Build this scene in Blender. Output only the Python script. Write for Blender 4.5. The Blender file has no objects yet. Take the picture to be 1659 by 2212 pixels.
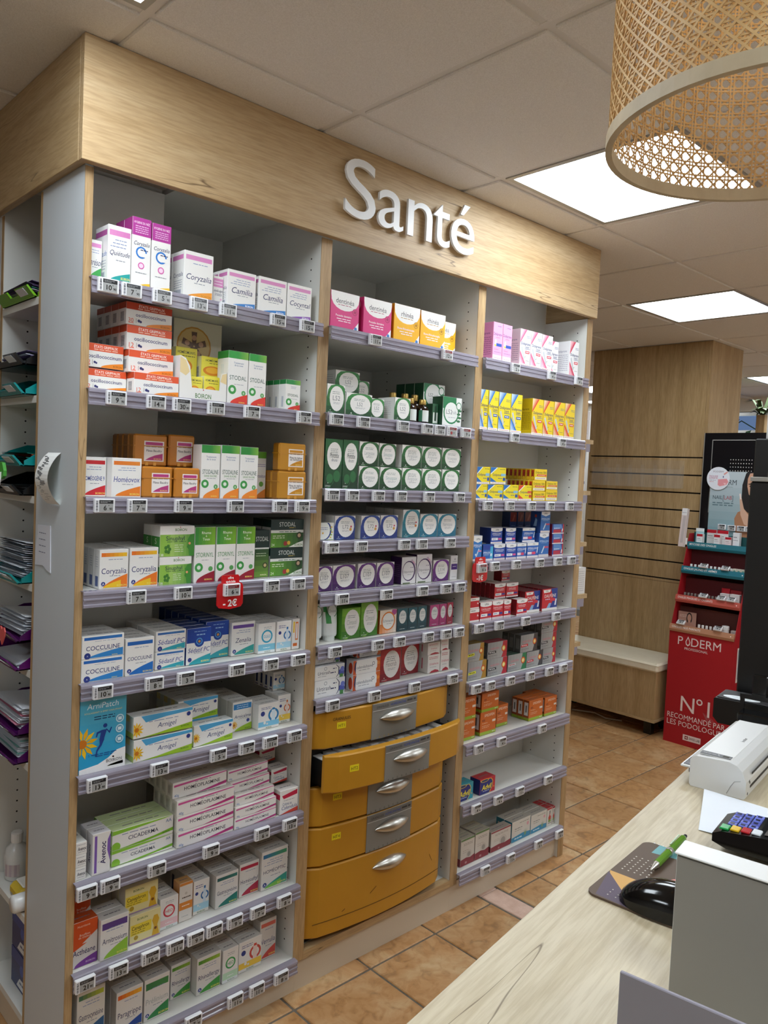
import bpy, math, random
from mathutils import Matrix, Vector
random.seed(7)
SC = bpy.context.scene
COL = SC.collection
PI = math.pi

# ---------------------------------------------------------------- camera
cam_d = bpy.data.cameras.new('camera'); cam = bpy.data.objects.new('camera', cam_d); COL.objects.link(cam)
CR = ((0.727782, -0.68433, 0.045008), (0.000837, 0.066514, 0.997785), (0.685808, 0.726133, -0.04898))  # right, up, forward
CP = (-0.70847, -1.78271, 1.5912)
cam.matrix_world = Matrix(((CR[0][0], CR[1][0], -CR[2][0], CP[0]), (CR[0][1], CR[1][1], -CR[2][1], CP[1]),
                           (CR[0][2], CR[1][2], -CR[2][2], CP[2]), (0, 0, 0, 1)))
cam_d.sensor_fit = 'VERTICAL'; cam_d.sensor_height = 24.0; cam_d.lens = 18.352; cam_d.clip_start = 0.02; cam_d.clip_end = 60
SC.cycles.transparent_max_bounces = 32
SC.camera = cam

# ---------------------------------------------------------------- world, exposure, light strengths
w = bpy.data.worlds.new('world'); SC.world = w; w.use_nodes = True
bg = w.node_tree.nodes['Background']; bg.inputs[0].default_value = (.20, .30, .52, 1); bg.inputs[1].default_value = .6
PANEL_EMIT = 16.0
SC.view_settings.view_transform = 'Standard'; SC.view_settings.look = 'None'
SC.view_settings.exposure = 0.0; SC.view_settings.gamma = 1.0; SC.view_settings.use_curve_mapping = False
H = 2.5459                                    # ceiling height
GX, GY, GP = 0.0688, -0.1578, 0.6             # ceiling grid origin and pitch
# ceiling light cells (i, j): the 600 mm tiles that are light panels; unseen ones are added for their light
LIGHT_CELLS = [(-1, -1), (2, -1), (5, 0), (10, 1), (-1, -4), (2, -4), (5, -3), (8, -2), (-4, -2), (8, -5), (10, 4), (12, 5), (11, -3)]

# ---------------------------------------------------------------- colour and material helpers
def lin(h):
    if not isinstance(h, str): return h
    h = h.lstrip('#')
    if len(h) == 3: h = ''.join(q * 2 for q in h)
    c = [int(h[i:i + 2], 16) / 255 for i in (0, 2, 4)]
    return tuple(x / 12.92 if x <= .04045 else ((x + .055) / 1.055) ** 2.4 for x in c)

def newmat(name):
    m = bpy.data.materials.new(name); m.use_nodes = True
    nt = m.node_tree
    return m, nt, nt.nodes['Principled BSDF'], nt.links.new

def plain(name, c, rough=.5, metal=0, **kw):
    m, nt, b, L = newmat(name)
    b.inputs['Base Color'].default_value = (*lin(c), 1); b.inputs['Roughness'].default_value = rough; b.inputs['Metallic'].default_value = metal
    for k, v in kw.items(): b.inputs[k.replace('_', ' ')].default_value = v
    return m

def printed(name, rough=.4, coat=0.0, **kw):
    m, nt, b, L = newmat(name)
    a = nt.nodes.new('ShaderNodeAttribute'); a.attribute_name = 'col'
    L(a.outputs['Color'], b.inputs['Base Color']); b.inputs['Roughness'].default_value = rough
    b.inputs['Coat Weight'].default_value = coat; b.inputs['Coat Roughness'].default_value = .2
    for k, v in kw.items(): b.inputs[k.replace('_', ' ')].default_value = v
    return m

def node(nt, t, **kw):
    n = nt.nodes.new(t)
    for k, v in kw.items(): setattr(n, k, v)
    return n

def ramp(nt, stops):
    r = nt.nodes.new('ShaderNodeValToRGB'); e = r.color_ramp.elements
    while len(e) < len(stops): e.new(.5)
    for x, (p, c) in zip(e, stops): x.position = p; x.color = (*lin(c), 1)
    return r

def wood(name, axis, light, mid, dark, crack=.6, scale=1.0, rough=.5, plank=True):
    """laminate oak: long soft grain, fine pores, a few dark cracks along the given axis"""
    m, nt, b, L = newmat(name)
    tc = node(nt, 'ShaderNodeTexCoord'); mp = node(nt, 'ShaderNodeMapping')
    s = [10 * scale] * 3; s[axis] = .55 * scale; mp.inputs['Scale'].default_value = s
    L(tc.outputs['Object'], mp.inputs['Vector'])
    n1 = node(nt, 'ShaderNodeTexNoise'); n1.inputs['Scale'].default_value = 1.3; n1.inputs['Detail'].default_value = 9; n1.inputs['Roughness'].default_value = .62; n1.inputs['Distortion'].default_value = .35
    L(mp.outputs[0], n1.inputs['Vector'])
    r1 = ramp(nt, [(.28, dark), (.46, mid), (.68, light)]); L(n1.outputs['Fac'], r1.inputs[0])
    mp2 = node(nt, 'ShaderNodeMapping'); s2 = [190 * scale] * 3; s2[axis] = 14 * scale; mp2.inputs['Scale'].default_value = s2
    L(tc.outputs['Object'], mp2.inputs['Vector'])
    n2 = node(nt, 'ShaderNodeTexNoise'); n2.inputs['Scale'].default_value = 1; n2.inputs['Detail'].default_value = 3; L(mp2.outputs[0], n2.inputs['Vector'])
    mx = node(nt, 'ShaderNodeMix', data_type='RGBA', blend_type='MULTIPLY'); mx.inputs['Factor'].default_value = .38
    r2 = ramp(nt, [(.35, '#c2b49c'), (.6, '#ffffff')]); L(n2.outputs['Fac'], r2.inputs[0])
    L(r1.outputs[0], mx.inputs[6]); L(r2.outputs[0], mx.inputs[7])
    mp3 = node(nt, 'ShaderNodeMapping'); s3 = [9 * scale] * 3; s3[axis] = .5 * scale; mp3.inputs['Scale'].default_value = s3; mp3.inputs['Location'].default_value = (3.1, 1.7, 5.2)
    L(tc.outputs['Object'], mp3.inputs['Vector'])
    n3 = node(nt, 'ShaderNodeTexNoise'); n3.inputs['Scale'].default_value = 1.1; n3.inputs['Detail'].default_value = 3; n3.inputs['Distortion'].default_value = .15; L(mp3.outputs[0], n3.inputs['Vector'])
    r3 = ramp(nt, [(.497, '#ffffff'), (.5, '#6a5334'), (.503, '#ffffff')]); L(n3.outputs['Fac'], r3.inputs[0])
    n4 = node(nt, 'ShaderNodeTexNoise'); n4.inputs['Scale'].default_value = 2.1; L(mp3.outputs[0], n4.inputs['Vector'])
    r4 = ramp(nt, [(.52, '#000000'), (.6, '#ffffff')]); L(n4.outputs['Fac'], r4.inputs[0])
    mul = node(nt, 'ShaderNodeMath', operation='MULTIPLY'); mul.inputs[1].default_value = crack; L(r4.outputs[0], mul.inputs[0])
    mx2 = node(nt, 'ShaderNodeMix', data_type='RGBA', blend_type='MULTIPLY'); L(mul.outputs[0], mx2.inputs['Factor'])
    L(mx.outputs[2], mx2.inputs[6]); L(r3.outputs[0], mx2.inputs[7]); L(mx2.outputs[2], b.inputs['Base Color'])
    b.inputs['Roughness'].default_value = rough
    bp = node(nt, 'ShaderNodeBump'); bp.inputs['Strength'].default_value = .12; bp.inputs['Distance'].default_value = .002
    L(n2.outputs['Fac'], bp.inputs['Height']); L(bp.outputs[0], b.inputs['Normal'])
    return m

M = {}
M['print'] = printed('carton_print', .42, .15)
M['matte_print'] = printed('matte_print', .6)
M['gloss_print'] = printed('gloss_plastic_print', .25, .2)
M['amber'] = printed('amber_plastic', .35, .2)
M['oak'] = wood('oak_laminate_along', 0, '#c9b08a', '#bc9f76', '#a98c62', .8)
M['oak_y'] = wood('oak_laminate_side', 1, '#c4ab85', '#b69a70', '#a3865c', .7)
M['oak_v'] = wood('oak_laminate_upright', 2, '#bfa37a', '#af9267', '#977a52', .25)
M['oak_edge'] = wood('oak_edge_band', 2, '#c4a67a', '#b3946a', '#94764e', .6, 1.6)
M['counter'] = wood('bleached_counter_laminate', 0, '#d2c6ac', '#c9bca0', '#bbac8c', .8, 1.0, .42)
M['white'] = plain('white_laminate', '#dddcd6', .45)
M['grey_panel'] = plain('grey_side_laminate', '#ccd2d6', .4)
M['plinth'] = plain('beige_plinth', '#d2c6b2', .5)
M['black'] = plain('black_plastic', '#0c0c0d', .35)
M['blackgloss'] = plain('black_gloss', '#060607', .12)
M['dark'] = plain('dark_recess', '#1a1512', .8)
M['steel'] = plain('brushed_steel', '#c9c7c0', .32, 1.0)
M['silver'] = plain('silver_paint', '#a9a8a2', .4, .3)
M['paper'] = plain('white_paper', '#eceff4', .7)
M['whiteplastic'] = plain('white_plastic', '#e6e6e4', .35)
M['gold'] = plain('gold_cap', '#c8a860', .3, .8)
M['glassbrown'] = plain('brown_bottle_glass', '#241208', .12)
M['letter'] = plain('white_sign_letter', '#eef0f2', .4)

def noise_color(name, stops, scale, rough=.8, bump=.3, detail=6, dist=.003, rnd=0.0):
    m, nt, b, L = newmat(name)
    tc = node(nt, 'ShaderNodeTexCoord'); vec = tc.outputs['Object']
    if rnd:
        oi = node(nt, 'ShaderNodeObjectInfo'); add = node(nt, 'ShaderNodeVectorMath', operation='ADD')
        sc_ = node(nt, 'ShaderNodeVectorMath', operation='SCALE'); sc_.inputs['Scale'].default_value = 37.0
        L(oi.outputs['Location'], sc_.inputs[0]); L(vec, add.inputs[0]); L(sc_.outputs[0], add.inputs[1]); vec = add.outputs[0]
    n = node(nt, 'ShaderNodeTexNoise'); n.inputs['Scale'].default_value = scale; n.inputs['Detail'].default_value = detail; n.inputs['Roughness'].default_value = .65; n.inputs['Distortion'].default_value = .6 if rnd else 0
    L(vec, n.inputs['Vector'])
    r = ramp(nt, stops); L(n.outputs['Fac'], r.inputs[0]); out = r.outputs[0]
    if rnd:
        n2 = node(nt, 'ShaderNodeTexNoise'); n2.inputs['Scale'].default_value = scale * 4; n2.inputs['Detail'].default_value = 8; n2.inputs['Distortion'].default_value = 1.2; L(vec, n2.inputs['Vector'])
        r2 = ramp(nt, [(.30, '#6e4a2a'), (.42, '#d9c4a4'), (.55, '#ffffff')]); L(n2.outputs['Fac'], r2.inputs[0])
        mx = node(nt, 'ShaderNodeMix', data_type='RGBA', blend_type='MULTIPLY'); mx.inputs['Factor'].default_value = .42
        L(out, mx.inputs[6]); L(r2.outputs[0], mx.inputs[7])
        hs = node(nt, 'ShaderNodeHueSaturation'); L(mx.outputs[2], hs.inputs['Color'])
        mr = node(nt, 'ShaderNodeMapRange'); mr.inputs['To Min'].default_value = 1 - rnd; mr.inputs['To Max'].default_value = 1 + rnd
        L(oi.outputs['Random'], mr.inputs['Value']); L(mr.outputs[0], hs.inputs['Value']); out = hs.outputs[0]
        n = n2
    L(out, b.inputs['Base Color']); b.inputs['Roughness'].default_value = rough
    bp = node(nt, 'ShaderNodeBump'); bp.inputs['Strength'].default_value = bump; bp.inputs['Distance'].default_value = dist
    L(n.outputs['Fac'], bp.inputs['Height']); L(bp.outputs[0], b.inputs['Normal'])
    return m
M['tile'] = noise_color('terracotta_tile', [(.3, '#ae8150'), (.5, '#bd9264'), (.7, '#ccae84')], 5, .42, .35, 8, .003, .10)
M['grout'] = noise_color('grey_grout', [(.3, '#5c564c'), (.7, '#746c60')], 60, .9)
M['pinktile'] = noise_color('pale_pink_tile', [(.3, '#c4a08c'), (.7, '#dcbfae')], 18, .5, .2)
M['ceiltile'] = noise_color('mineral_ceiling_tile', [(.35, '#dcd8d2'), (.65, '#ebe8e3')], 420, .95, .5, 2, .0015)
M['tbar'] = plain('ceiling_grid_bar', '#dcd8d2', .6)
M['wall'] = plain('painted_wall', '#ece9e3', .8)
M['drawer'] = noise_color('mustard_lacquer', [(.3, '#b9831f'), (.7, '#c08a24')], 6, .38, .05)
M['cane'] = noise_color('woven_cane', [(.3, '#c79d63'), (.7, '#e0bd86')], 30, .55, .2)
M['canerim'] = noise_color('wooden_hoop', [(.3, '#b3a285'), (.7, '#c8b798')], 12, .6, .1)
M['cushion'] = noise_color('cream_vinyl', [(.3, '#e2d8bf'), (.7, '#eae1ca')], 14, .45, .25)
def rail_mat():
    m, nt, b, L = newmat('lilac_clear_plastic')
    b.inputs['Base Color'].default_value = (*lin('#b9b3c2'), 1); b.inputs['Roughness'].default_value = .16
    b.inputs['Transmission Weight'].default_value = .5; b.inputs['IOR'].default_value = 1.35
    return m
M['rail'] = rail_mat()
m, nt, b, L = newmat('clear_acrylic'); b.inputs['Roughness'].default_value = .05; b.inputs['Base Color'].default_value = (.9, .9, .9, 1)
tr_ = node(nt, 'ShaderNodeBsdfTransparent'); tr_.inputs[0].default_value = (.985, .985, .98, 1); mxs = node(nt, 'ShaderNodeMixShader'); mxs.inputs[0].default_value = .035
L(tr_.outputs[0], mxs.inputs[1]); L(b.outputs[0], mxs.inputs[2]); L(mxs.outputs[0], nt.nodes['Material Output'].inputs['Surface'])
M['acrylic'] = m
m, nt, b, L = newmat('window_glass'); b.inputs['Base Color'].default_value = (.9, .95, 1, 1); b.inputs['Roughness'].default_value = .02; b.inputs['Transmission Weight'].default_value = 1; b.inputs['IOR'].default_value = 1.05
M['glass'] = m
def emit(name, c, s):
    m, nt, b, L = newmat(name)
    b.inputs['Base Color'].default_value = (.8, .8, .8, 1)
    b.inputs['Emission Color'].default_value = (*c, 1); b.inputs['Emission Strength'].default_value = s
    return m
M['bulb'] = emit('warm_bulb', (1.0, .86, .66), 14.0)
M['panel_light'] = emit('led_panel_diffuser', (.87, .96, 1.03), PANEL_EMIT)

# ---------------------------------------------------------------- mesh builder
class MB:
    def __init__(s): s.v = []; s.f = []; s.c = []; s.m = []
    def face(s, pts, col=(.8, .8, .8), mat=0):
        i = len(s.v); s.v += [tuple(p) for p in pts]; s.f.append(tuple(range(i, i + len(pts)))); s.c.append(lin(col)); s.m.append(mat)
    def mesh(s, vs, fs, col=(.8, .8, .8), mat=0):
        i = len(s.v); s.v += [tuple(p) for p in vs]; col = lin(col)
        for f in fs: s.f.append(tuple(k + i for k in f)); s.c.append(col); s.m.append(mat)
    def box(s, x0, y0, z0, x1, y1, z1, col=(.8, .8, .8), mat=0, ch=0, cols=None):
        """box, optionally chamfered; cols = dict(front,left,top,right,back,bottom)"""
        cols = cols or {}
        g = lambda k: lin(cols.get(k, col))
        c = ch
        X = (x0, x1); Y = (y0, y1); Z = (z0, z1)
        if not c:
            i = len(s.v); s.v += [(x, y, z) for z in Z for y in Y for x in X]
            for k, f in (('front', (0, 1, 5, 4)), ('back', (3, 2, 6, 7)), ('left', (2, 0, 4, 6)), ('right', (1, 3, 7, 5)), ('bottom', (2, 3, 1, 0)), ('top', (4, 5, 7, 6))):
                s.f.append(tuple(i + q for q in f)); s.c.append(g(k)); s.m.append(mat)
            return
        V = {}; i = len(s.v)
        for a in (0, 1):
            for b_ in (0, 1):
                for d in (0, 1):
                    px, py, pz = X[a], Y[b_], Z[d]; sx, sy, sz = (c if a == 0 else -c), (c if b_ == 0 else -c), (c if d == 0 else -c)
                    V[a, b_, d, 0] = len(s.v); s.v.append((px, py + sy, pz + sz))
                    V[a, b_, d, 1] = len(s.v); s.v.append((px + sx, py, pz + sz))
                    V[a, b_, d, 2] = len(s.v); s.v.append((px + sx, py + sy, pz))
        def add(f, k): s.f.append(tuple(f)); s.c.append(g(k)); s.m.append(mat)
        add([V[0, 0, 0, 1], V[1, 0, 0, 1], V[1, 0, 1, 1], V[0, 0, 1, 1]], 'front'); add([V[1, 1, 0, 1], V[0, 1, 0, 1], V[0, 1, 1, 1], V[1, 1, 1, 1]], 'back')
        add([V[0, 1, 0, 0], V[0, 0, 0, 0], V[0, 0, 1, 0], V[0, 1, 1, 0]], 'left'); add([V[1, 0, 0, 0], V[1, 1, 0, 0], V[1, 1, 1, 0], V[1, 0, 1, 0]], 'right')
        add([V[0, 0, 1, 2], V[1, 0, 1, 2], V[1, 1, 1, 2], V[0, 1, 1, 2]], 'top'); add([V[0, 1, 0, 2], V[1, 1, 0, 2], V[1, 0, 0, 2], V[0, 0, 0, 2]], 'bottom')
        for d in (0, 1):
            e = 'top' if d else 'bottom'
            for b_ in (0, 1): 
                f = [V[0, b_, d, 1], V[1, b_, d, 1], V[1, b_, d, 2], V[0, b_, d, 2]]; add(f if (b_ == 0) == (d == 1) else f[::-1], 'front' if b_ == 0 else 'back')
            for a in (0, 1):
                f = [V[a, 1, d, 0], V[a, 0, d, 0], V[a, 0, d, 2], V[a, 1, d, 2]]; add(f if (a == 0) == (d == 1) else f[::-1], 'left' if a == 0 else 'right')
        for a in (0, 1):
            for b_ in (0, 1):
                f = [V[a, b_, 0, 0], V[a, b_, 0, 1], V[a, b_, 1, 1], V[a, b_, 1, 0]]; add(f if (a == b_) else f[::-1], 'front' if b_ == 0 else 'back')
                for d in (0, 1):
                    f = [V[a, b_, d, 0], V[a, b_, d, 1], V[a, b_, d, 2]]; add(f if ((a + b_ + d) % 2 == 1) else f[::-1], 'top' if d else 'bottom')
    def lathe(s, prof, cx=0, cy=0, n=16, col=(.8, .8, .8), mat=0, sy=1.0, cols=None):
        """prof: list of (r, z) bottom to top"""
        i = len(s.v)
        for r, z in prof:
            for k in range(n):
                a = 2 * PI * k / n; s.v.append((cx + r * math.cos(a), cy + r * math.sin(a) * sy, z))
        for j in range(len(prof) - 1):
            cc = lin(cols[j]) if cols else lin(col)
            for k in range(n):
                k2 = (k + 1) % n; s.f.append((i + j * n + k, i + j * n + k2, i + (j + 1) * n + k2, i + (j + 1) * n + k)); s.c.append(cc); s.m.append(mat)
        s.f.append(tuple(i + k for k in range(n))[::-1]); s.c.append(lin(cols[0] if cols else col)); s.m.append(mat)
        j = len(prof) - 1; s.f.append(tuple(i + j * n + k for k in range(n))); s.c.append(lin(cols[-1] if cols else col)); s.m.append(mat)
    def tube(s, path, r, n=6, col=(.8, .8, .8), mat=0):
        i = len(s.v); P = [Vector(p) for p in path]
        for q, p in enumerate(P):
            t = (P[min(q + 1, len(P) - 1)] - P[max(q - 1, 0)]).normalized()
            a = t.cross(Vector((0, 0, 1)) if abs(t.z) < .9 else Vector((1, 0, 0))).normalized(); b_ = t.cross(a)
            for k in range(n):
                an = 2 * PI * k / n; s.v.append(tuple(p + (a * math.cos(an) + b_ * math.sin(an)) * r))
        for q in range(len(P) - 1):
            for k in range(n):
                k2 = (k + 1) % n; s.f.append((i + q * n + k, i + q * n + k2, i + (q + 1) * n + k2, i + (q + 1) * n + k)); s.c.append(lin(col)); s.m.append(mat)
        s.f.append(tuple(i + k for k in range(n))); s.c.append(lin(col)); s.m.append(mat)
        j = len(P) - 1; s.f.append(tuple(i + j * n + k for k in range(n))); s.c.append(lin(col)); s.m.append(mat)
    def prism(s, pts, z0, z1, col=(.8, .8, .8), mat=0, ax=2):
        """extrude 2-D polygon; ax=2: (x,y) up z; ax=1: (x,z) along y; ax=0: (y,z) along x"""
        def P(p, t): return (p[0], p[1], t) if ax == 2 else ((p[0], t, p[1]) if ax == 1 else (t, p[0], p[1]))
        n = len(pts); i = len(s.v); s.v += [P(p, z0) for p in pts] + [P(p, z1) for p in pts]
        fs = [tuple(range(n))[::-1], tuple(range(n, 2 * n))] + [(k, (k + 1) % n, n + (k + 1) % n, n + k) for k in range(n)]
        for f in fs: s.f.append(tuple(i + q for q in f)); s.c.append(lin(col)); s.m.append(mat)
    def xform(s, Mx, start=0):
        for k in range(start, len(s.v)): s.v[k] = tuple(Mx @ Vector(s.v[k]))
    def data(s, name, smooth=False):
        me = bpy.data.meshes.new(name); me.from_pydata(s.v, [], s.f)
        at = me.attributes.new('col', 'FLOAT_COLOR', 'CORNER')
        buf = []
        for f, c in zip(s.f, s.c): buf += [c[0], c[1], c[2], 1.0] * len(f)
        at.data.foreach_set('color', buf)
        me.polygons.foreach_set('material_index', s.m)
        if smooth: me.polygons.foreach_set('use_smooth', [True] * len(s.f))
        return me

def put(name, mb, mats, parent=None, loc=None, rotz=0, smooth=False, **props):
    me = mb.data(name, smooth) if isinstance(mb, MB) else mb
    if not me.materials:
        for m in (mats if isinstance(mats, (list, tuple)) else [mats]): me.materials.append(M[m] if isinstance(m, str) else m)
    o = bpy.data.objects.new(name, me); COL.objects.link(o)
    if loc is not None: o.location = loc
    o.rotation_euler[2] = rotz
    if parent: o.parent = parent
    for k, v in props.items(): o[k] = v
    return o
def thing(name, label, cat, loc=(0, 0, 0), rotz=0, group=None):
    o = bpy.data.objects.new(name, None); COL.objects.link(o); o.location = loc; o.rotation_euler[2] = rotz
    o.empty_display_size = .05; o['label'] = label; o['category'] = cat
    if group: o['group'] = group
    return o
def tag(o, label, cat, group=None):
    o['label'] = label; o['category'] = cat
    if group: o['group'] = group
    return o
def bx(*a, **k):
    m = MB(); m.box(*a, **k); return m
def dup(o, parent=None):
    c = o.copy(); COL.objects.link(c)
    if parent: c.parent = parent
    return c

# ---------------------------------------------------------------- flat lettering
_tc = {}
def glyphs(txt, bold=0.0):
    k = (txt, bold)
    if k not in _tc:
        cu = bpy.data.curves.new('t', 'FONT'); cu.body = txt; cu.resolution_u = 4 if len(txt) < 4 else (3 if len(txt) < 10 else 2); cu.offset = bold
        o = bpy.data.objects.new('t', cu); me = bpy.data.meshes.new_from_object(o)
        v = [(p.co.x, p.co.y) for p in me.vertices]; f = [tuple(p.vertices) for p in me.polygons]
        bpy.data.objects.remove(o); bpy.data.meshes.remove(me); bpy.data.curves.remove(cu)
        x0 = min((p[0] for p in v), default=0); x1 = max((p[0] for p in v), default=1)
        _tc[k] = ([(p[0] - x0, p[1]) for p in v], f, x1 - x0)
    return _tc[k]
CAP = .73

class Art:
    """flat print on a face: O bottom-left corner, R right, U up, N outward; coordinates 0..1"""
    def __init__(s, mb, O, R, U, N, w, h, mat=0, eps=.00004):
        s.mb, s.O, s.R, s.U, s.N, s.w, s.h, s.mat, s.k, s.eps = mb, Vector(O), Vector(R), Vector(U), Vector(N), w, h, mat, 1, eps
    def P(s, x, y): return s.O + s.R * (x * s.w) + s.U * (y * s.h) + s.N * (s.k * s.eps)
    def p(s, pts, c):
        for ax in (0, 1):
            for lo in (True, False):
                lim = 0 if lo else 1; ins = (lambda q: q[ax] >= -1e-9) if lo else (lambda q: q[ax] <= 1 + 1e-9); out = []
                for i in range(len(pts)):
                    a, b_ = pts[i - 1], pts[i]
                    if ins(a) != ins(b_): t = (lim - a[ax]) / (b_[ax] - a[ax]); out.append((a[0] + (b_[0] - a[0]) * t, a[1] + (b_[1] - a[1]) * t))
                    if ins(b_): out.append(b_)
                pts = out
                if len(pts) < 3: return
        s.mb.face([s.P(x, y) for x, y in pts], c, s.mat); s.k = min(s.k + 1, 34)
    def r(s, x0, y0, x1, y1, c): s.p([(x0, y0), (x1, y0), (x1, y1), (x0, y1)], c)
    def g(s, x0, y0, x1, y1, c1, c2, n=6):
        a, b_ = lin(c1), lin(c2)
        for i in range(n):
            t = (i + .5) / n; s.mb.face([s.P(x, y) for x, y in ((x0 + (x1 - x0) * i / n, y0), (x0 + (x1 - x0) * (i + 1) / n, y0), (x0 + (x1 - x0) * (i + 1) / n, y1), (x0 + (x1 - x0) * i / n, y1))], tuple(a[q] + (b_[q] - a[q]) * t for q in range(3)), s.mat)
        s.k = min(s.k + 1, 34)
    def gv(s, x0, y0, x1, y1, c1, c2, n=5):
        a, b_ = lin(c1), lin(c2)
        for i in range(n):
            t = (i + .5) / n; s.mb.face([s.P(x, y) for x, y in ((x0, y0 + (y1 - y0) * i / n), (x1, y0 + (y1 - y0) * i / n), (x1, y0 + (y1 - y0) * (i + 1) / n), (x0, y0 + (y1 - y0) * (i + 1) / n))], tuple(a[q] + (b_[q] - a[q]) * t for q in range(3)), s.mat)
        s.k = min(s.k + 1, 34)
    def e(s, cx, cy, rx, c, ry=None, n=18, egg=0):
        ry = rx * s.w / s.h if ry is None else ry
        s.p([(cx + rx * math.cos(2 * PI * i / n) * (1 + egg * math.sin(2 * PI * i / n)), cy + ry * math.sin(2 * PI * i / n)) for i in range(n)], c)
    def ring(s, cx, cy, rx, c, ci, t=.75): s.e(cx, cy, rx, c); s.e(cx, cy, rx * t, ci)
    def t(s, txt, cx, cy, hh, c, mw=.9, b=0.0, sh=0.0, al='c', rot=False):
        v, f, wd = glyphs(txt, b); k = hh * (s.w if rot else s.h) / CAP; W = s.h if rot else s.w
        kx = min(k, mw * W / max(wd, .01)); c = lin(c); off = -wd * kx / 2 if al == 'c' else (0 if al == 'l' else -wd * kx)
        pts = []
        for x, y in v:
            X = off + x * kx + sh * y * k; Y = y * k - CAP * k / 2
            if rot: X, Y = -Y, X
            pts.append(s.O + s.R * (cx * s.w + X) + s.U * (cy * s.h + Y) + s.N * (s.k * s.eps))
        s.mb.mesh(pts, f, c, s.mat); s.k = min(s.k + 1, 34)
    def l(s, x0, x1, y, c='#8a8d98', th=.018, seed=0):
        rr = random.Random(int(x0 * 977 + y * 7919 + seed)); x = x0
        while x < x1 - .01:
            d = min(rr.uniform(.06, .17), x1 - x); s.mb.face([s.P(a, q) for a, q in ((x, y), (x + d, y), (x + d, y + th), (x, y + th))], c, s.mat); x += d + .025
        s.k = min(s.k + 1, 34)
    def sw(s, c, x0=.05, h=.3, x1=1.0, pw=.65, y0=0.0):
        pts = [(x0, y0)] + [(x1, y0)] + [(x0 + (x1 - x0) * t, y0 + h * t ** pw) for t in (1, .8, .6, .42, .26, .13, .05)]
        s.p(pts, c)

# ---------------------------------------------------------------- carton designs
W_ = '#eceae6'; NAVY = '#1e2a5c'; GREY = '#8d909a'; BLU = '#1c5fae'; GR = '#2f9a3e'
DS = {}
def D(k, desc, front, side, top, art, left=None, mat='print', name='medicine_carton', cat='carton'):
    DS[k] = (desc, front, side, top, art, left, mat, name, cat)
def boi(title, band, band2, swc, sub=2, bcol=NAVY, badge=True, th=.15, ty=.46, b=0, sh=.12, sw2=None, bandy=(.82, .92), mk='#f2e36a', tcol=NAVY, pw=.65, swh=.3):
    def f(A):
        A.g(.05, bandy[0], .95, bandy[1], band, band2)
        for i in range(sub): A.l(.3 - .1 * i, .8, .74 - .06 * i, '#7f8fb8', .015)
        A.t(title, .5, ty, th, tcol, .88, b, sh); A.l(.35, .75, ty - .14, GREY, .015)
        A.sw(swc, .12, swh, .98, pw, .03)
        if sw2: A.sw(sw2, .12, swh * .55, .75, pw, .03)
        A.t('BOIRON', .78, .08, .05, mk, .4, .01)
        if badge: A.e(.13, .13, .075, '#2a3a86'); A.t('A', .13, .13, .07, '#e8ecf6', .1)
    return f
def boil(band, name='', c=NAVY):
    def f(A):
        A.r(.0, .82, .92, .92, band)
        if name: A.t(name, .5, .5, .1, c, .8, 0, .1)
        for i in range(4): A.l(.15, .85, .62 - .05 * i if not name else .36 - .05 * i, '#9aa0ad', .015)
        A.r(.2, .06, .8, .17, '#c9ccd6')
        for q in range(6): A.r(.24 + q * .09, .07, .27 + q * .09, .16, '#333a4d')
    return f
def barl(band=None):
    def f(A):
        if band: A.r(0, .72, 1, 1, band)
        A.r(.25, .14, .75, .6, '#d6d6d6')
        for q in range(7): A.r(.28, .17 + q * .06, .72, .195 + q * .06, '#30303a')
    return f
PK = '#d98cc0'
D('faresol', 'small white carton, pink band, green swoosh', W_, W_, '#f0eef0', boi('Farésol', PK, PK, '#3f9f4f', 2, badge=False, th=.17, sh=.25))
D('quietude', 'tall white carton, pink band, teal swoosh', W_, W_, '#f0eef0', boi('Quiétude', PK, '#cf79b4', '#1f9e9a', 3, badge=False, th=.09, ty=.52, sh=.25, swh=.16), boil('#b45a9a', 'Quiétude', BLU))
def _spray(A):
    A.r(0, .74, 1, 1, '#b23a97'); A.t('HYGIENE DU NEZ', .5, .93, .035, '#f4dff0', .85, .01)
    for i in range(4): A.l(.15, .85, .87 - .03 * i, '#e7bfe0', .012)
    A.t('Coryzalia', .5, .63, .06, NAVY, .85, 0, .25); A.ring(.5, .5, .3, '#2a78c8', W_, .72); A.r(.45, .44, .85, .5, W_); A.l(.45, .85, .53, NAVY, .014)
    A.ring(.5, .31, .17, '#d25aa6', '#f0cfe4', .7); A.l(.2, .8, .2, GREY, .01); A.sw('#f0c020', .3, .07, 1, .5)
D('spray', 'tall white spray carton with magenta top', W_, W_, '#a83a90', _spray, lambda A: (A.r(0, .74, 1, 1, '#a0307f'), A.l(.1, .9, .6, GREY, .012)))
D('coryzpink', 'wide white carton, pink band, orange swoosh', W_, W_, '#f0eef0', boi('Coryzalia', PK, '#d884bf', '#f09a1e', 1, badge=False, th=.13, sh=.25, swh=.16, mk='#c98500'), boil('#cf79b4', 'Coryzalia'))
def _cham(A): A.r(0, .62, 1, .92, PK); A.l(.1, .9, .8, '#f6e6f0', .03); A.l(.1, .9, .7, '#f6e6f0', .03); A.t('amomilla vulgaris', .5, .5, .1, NAVY, .9, 0, .2); A.t('CP BOIRON', .5, .36, .09, NAVY, .7, 0, .2); A.sw('#3d8fd0', .3, .14); A.e(.8, .2, .1, '#e8b8d4')
D('chamo', 'small white carton, pink heading, blue swoosh', W_, W_, W_, _cham)
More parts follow.
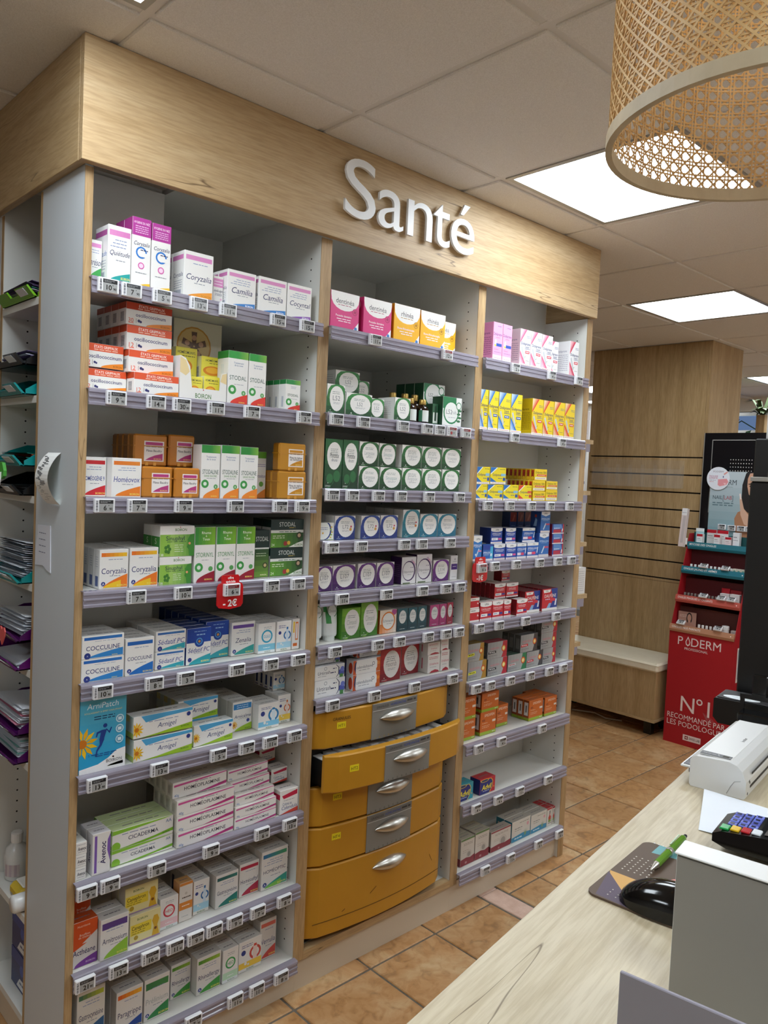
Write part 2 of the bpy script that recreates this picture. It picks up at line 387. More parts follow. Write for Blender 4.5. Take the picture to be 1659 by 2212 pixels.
D('camilia', 'white carton, pink band, blue swoosh', W_, W_, '#f0eef0', boi('Camilia', PK, PK, '#2f7fc8', 3, badge=False, th=.17, sh=.25, swh=.14, mk='#ffffff'), boil('#cf79b4', 'Camilia'))
D('cocyntal', 'white carton, pink band, purple swoosh', W_, W_, '#f0eef0', boi('Cocyntal', PK, PK, '#8a4fb0', 3, badge=False, th=.15, sh=.25, swh=.12, mk='#ffffff'))
def _osc(n, c):
    def f(A):
        A.r(0, .68, 1, 1, c); A.t('ÉTATS GRIPPAUX', .55, .87, .12, '#fbe9df', .6, .015); A.l(.25, .85, .73, '#f6c7b0', .04)
        A.t('oscillococcinum', .53, .47, .17, '#2d2f6e', .88, .01); A.t(n, .1, .2, .2, '#e5562a', .2); A.r(.05, .06, .16, .085, '#e5562a'); A.r(.21, .1, .217, .3, '#555'); A.e(.27, .2, .03, '#2d2f6e'); A.e(.31, .17, .025, '#2d2f6e')
        A.sw('#f08a1c', .42, .26, 1.0, .5); A.t('BOIRON', .85, .1, .09, '#a86010', .22, .01)
    return f
D('oscillo', 'low white carton, orange-red heading, number twelve', W_, W_, '#e4572e', _osc('12', '#e4572e'), barl('#c94a22'))
D('oscillo30', 'low white carton, red heading, number thirty', W_, W_, '#c93f20', _osc('30', '#c94420'), barl('#b23c1a'))
def _hm(A): A.t('HOMÉOMUNYL', .5, .85, .09, '#3c3c30', .85, .01); A.l(.3, .9, .72, '#6b6420', .025); A.e(.42, .42, .36, '#e38a10', .2); A.e(.42, .44, .26, '#f5b833', .13); A.t('BOIRON', .72, .1, .07, '#2f7a3a', .4, .01)
D('homeomunyl', 'yellow carton with orange ellipse', '#efe14a', '#e6e2b0', '#e9dd66', _hm, barl())
def _stodal(t, top, swc, sub=None, neck=.86, tc='#2d5a4a'):
    def f(A):
        A.gv(0, neck, 1, 1, top, top); A.g(.5, neck, 1, 1, top, '#7cb342')
        A.t('Traitement', .52, .78, .035, '#4a6a9a', .6); A.t('de la toux', .52, .735, .035, '#4a6a9a', .6)
        A.t(t, .5, .5, .085, tc, .86)
        if sub: A.t(sub, .5, .42, .035, '#6a9a5a', .8, .01)
        A.l(.3, .8, .37, GREY, .008); A.ring(.22, .27, .2, '#3f9a4a', '#e3ede0', .45); A.e(.8, .22, .11, '#5aa35a'); A.t('II', .8, .22, .04, '#ffffff', .1)
        A.sw(swc, .12, .2, 1, .5); A.t('BOIRON', .72, .04, .025, '#f4e06a', .5, .01)
    return f
D('stodal', 'tall white carton, green top, red swoosh', W_, W_, '#2f8f3c', _stodal('STODAL', '#2f9a3e', '#e0392b'), lambda A: (A.r(0, .86, 1, 1, '#2f8a38'), A.r(.3, .5, .6, .75, '#dfe3e3'), A.l(.2, .8, .3, GREY, .01)))
D('stodalS', 'short white carton with green top', W_, W_, '#2a8446', _stodal('STODAL', '#2a8a46', '#d8342a', neck=.85), lambda A: (A.r(0, .85, 1, 1, '#237a3e'), A.r(.35, .1, .65, .45, '#b9bcc4')))
D('homeogene', 'white carton, red band, red swoosh', W_, W_, '#f0eeee', boi('HOMÉOGÈNE 9', '#c8202c', '#c8202c', '#cc1f2e', 2, badge=False, th=.11, b=.01, sh=0, tcol='#2a3f94', swh=.26))
D('homeovox', 'white carton, orange band, orange swoosh', W_, W_, '#f0eeee', boi('Homéovox', '#e2731c', '#e88a2c', '#e97d1e', 2, badge=False, th=.15, sh=.1, tcol='#2a3f94', swh=.26))
def _lab(c, t1, t2, x0=.3, y0=.15, x1=.9, y1=.8):
    def f(A):
        A.r(x0, y0, x1, y1, '#efe8e4'); W = x1 - x0; Hh = y1 - y0; X = lambda t: x0 + W * t; Y = lambda t: y0 + Hh * t
        A.r(X(.06), Y(.8), X(.94), Y(.95), c); A.l(X(.1), X(.9), Y(.7), '#8a8aa0', .02); A.t(t1, X(.5), Y(.53), .075, '#3a3a44', W * .85, .008)
        if t2: A.t(t2, X(.5), Y(.42), .075, '#3a3a44', W * .85, .008)
        A.p([(X(.06), Y(.05)), (X(.94), Y(.05)), (X(.94), Y(.4)), (X(.55), Y(.3)), (X(.25), Y(.17))], c); A.t('BOIRON', X(.68), Y(.12), .05, '#f4d070', W * .5, .01)
    return f
D('baudry', 'amber plastic pastille box, pink label', '#c07a25', '#a56418', '#b06d1e', _lab('#b8387c', 'Pâtes Baudry', ''), None, 'amber', 'pastille_box', 'box')
D('sambucus', 'amber plastic pastille box, ochre label', '#bd831f', '#9a6414', '#a8701a', _lab('#c98a1e', 'Pâtes de réglisse', 'au Sambucus', .35), None, 'amber', 'pastille_box', 'box')
D('stodaline', 'tall white carton, green top, orange swoosh', W_, W_, '#2d7f36', _stodal('STODALINE', '#2c8a3a', '#f08a2c', 'SANS SUCRE', .85), None)
D('drosetux', 'tall carton, green top, set back', '#e6e3dc', W_, '#4d8a2c', lambda A: (A.r(0, .86, 1, 1, '#5f9a2e'), A.l(.1, .95, .72, '#7a6aa8', .012), A.l(.1, .95, .68, '#7a6aa8', .012), A.t('Drosétux', .5, .48, .08, '#5a4a8c', .9, 0, .2), A.e(.6, .3, .2, '#6aa34a'), A.sw('#e58a3c', .1, .2)))
D('coryzor', 'white carton, orange-yellow band and swoosh', W_, '#e4e2de', '#e8e6e2', boi('Coryzalia', '#ec6a1a', '#f2c424', '#ef7a1c', 1, badge=True, th=.15, sh=.04, sw2='#f2c424', swh=.34, tcol='#24306e'), lambda A: (A.r(.25, .06, .75, .32, '#5a6a9a'), [A.l(.3, .7, .8 - .06 * i, '#a5a8b4', .015) for i in range(5)]))
def _sin(A):
    A.r(.0, .0, 1, .72, '#8fbf4a'); A.g(.3, 0, 1, .72, '#a8cc6a', '#4f9a34'); A.t('BOIRON', .6, .88, .09, '#4a7a3a', .34, .01); A.e(.58, .96, .014, '#c02030')
    A.t('Sinuphyl', .44, .6, .15, '#24404a', .6, .005); A.l(.2, .75, .47, '#3f6a34', .02)
    for i in range(4): A.l(.42, .68, .36 - .07 * i, '#dfe8cf', .018)
    for a in range(5): A.e(.22 + .06 * math.cos(a * 1.3), .24 + .1 * math.sin(a * 1.3), .045, '#3f7a2c', .06)
    A.p([(.86, .0), (.84, .22), (.78, .3), (.82, .42), (.8, .55), (.88, .72), (1, .74), (1, 0)], '#3f8a34'); A.e(.86, .42, .035, '#e8a070'); A.t('20', .06, .06, .08, '#ffffff', .1)
D('sinuphyl', 'white and green carton with head profile', W_, '#e8e6e0', '#eceae6', _sin, lambda A: (A.r(0, .1, 1, .65, '#3f8f3a'), A.t('S', .5, .5, .2, '#dfe8cf', .5)))
def _sto(A):
    A.g(0, .68, 1, 1, '#2a8a3a', '#7fb52c'); A.t('Rhume', .55, .9, .05, '#eef6e0', .6, .008); A.t('&', .55, .84, .035, '#eef6e0', .2); A.t('Toux', .55, .785, .05, '#eef6e0', .6, .008)
    A.t('STORINYL', .5, .5, .085, '#3a8a4a', .86); A.l(.35, .7, .4, GREY, .008); A.ring(.22, .27, .2, '#3f9a4a', '#e3ede0', .45); A.e(.8, .24, .11, '#5aa35a'); A.sw('#9a1c34', .1, .2, 1, .5); A.t('BOIRON', .7, .05, .03, '#f4e06a', .5, .01)
D('storinyl', 'tall white carton, green top, maroon swoosh', W_, '#d8dcd2', '#356f36', _sto)
def _sd(A):
    A.r(0, .62, 1, 1, '#16302e'); A.t('STODAL', .5, .82, .1, '#d7e0da', .9); A.r(0, .6, 1, .63, '#e4e6e2'); A.gv(0, 0, 1, .6, '#6f9a3a', '#1c3f2a'); A.l(.1, .8, .5, '#c8d8b8', .012); A.l(.1, .8, .45, '#c8d8b8', .012); A.e(.75, .25, .18, '#3a4a2a'); A.e(.75, .25, .1, '#c8b080'); A.t('BOIRON', .65, .05, .03, '#f0e8c0', .5, .01)
D('stodaldark', 'tall dark green carton, white lettering', '#16302e', '#1a2c2a', '#22383a', _sd)
def _sp(A):
    A.r(0, .62, 1, 1, '#16302e'); A.t('STODAL', .5, .83, .16, '#d7e0da', .5); A.l(.55, .75, .69, '#b5a04a', .025); A.r(0, .52, 1, .62, '#dfe2de'); A.l(.25, .8, .55, '#4a6a5a', .025); A.g(0, 0, 1, .52, '#5f9a2c', '#1f4a2c')
    A.l(.06, .42, .4, '#dfe8cf', .025); A.l(.06, .42, .33, '#dfe8cf', .025); A.t('24', .07, .1, .1, '#e8f0d8', .1); A.e(.45, .14, .06, '#9a3030'); A.e(.55, .16, .05, '#d8b040'); A.e(.87, .42, .09, '#2a3a22'); A.e(.87, .42, .05, '#c8a888'); A.p([(.55, 0), (1, 0), (1, .22), (.8, .14)], '#e8ece4'); A.t('BOIRON', .86, .08, .08, '#4a7a3a', .25, .01)
D('stodalpas', 'wide dark green pastille carton', '#16302e', '#d8d8d4', '#2a3c3a', _sp, barl('#16302e'))
D('cocculine', 'low white carton, blue band, blue swoosh', W_, W_, '#e6e6e4', boi('COCCULINE', '#1f63b4', '#2f7ac6', '#2f86cc', 1, th=.2, sh=.02, b=.005, swh=.34, bandy=(.82, .95), tcol='#23346e'))
D('cocculineV', 'upright white carton, blue band, blue swoosh', W_, W_, '#e6e6e4', boi('COCCULINE', '#1f63b4', '#1f63b4', '#1f6fc0', 1, th=.1, sh=.02, b=.005, swh=.3, tcol='#23346e'))
D('sedatif', 'low white carton, blue band, teal swoosh', W_, W_, '#e8e8e4', boi('Sédatif PC', '#2f62a8', '#3f78b8', '#2fa4b4', 1, th=.26, sh=.2, swh=.3, bandy=(.82, .93), tcol='#2a3f94'))
def _sb(A):
    A.g(0, .6, 1, 1, '#1a3f94', '#1c4aa8'); A.e(.52, .62, .2, '#1d469c'); A.ring(.52, .63, .13, '#5aa0d8', '#1a3f94', .72); A.e(.52, .63, .05, '#e0a040'); A.l(.3, .8, .9, '#9ac0e8', .015); A.l(.4, .75, .8, '#9ac0e8', .03)
    A.t('Sédatif PC', .5, .4, .13, '#2a3f94', .88, 0, .2); A.l(.3, .7, .3, GREY, .012); A.sw('#2fa4b0', .1, .26, 1, .55); A.e(.14, .14, .08, '#2a3a86'); A.t('BOIRON', .78, .07, .05, '#f2e36a', .4, .01)
D('sedatifblue', 'upright white carton with deep blue top', W_, '#1b3f90', '#1d3f8c', _sb)
D('zenalia', 'white carton, violet band, teal swoosh', W_, W_, '#e8e6e4', boi('Zenalia', '#6a4a9a', '#6a4a9a', '#2fa09a', 2, th=.14, sh=.2, swh=.26))
def _ring(rc, txt, bot, t2='CH5'):
    def f(A): A.l(.3, .75, .86, GREY, .015); A.l(.3, .75, .81, GREY, .012); A.ring(.5, .56, .33, rc, W_, .74); A.t(txt, .5, .56, .1, rc, .4, .008); A.g(0, 0, 1, .3, bot, bot); A.r(0, 0, 1, .09, '#e6ecee'); A.l(.3, .7, .17, '#ffffff', .02); A.t('BOIRON', .55, .045, .045, '#4a7a3a', .5, .01)
    return f
D('ringteal', 'narrow white carton with teal ring', W_, W_, '#e8e8e6', _ring('#2f9fc0', 'OLIGO', '#7fc4dc'))
D('ringred', 'narrow white carton with red ring', W_, W_, '#e2dfda', _ring('#d0394a', 'HEO', '#f0c8cc'))
D('ringgreen', 'narrow white carton with green ring', W_, W_, '#e2dfda', _ring('#2f9a4a', 'HEO', '#bfe0c0'))
def _oligo(c, bot, c2):
    def f(A): A.l(.12, .6, .84, '#3a4a8a', .02); A.l(.12, .6, .78, '#3a4a8a', .02); A.e(.2, .62, .1, '#2a3a86'); A.ring(.72, .52, .26, c, W_, .66); A.r(.62, .3, .8, .72, c2); A.r(.65, .72, .77, .8, c); A.r(0, .1, 1, .3, bot); A.e(.3, .25, .06, W_); A.e(.42, .2, .04, W_); A.t('BOIRON', .5, .05, .05, '#4a7a3a', .5, .01)
    return f
D('oligoblue', 'narrow white carton, blue vial picture', W_, W_, '#e6e6e4', _oligo('#2a6fae', '#a8d4e8', '#cfe0ee'), lambda A: (A.r(.3, .2, .7, .75, '#2c3f78'), A.r(.2, .05, .8, .12, '#88a')))
D('oligoarn', 'squat white carton, blue vial picture', W_, W_, '#e6e6e4', _oligo('#2f7fb4', '#7fc4e4', '#d5e6f0'))
D('oligoor', 'slim white carton, orange stripes', W_, W_, '#e6e6e4', lambda A: (A.r(.08, .55, .3, .92, '#e8c030'), A.r(.4, .3, .8, .9, '#e8803a'), A.r(.48, .35, .72, .85, W_), A.r(.1, .1, .7, .2, '#e07030')))
D('oligoor2', 'white carton with orange ring and flower', W_, W_, '#e6e6e4', _oligo('#d8703a', '#f0cc50', '#f0d8c8'))
D('oligoyel', 'white carton with red ring, yellow base', W_, W_, '#e2dfda', _oligo('#cf4a3c', '#f0c63c', '#f0d8d0'))
def _flower(A, cx, cy, r, rot=0):
    for i in range(12):
        a = 2 * PI * i / 12 + rot; ca, sa = math.cos(a), math.sin(a); k = A.w / A.h
        q = [(cx + (r * t * ca - wd * sa) , cy + (r * t * sa + wd * ca) * k) for t, wd in ((.2, .006), (.6, r * .13), (1, 0), (.6, -r * .13), (.2, -.006))]
        A.p(q, '#f2c21c' if i % 2 else '#e8b012')
    A.e(cx, cy, r * .28, '#c9741c')
def _arnip(A):
    A.gv(0, .1, 1, 1, '#1aa0d4', '#5ab4cc', 7); A.t('ArniPatch', .48, .84, .075, '#e9f6fa', .9, 0, .1); A.t('SOULAGEANT À EFFET CHAUFFANT', .5, .755, .022, '#e8d88a', .85)
    A.l(.3, .75, .69, '#1c3f6a', .012); A.l(.3, .75, .66, '#1c3f6a', .012)
    _flower(A, .06, .38, .34, .2)
    n = '#1b3f8e'
    A.e(.54, .57, .045, n); A.p([(.46, .52), (.58, .52), (.52, .4), (.42, .4)], n); A.p([(.47, .52), (.36, .5), (.34, .44), (.37, .44), (.39, .48), (.46, .49)], n); A.p([(.56, .52), (.64, .46), (.69, .53), (.67, .54), (.63, .49), (.57, .53)], n)
    A.p([(.42, .41), (.5, .41), (.48, .33), (.38, .25), (.36, .27), (.43, .34)], n); A.p([(.48, .41), (.53, .4), (.46, .31), (.43, .3)], n); A.p([(.39, .26), (.36, .27), (.34, .19), (.37, .2)], n)
    for y in (.63, .5, .365): A.e(.86, y, .09, '#bfe2ee'); A.e(.86, y, .065, '#5a9cc0'); A.r(.82, y - .02, .9, y + .02, '#dceef4')
    A.t('5', .2, .22, .03, n, .1); A.l(.25, .8, .215, n, .01); A.l(.35, .7, .19, n, .01)
    A.p([(0, 0), (1, 0), (1, .25), (.8, .23), (.62, .15), (.4, .09), (0, .06)], '#f2f4f4'); A.t('BOIRON', .75, .11, .04, '#31405e', .36, .012); A.e(.73, .15, .02, '#c02030'); A.sw('#8ab82c', .6, .04, .95, .5, .04)
D('arnipatch', 'large blue patch box with yellow flower', '#2aa4d2', '#3a9cc4', '#6ab8d0', _arnip)
def _arnig(A):
    A.r(0, .0, 1, 1, W_); A.p([(.12, 1), (1, 1), (1, .86), (.55, .8), (.2, .68)], '#4fa6d6'); A.l(.25, .75, .66, '#5f75a8', .025); A.t('Arnigel', .55, .45, .24, '#2a3f74', .5, 0, .2)
    A.p([(.1, 0), (1, 0), (1, .3), (.7, .2), (.4, .08)], '#9cc42c'); A.t('BOIRON', .87, .17, .08, '#3a6a2a', .16, .01); _flower(A, .05, .4, .12); A.e(.93, .72, .035, '#2a3a86')
D('arnigel', 'long white gel carton, yellow flower, lime swoosh', W_, '#dfe4d4', '#e8e8e4', lambda A: _arnig(A), lambda A: (A.r(0, 0, 1, .25, '#b8cc6a'), A.r(0, .7, .5, 1, '#e8d890')))
D('arnigelS', 'short white gel carton, yellow flower, lime swoosh', W_, '#dfe4d4', '#dfe4e4', lambda A: _arnig(A), lambda A: (A.r(0, 0, 1, .25, '#b8cc6a'), A.r(0, .7, .5, 1, '#e8d890')))
def _arnic(A): A.r(.04, .74, .96, .93, '#2f86c8'); A.l(.2, .8, .86, '#e0f0fa', .02); A.l(.2, .8, .79, '#e0f0fa', .02); A.t('Arnicalme', .52, .5, .12, '#2a3f74', .86, 0, .1); A.l(.3, .8, .4, GREY, .012); _flower(A, .08, .22, .2); A.sw('#9cc42c', .1, .24, 1, .6); A.t('BOIRON', .78, .06, .04, '#3a6a2a', .36, .01); A.e(.8, .32, .08, '#3a4a96')
D('arnicalme', 'white carton, blue heading, lime swoosh', W_, '#e2e2de', '#e4e4e0', _arnic)
def _avend(A): A.t('Avenoc', .55, .5, .3, '#2f2f3c', .8, .02, .1); A.l(.1, .9, .8, GREY, .04); A.l(.2, .9, .2, GREY, .04)
D('avenocend', 'small flat white carton laid on side', W_, W_, '#deded8', _avend, lambda A: A.l(.1, .9, .4, GREY, .06))
def _av(A): A.r(.1, .05, .24, .95, '#7f5cb0'); A.t('Avenoc', .58, .5, .3, '#332a5c', .72, .02, 0, 'c', True); A.p([(1, .25), (.82, .55), (.84, .8), (1, .95)], '#7f5cb0'); A.l(.3, .4, .3, GREY, .01)
D('avenoc', 'upright white carton, violet edge stripe', W_, '#e6e4e8', '#e0dee2', _av, lambda A: A.t('Avenoc', .5, .5, .3, '#332a5c', .72, .02, 0, 'c', True))
def _cic(A): A.p([(0, .78), (.85, .94), (1, 1), (0, 1)], '#8cc63c'); A.l(.15, .7, .7, '#6a7aa8', .035); A.t('CICADERMA', .5, .46, .22, '#24304a', .66, .005); A.p([(0, 0), (.25, .04), (.7, .18), (1, .34), (1, .16), (.5, 0)], '#7cba2c'); A.e(.06, .15, .07, '#8cc63c'); A.t('BOIRON', .88, .18, .08, '#3a6a2a', .18, .01); A.t('AA', .92, .78, .18, '#3a6aa8', .1)
D('cicaderma', 'long white cream carton, green streaks', W_, '#cfe0b0', '#cfe0a8', _cic, lambda A: (A.r(0, .75, 1, 1, '#8cc63c'), A.r(0, 0, 1, .2, '#a0cc5c')))
def _hom(A): A.p([(.02, .72), (1, .93), (1, 1), (.02, .86)], '#d0579a'); A.l(.4, .7, .75, GREY, .04); A.t('HOMÉOPLASMINE', .54, .5, .24, '#2c2c40', .74, .004); A.p([(.22, 0), (.45, .03), (1, .36), (1, .16), (.7, .04)], '#c23a84'); A.t('40g', .07, .17, .17, '#4a78b8', .1); A.t('BOIRON', .9, .26, .09, '#7a3a5a', .15, .01)
D('homeoplas', 'long white ointment carton, pink streaks', W_, '#dcd6cf', '#d8d2cb', _hom, lambda A: (A.r(.2, .15, .8, .85, '#c9c5c0'), A.r(.3, .25, .38, .75, '#8a8680'), A.r(.5, .25, .56, .75, '#8a8680')))
def _cal(A): A.p([(.1, .78), (.95, .92), (.95, .72), (.2, .64)], '#c8204a'); A.l(.2, .8, .55, GREY, .02); A.t('Crème au', .4, .42, .13, '#3a4a84', .5); A.t('Calendula', .52, .26, .15, '#2a3a84', .86, 0, .1); A.p([(0, 0), (1, 0), (1, .18), (.5, .1)], '#d84a3a')
D('calendula', 'squat white cream carton, red flash', W_, '#e0dad4', '#dcd6d0', _cal, lambda A: A.r(0, .62, 1, .84, '#c8204a'))
def _act(A): A.r(0, .5, 1, 1, '#d9531e'); A.p([(0, .36), (.6, .5), (0, .52)], '#d9531e'); A.p([(.4, .5), (1, .5), (1, .72)], '#dcd8d4'); A.t('Nutriéane', .45, .9, .05, '#f0c8b0', .6, .005, .1); A.t('Bouffées', .5, .7, .05, '#f2d8c8', .5); A.t('de chaleur', .5, .645, .05, '#f2d8c8', .5); A.t('Acthéane', .48, .33, .13, '#2c2a5c', .88, .005, .05); A.sw('#7a3a98', .1, .22, 1, .5); A.t('BOIRON', .74, .07, .04, '#d8b8e0', .4, .01)
D('actheane', 'white carton, orange top, purple swoosh', '#dcd8d4', '#c4521e', '#b84a1c', _act)
D('arnitrosium', 'white carton, violet band, lime swoosh', '#e4e2de', '#dad6d0', '#cfccc6', boi('Arnitrosium', '#5a3f86', '#5a3f86', '#8fc03a', 2, badge=False, th=.14, sh=.06, swh=.36, bandy=(.74, .9)))
def _can(A): A.t('BOIRON', .4, .84, .08, '#4a6a2a', .34, .01); A.r(.02, .3, .7, .68, '#e8cf3c'); A.t('Canephron', .34, .56, .14, '#4a4418', .56, .01); A.l(.06, .5, .42, '#6a6420', .02); A.l(.06, .5, .34, '#6a6420', .02); A.e(.2, .2, .07, '#b89a2c'); A.p([(.72, .04), (.78, .4), (.72, .6), (.78, .78), (.9, .78), (.96, .6), (.9, .4), (.97, .04)], '#d9ab2c'); A.e(.84, .3, .045, '#7a4a1c'); A.r(0, 0, 1, .05, '#a88ab0')
D('canephron', 'cream yellow carton with torso figure', '#e6dca0', '#dcd8c8', '#d6d0b4', _can)
D('ornarrow', 'narrow white carton, orange band', '#e2ddd6', '#e0a060', '#d8a468', lambda A: (A.r(0, .93, 1, 1, '#d88a3c'), A.e(.5, .72, .1, '#c8c0b8'), A.l(.2, .85, .6, '#5a4a3a', .03), A.r(0, .3, 1, .5, '#e08a30'), A.l(.2, .8, .39, '#fff0e0', .025), A.l(.2, .7, .12, GREY, .012)))
D('gastro', 'white carton, dark green band and swoosh', '#e2e0dc', '#d2cec8', '#cdc9c2', boi('Gastrocynésine', '#1f5a5c', '#2a7a74', '#17786c', 2, badge=False, th=.13, sh=.05, swh=.3))
D('homeoaftyl', 'white carton, crimson band and swoosh', '#e2e0dc', '#d2cec8', '#cdc9c2', boi('Homéoaftyl', '#b82044', '#b82044', '#b01c40', 1, badge=False, th=.13, sh=.05, swh=.32))
D('homeoptic', 'white carton, blue-green band and swoosh', '#e2e0dc', '#d6d2cc', '#d0ccc6', boi('HOMÉOPTIC', '#1f6aa4', '#3fa06a', '#2f9a8a', 3, th=.09, sh=0, swh=.26, sw2='#7ac04a'))
D('ocyn', 'white carton, green-yellow band, blue swoosh', '#d6d4ce', '#d0ccc6', '#c8c4be', boi('Gastrocynésine', '#1f6a5c', '#b8c030', '#1f5a8c', 2, badge=False, th=.13, sh=.05, sw2='#a8b82c', swh=.3))
D('paragrippe', 'white carton, orange band, blue swoosh', '#e0deda', '#d0ccc8', '#c8c4be', boi('Paragrippe', '#e0561e', '#f0b62c', '#1f4a9c', 1, th=.14, sh=.02, swh=.28))
D('prelinium', 'white carton, green band, green swoosh', '#e0deda', '#d0ccc8', '#c8c4be', boi('Prélinium', '#2f7a4a', '#3f8a4a', '#2f8a4a', 1, th=.14, sh=.02, swh=.3, tcol='#a8b0b0', bandy=(.74, .9)))
D('rhinal', 'white carton, lime-green band and swoosh', '#e0deda', '#d0ccc8', '#c8c4be', boi('Rhinallergy', '#3f8a2c', '#9ac03a', '#3f9a3a', 2, th=.13, sh=.05, swh=.28))
D('verrulia', 'white carton, coral band and swoosh', '#dad6d2', '#d0ccc8', '#c4c0ba', boi('Verrulia', '#d86a5c', '#d86a5c', '#d04a40', 1, badge=False, th=.14, sh=.02, swh=.28, tcol='#2a3a74'))
# second bay
def _den(bg, t, l1, dk):
    def f(A):
        A.r(0, .0, 1, 1, bg); pts = [(0, 1), (0, .9)] + [(.5 - .5 * math.cos(PI * i / 10), .92 - .42 * math.sin(PI * i / 10) ** .8) for i in range(1, 10)] + [(1, .9), (1, 1)]; A.p(pts, '#f1efec')
        A.t(t, .5, .76, .14, '#4c4c50', .74, .004); A.l(.25, .75, .64, dk, .016); A.t(l1, .46, .36, .06, '#fbe8f0', .66, .012); A.l(.22, .75, .26, '#fbe8f0', .022); A.l(.28, .72, .2, '#fbe8f0', .022)
        A.p([(.78, 0), (1, 0), (1, .26)], '#f4f4f4'); A.e(.9, .07, .05, '#3a7ac0'); A.ring(.85, .52, .09, dk, bg, .8); A.p([(.8, .5), (.84, .57), (.9, .54), (.88, .47)], dk)
    return f
D('dentinea', 'pink carton with white dome heading', '#d83a80', '#c02c6c', '#f0eeea', _den('#d83a80', 'dentinéa', 'Poussée dentaire', '#a81f5c'), lambda A: A.e(.5, .8, .25, '#e8a0c0'))
D('rhinea', 'yellow carton with white dome heading', '#f0b012', '#e0a010', '#f0eeea', _den('#f2b414', 'rhinéa', 'Rhume Rhinopharyngite', '#b07c08'))
def _leh(bg, dk, t, white=True, sub=2, tc='#8a8d90', egg='#eceae6', acc=None, tall=False):
    def f(A):
        A.gv(0, 0, 1, 1, dk, bg, 4)
        if white: A.p([(0, 1), (0, .55), (.06, .8), (.2, .95), (.45, 1)], '#eceae6'); A.p([(1, 1), (1, .88), (.9, .97), (.75, 1)], '#eceae6')
        A.p([(.1, .0), (.5, .1), (.75, .4), (.6, .2), (.3, 0)], bg)
        if tall: A.e(.52, .66, .42, '#eceae6', .28, 20, .06); A.e(.3, .2, .2, bg, .1); A.e(.7, .25, .2, bg, .12); Y = .66; k = .6
        else: A.e(.55, .52, .4, egg, .43, 20, .06); Y = .52; k = 1
        for i in range(sub): A.l(.3, .72, Y + .22 * k - i * .06 * k, '#7f8a8a', .018 * k)
        A.t(t, .53, Y + .02 * k, .17 * k, tc, .52 if len(t) > 4 else .5); A.l(.36, .74, Y - .14 * k, GREY, .012); A.l(.36, .7, Y - .18 * k, GREY, .012)
        if acc: A.e(.78, Y - .1, .06, acc); A.e(.8, Y + .02, .04, '#c8405a')
        A.t('LEHNING', .2, .05, .035, '#dfe8e0', .3); A.e(.2, .11, .02, '#dfe8e0')
    return f
def _l52l(A):
    for i in range(7): A.l(.12, .8, .8 - .09 * i, GREY, .014)
D('l52', 'white-green carton with egg-shaped panel', '#2f7a3a', '#e2e2de', '#e0e0da', _leh('#3a8a44', '#123d24', 'L52', tc='#7c8084'), _l52l)
D('l52rub', 'green and white balm carton, round panel', '#e6e8e4', '#1a4a30', '#dfe2dc', lambda A: (A.r(0, .6, 1, 1, '#1f7a4a'), A.r(.7, 0, 1, 1, '#e6e8e4'), A.e(.45, .48, .42, '#177a48'), A.e(.45, .48, .36, '#e8eae6'), A.t('L52', .34, .5, .16, '#6c7074', .36), A.t('rub', .6, .5, .13, '#9a9ea0', .26), A.l(.3, .7, .3, GREY, .014), [A.e(.85 + .05 * (i % 2), .2 + .12 * i, .1, '#2a6a40', .04) for i in range(5)], A.e(.84, .72, .14, '#1f7a4a'), A.e(.84, .72, .11, '#e6e8e4')))
D('rubslim', 'slim dark green roll-on carton', '#2a5a3c', '#1f4a30', '#d8dcd4', lambda A: (A.r(.1, .1, .9, .6, '#d8dcd6'), A.r(.35, .2, .65, .9, '#1a3a28')))
D('phytotux', 'tall green carton with egg-shaped panel', '#1d5a34', '#123a22', '#2a5a34', _leh('#2a6a3c', '#0e2c1c', 'Phytotux', False, 4, '#5c6064', tall=True))
D('lergypax', 'green carton marked for allergy, grey lettering', '#1f5a30', '#d8d8d4', '#d8d8d0', _leh('#2a6a34', '#10301c', 'Lergypax', tc='#aab0b0'))
D('sinuspax', 'green carton, sinus lettering in blue-green', '#1f5a30', '#d8d8d4', '#d8d8d0', _leh('#2a6a34', '#10301c', 'Sinuspax', tc='#a0b4b4'))
D('angipax', 'green carton for sore throat, pale lettering', '#1f5a30', '#d8d8d4', '#d8d8d0', _leh('#2f7a3c', '#12361e', 'Angipax', sub=3, tc='#b8bcbc'))
D('voxpax', 'green carton for hoarse voice, pale lettering', '#1f5a30', '#d8d8d4', '#d8d8d0', _leh('#2f7a3c', '#12361e', 'Voxpax', tc='#b4b8b8'))
D('floral', 'white floral carton with navy ring', '#e6e8e4', '#dcdcd6', '#dadad2', lambda A: (A.e(.35, .55, .5, '#1f3a84'), A.e(.3, .55, .46, '#e8eae6'), A.l(.1, .6, .7, '#5a6aa0', .03), A.l(.1, .6, .6, '#5a6aa0', .03), A.e(.3, .4, .05, '#e0b040'), [A.e(.8 + .04 * (i % 3), .15 + .15 * i, .06, '#8ab04a' if i % 2 else '#d8c060', .05) for i in range(5)], A.p([(.5, .0), (.95, .0), (.95, .04), (.5, .04)], '#b0c4a8')))
D('l72', 'white-blue carton with egg-shaped panel', '#1f3f94', '#d8d8d6', '#c9c9c6', _leh('#2a4fa8', '#16286a', 'L72', tc='#7c8084', acc='#d8a04a'))
D('biomag', 'taller teal carton with orange fruit', '#1f7a90', '#d4d4d2', '#c9c9c6', _leh('#2a90a4', '#125a6a', 'Biomag', tc='#8c9094', acc='#d8803a', sub=3))
D('nervopax', 'teal carton with egg-shaped panel', '#1f7c94', '#d4d4d2', '#c9c9c6', _leh('#2a8ca8', '#125f7a', 'Nervopax', tc='#b4b8bc'))
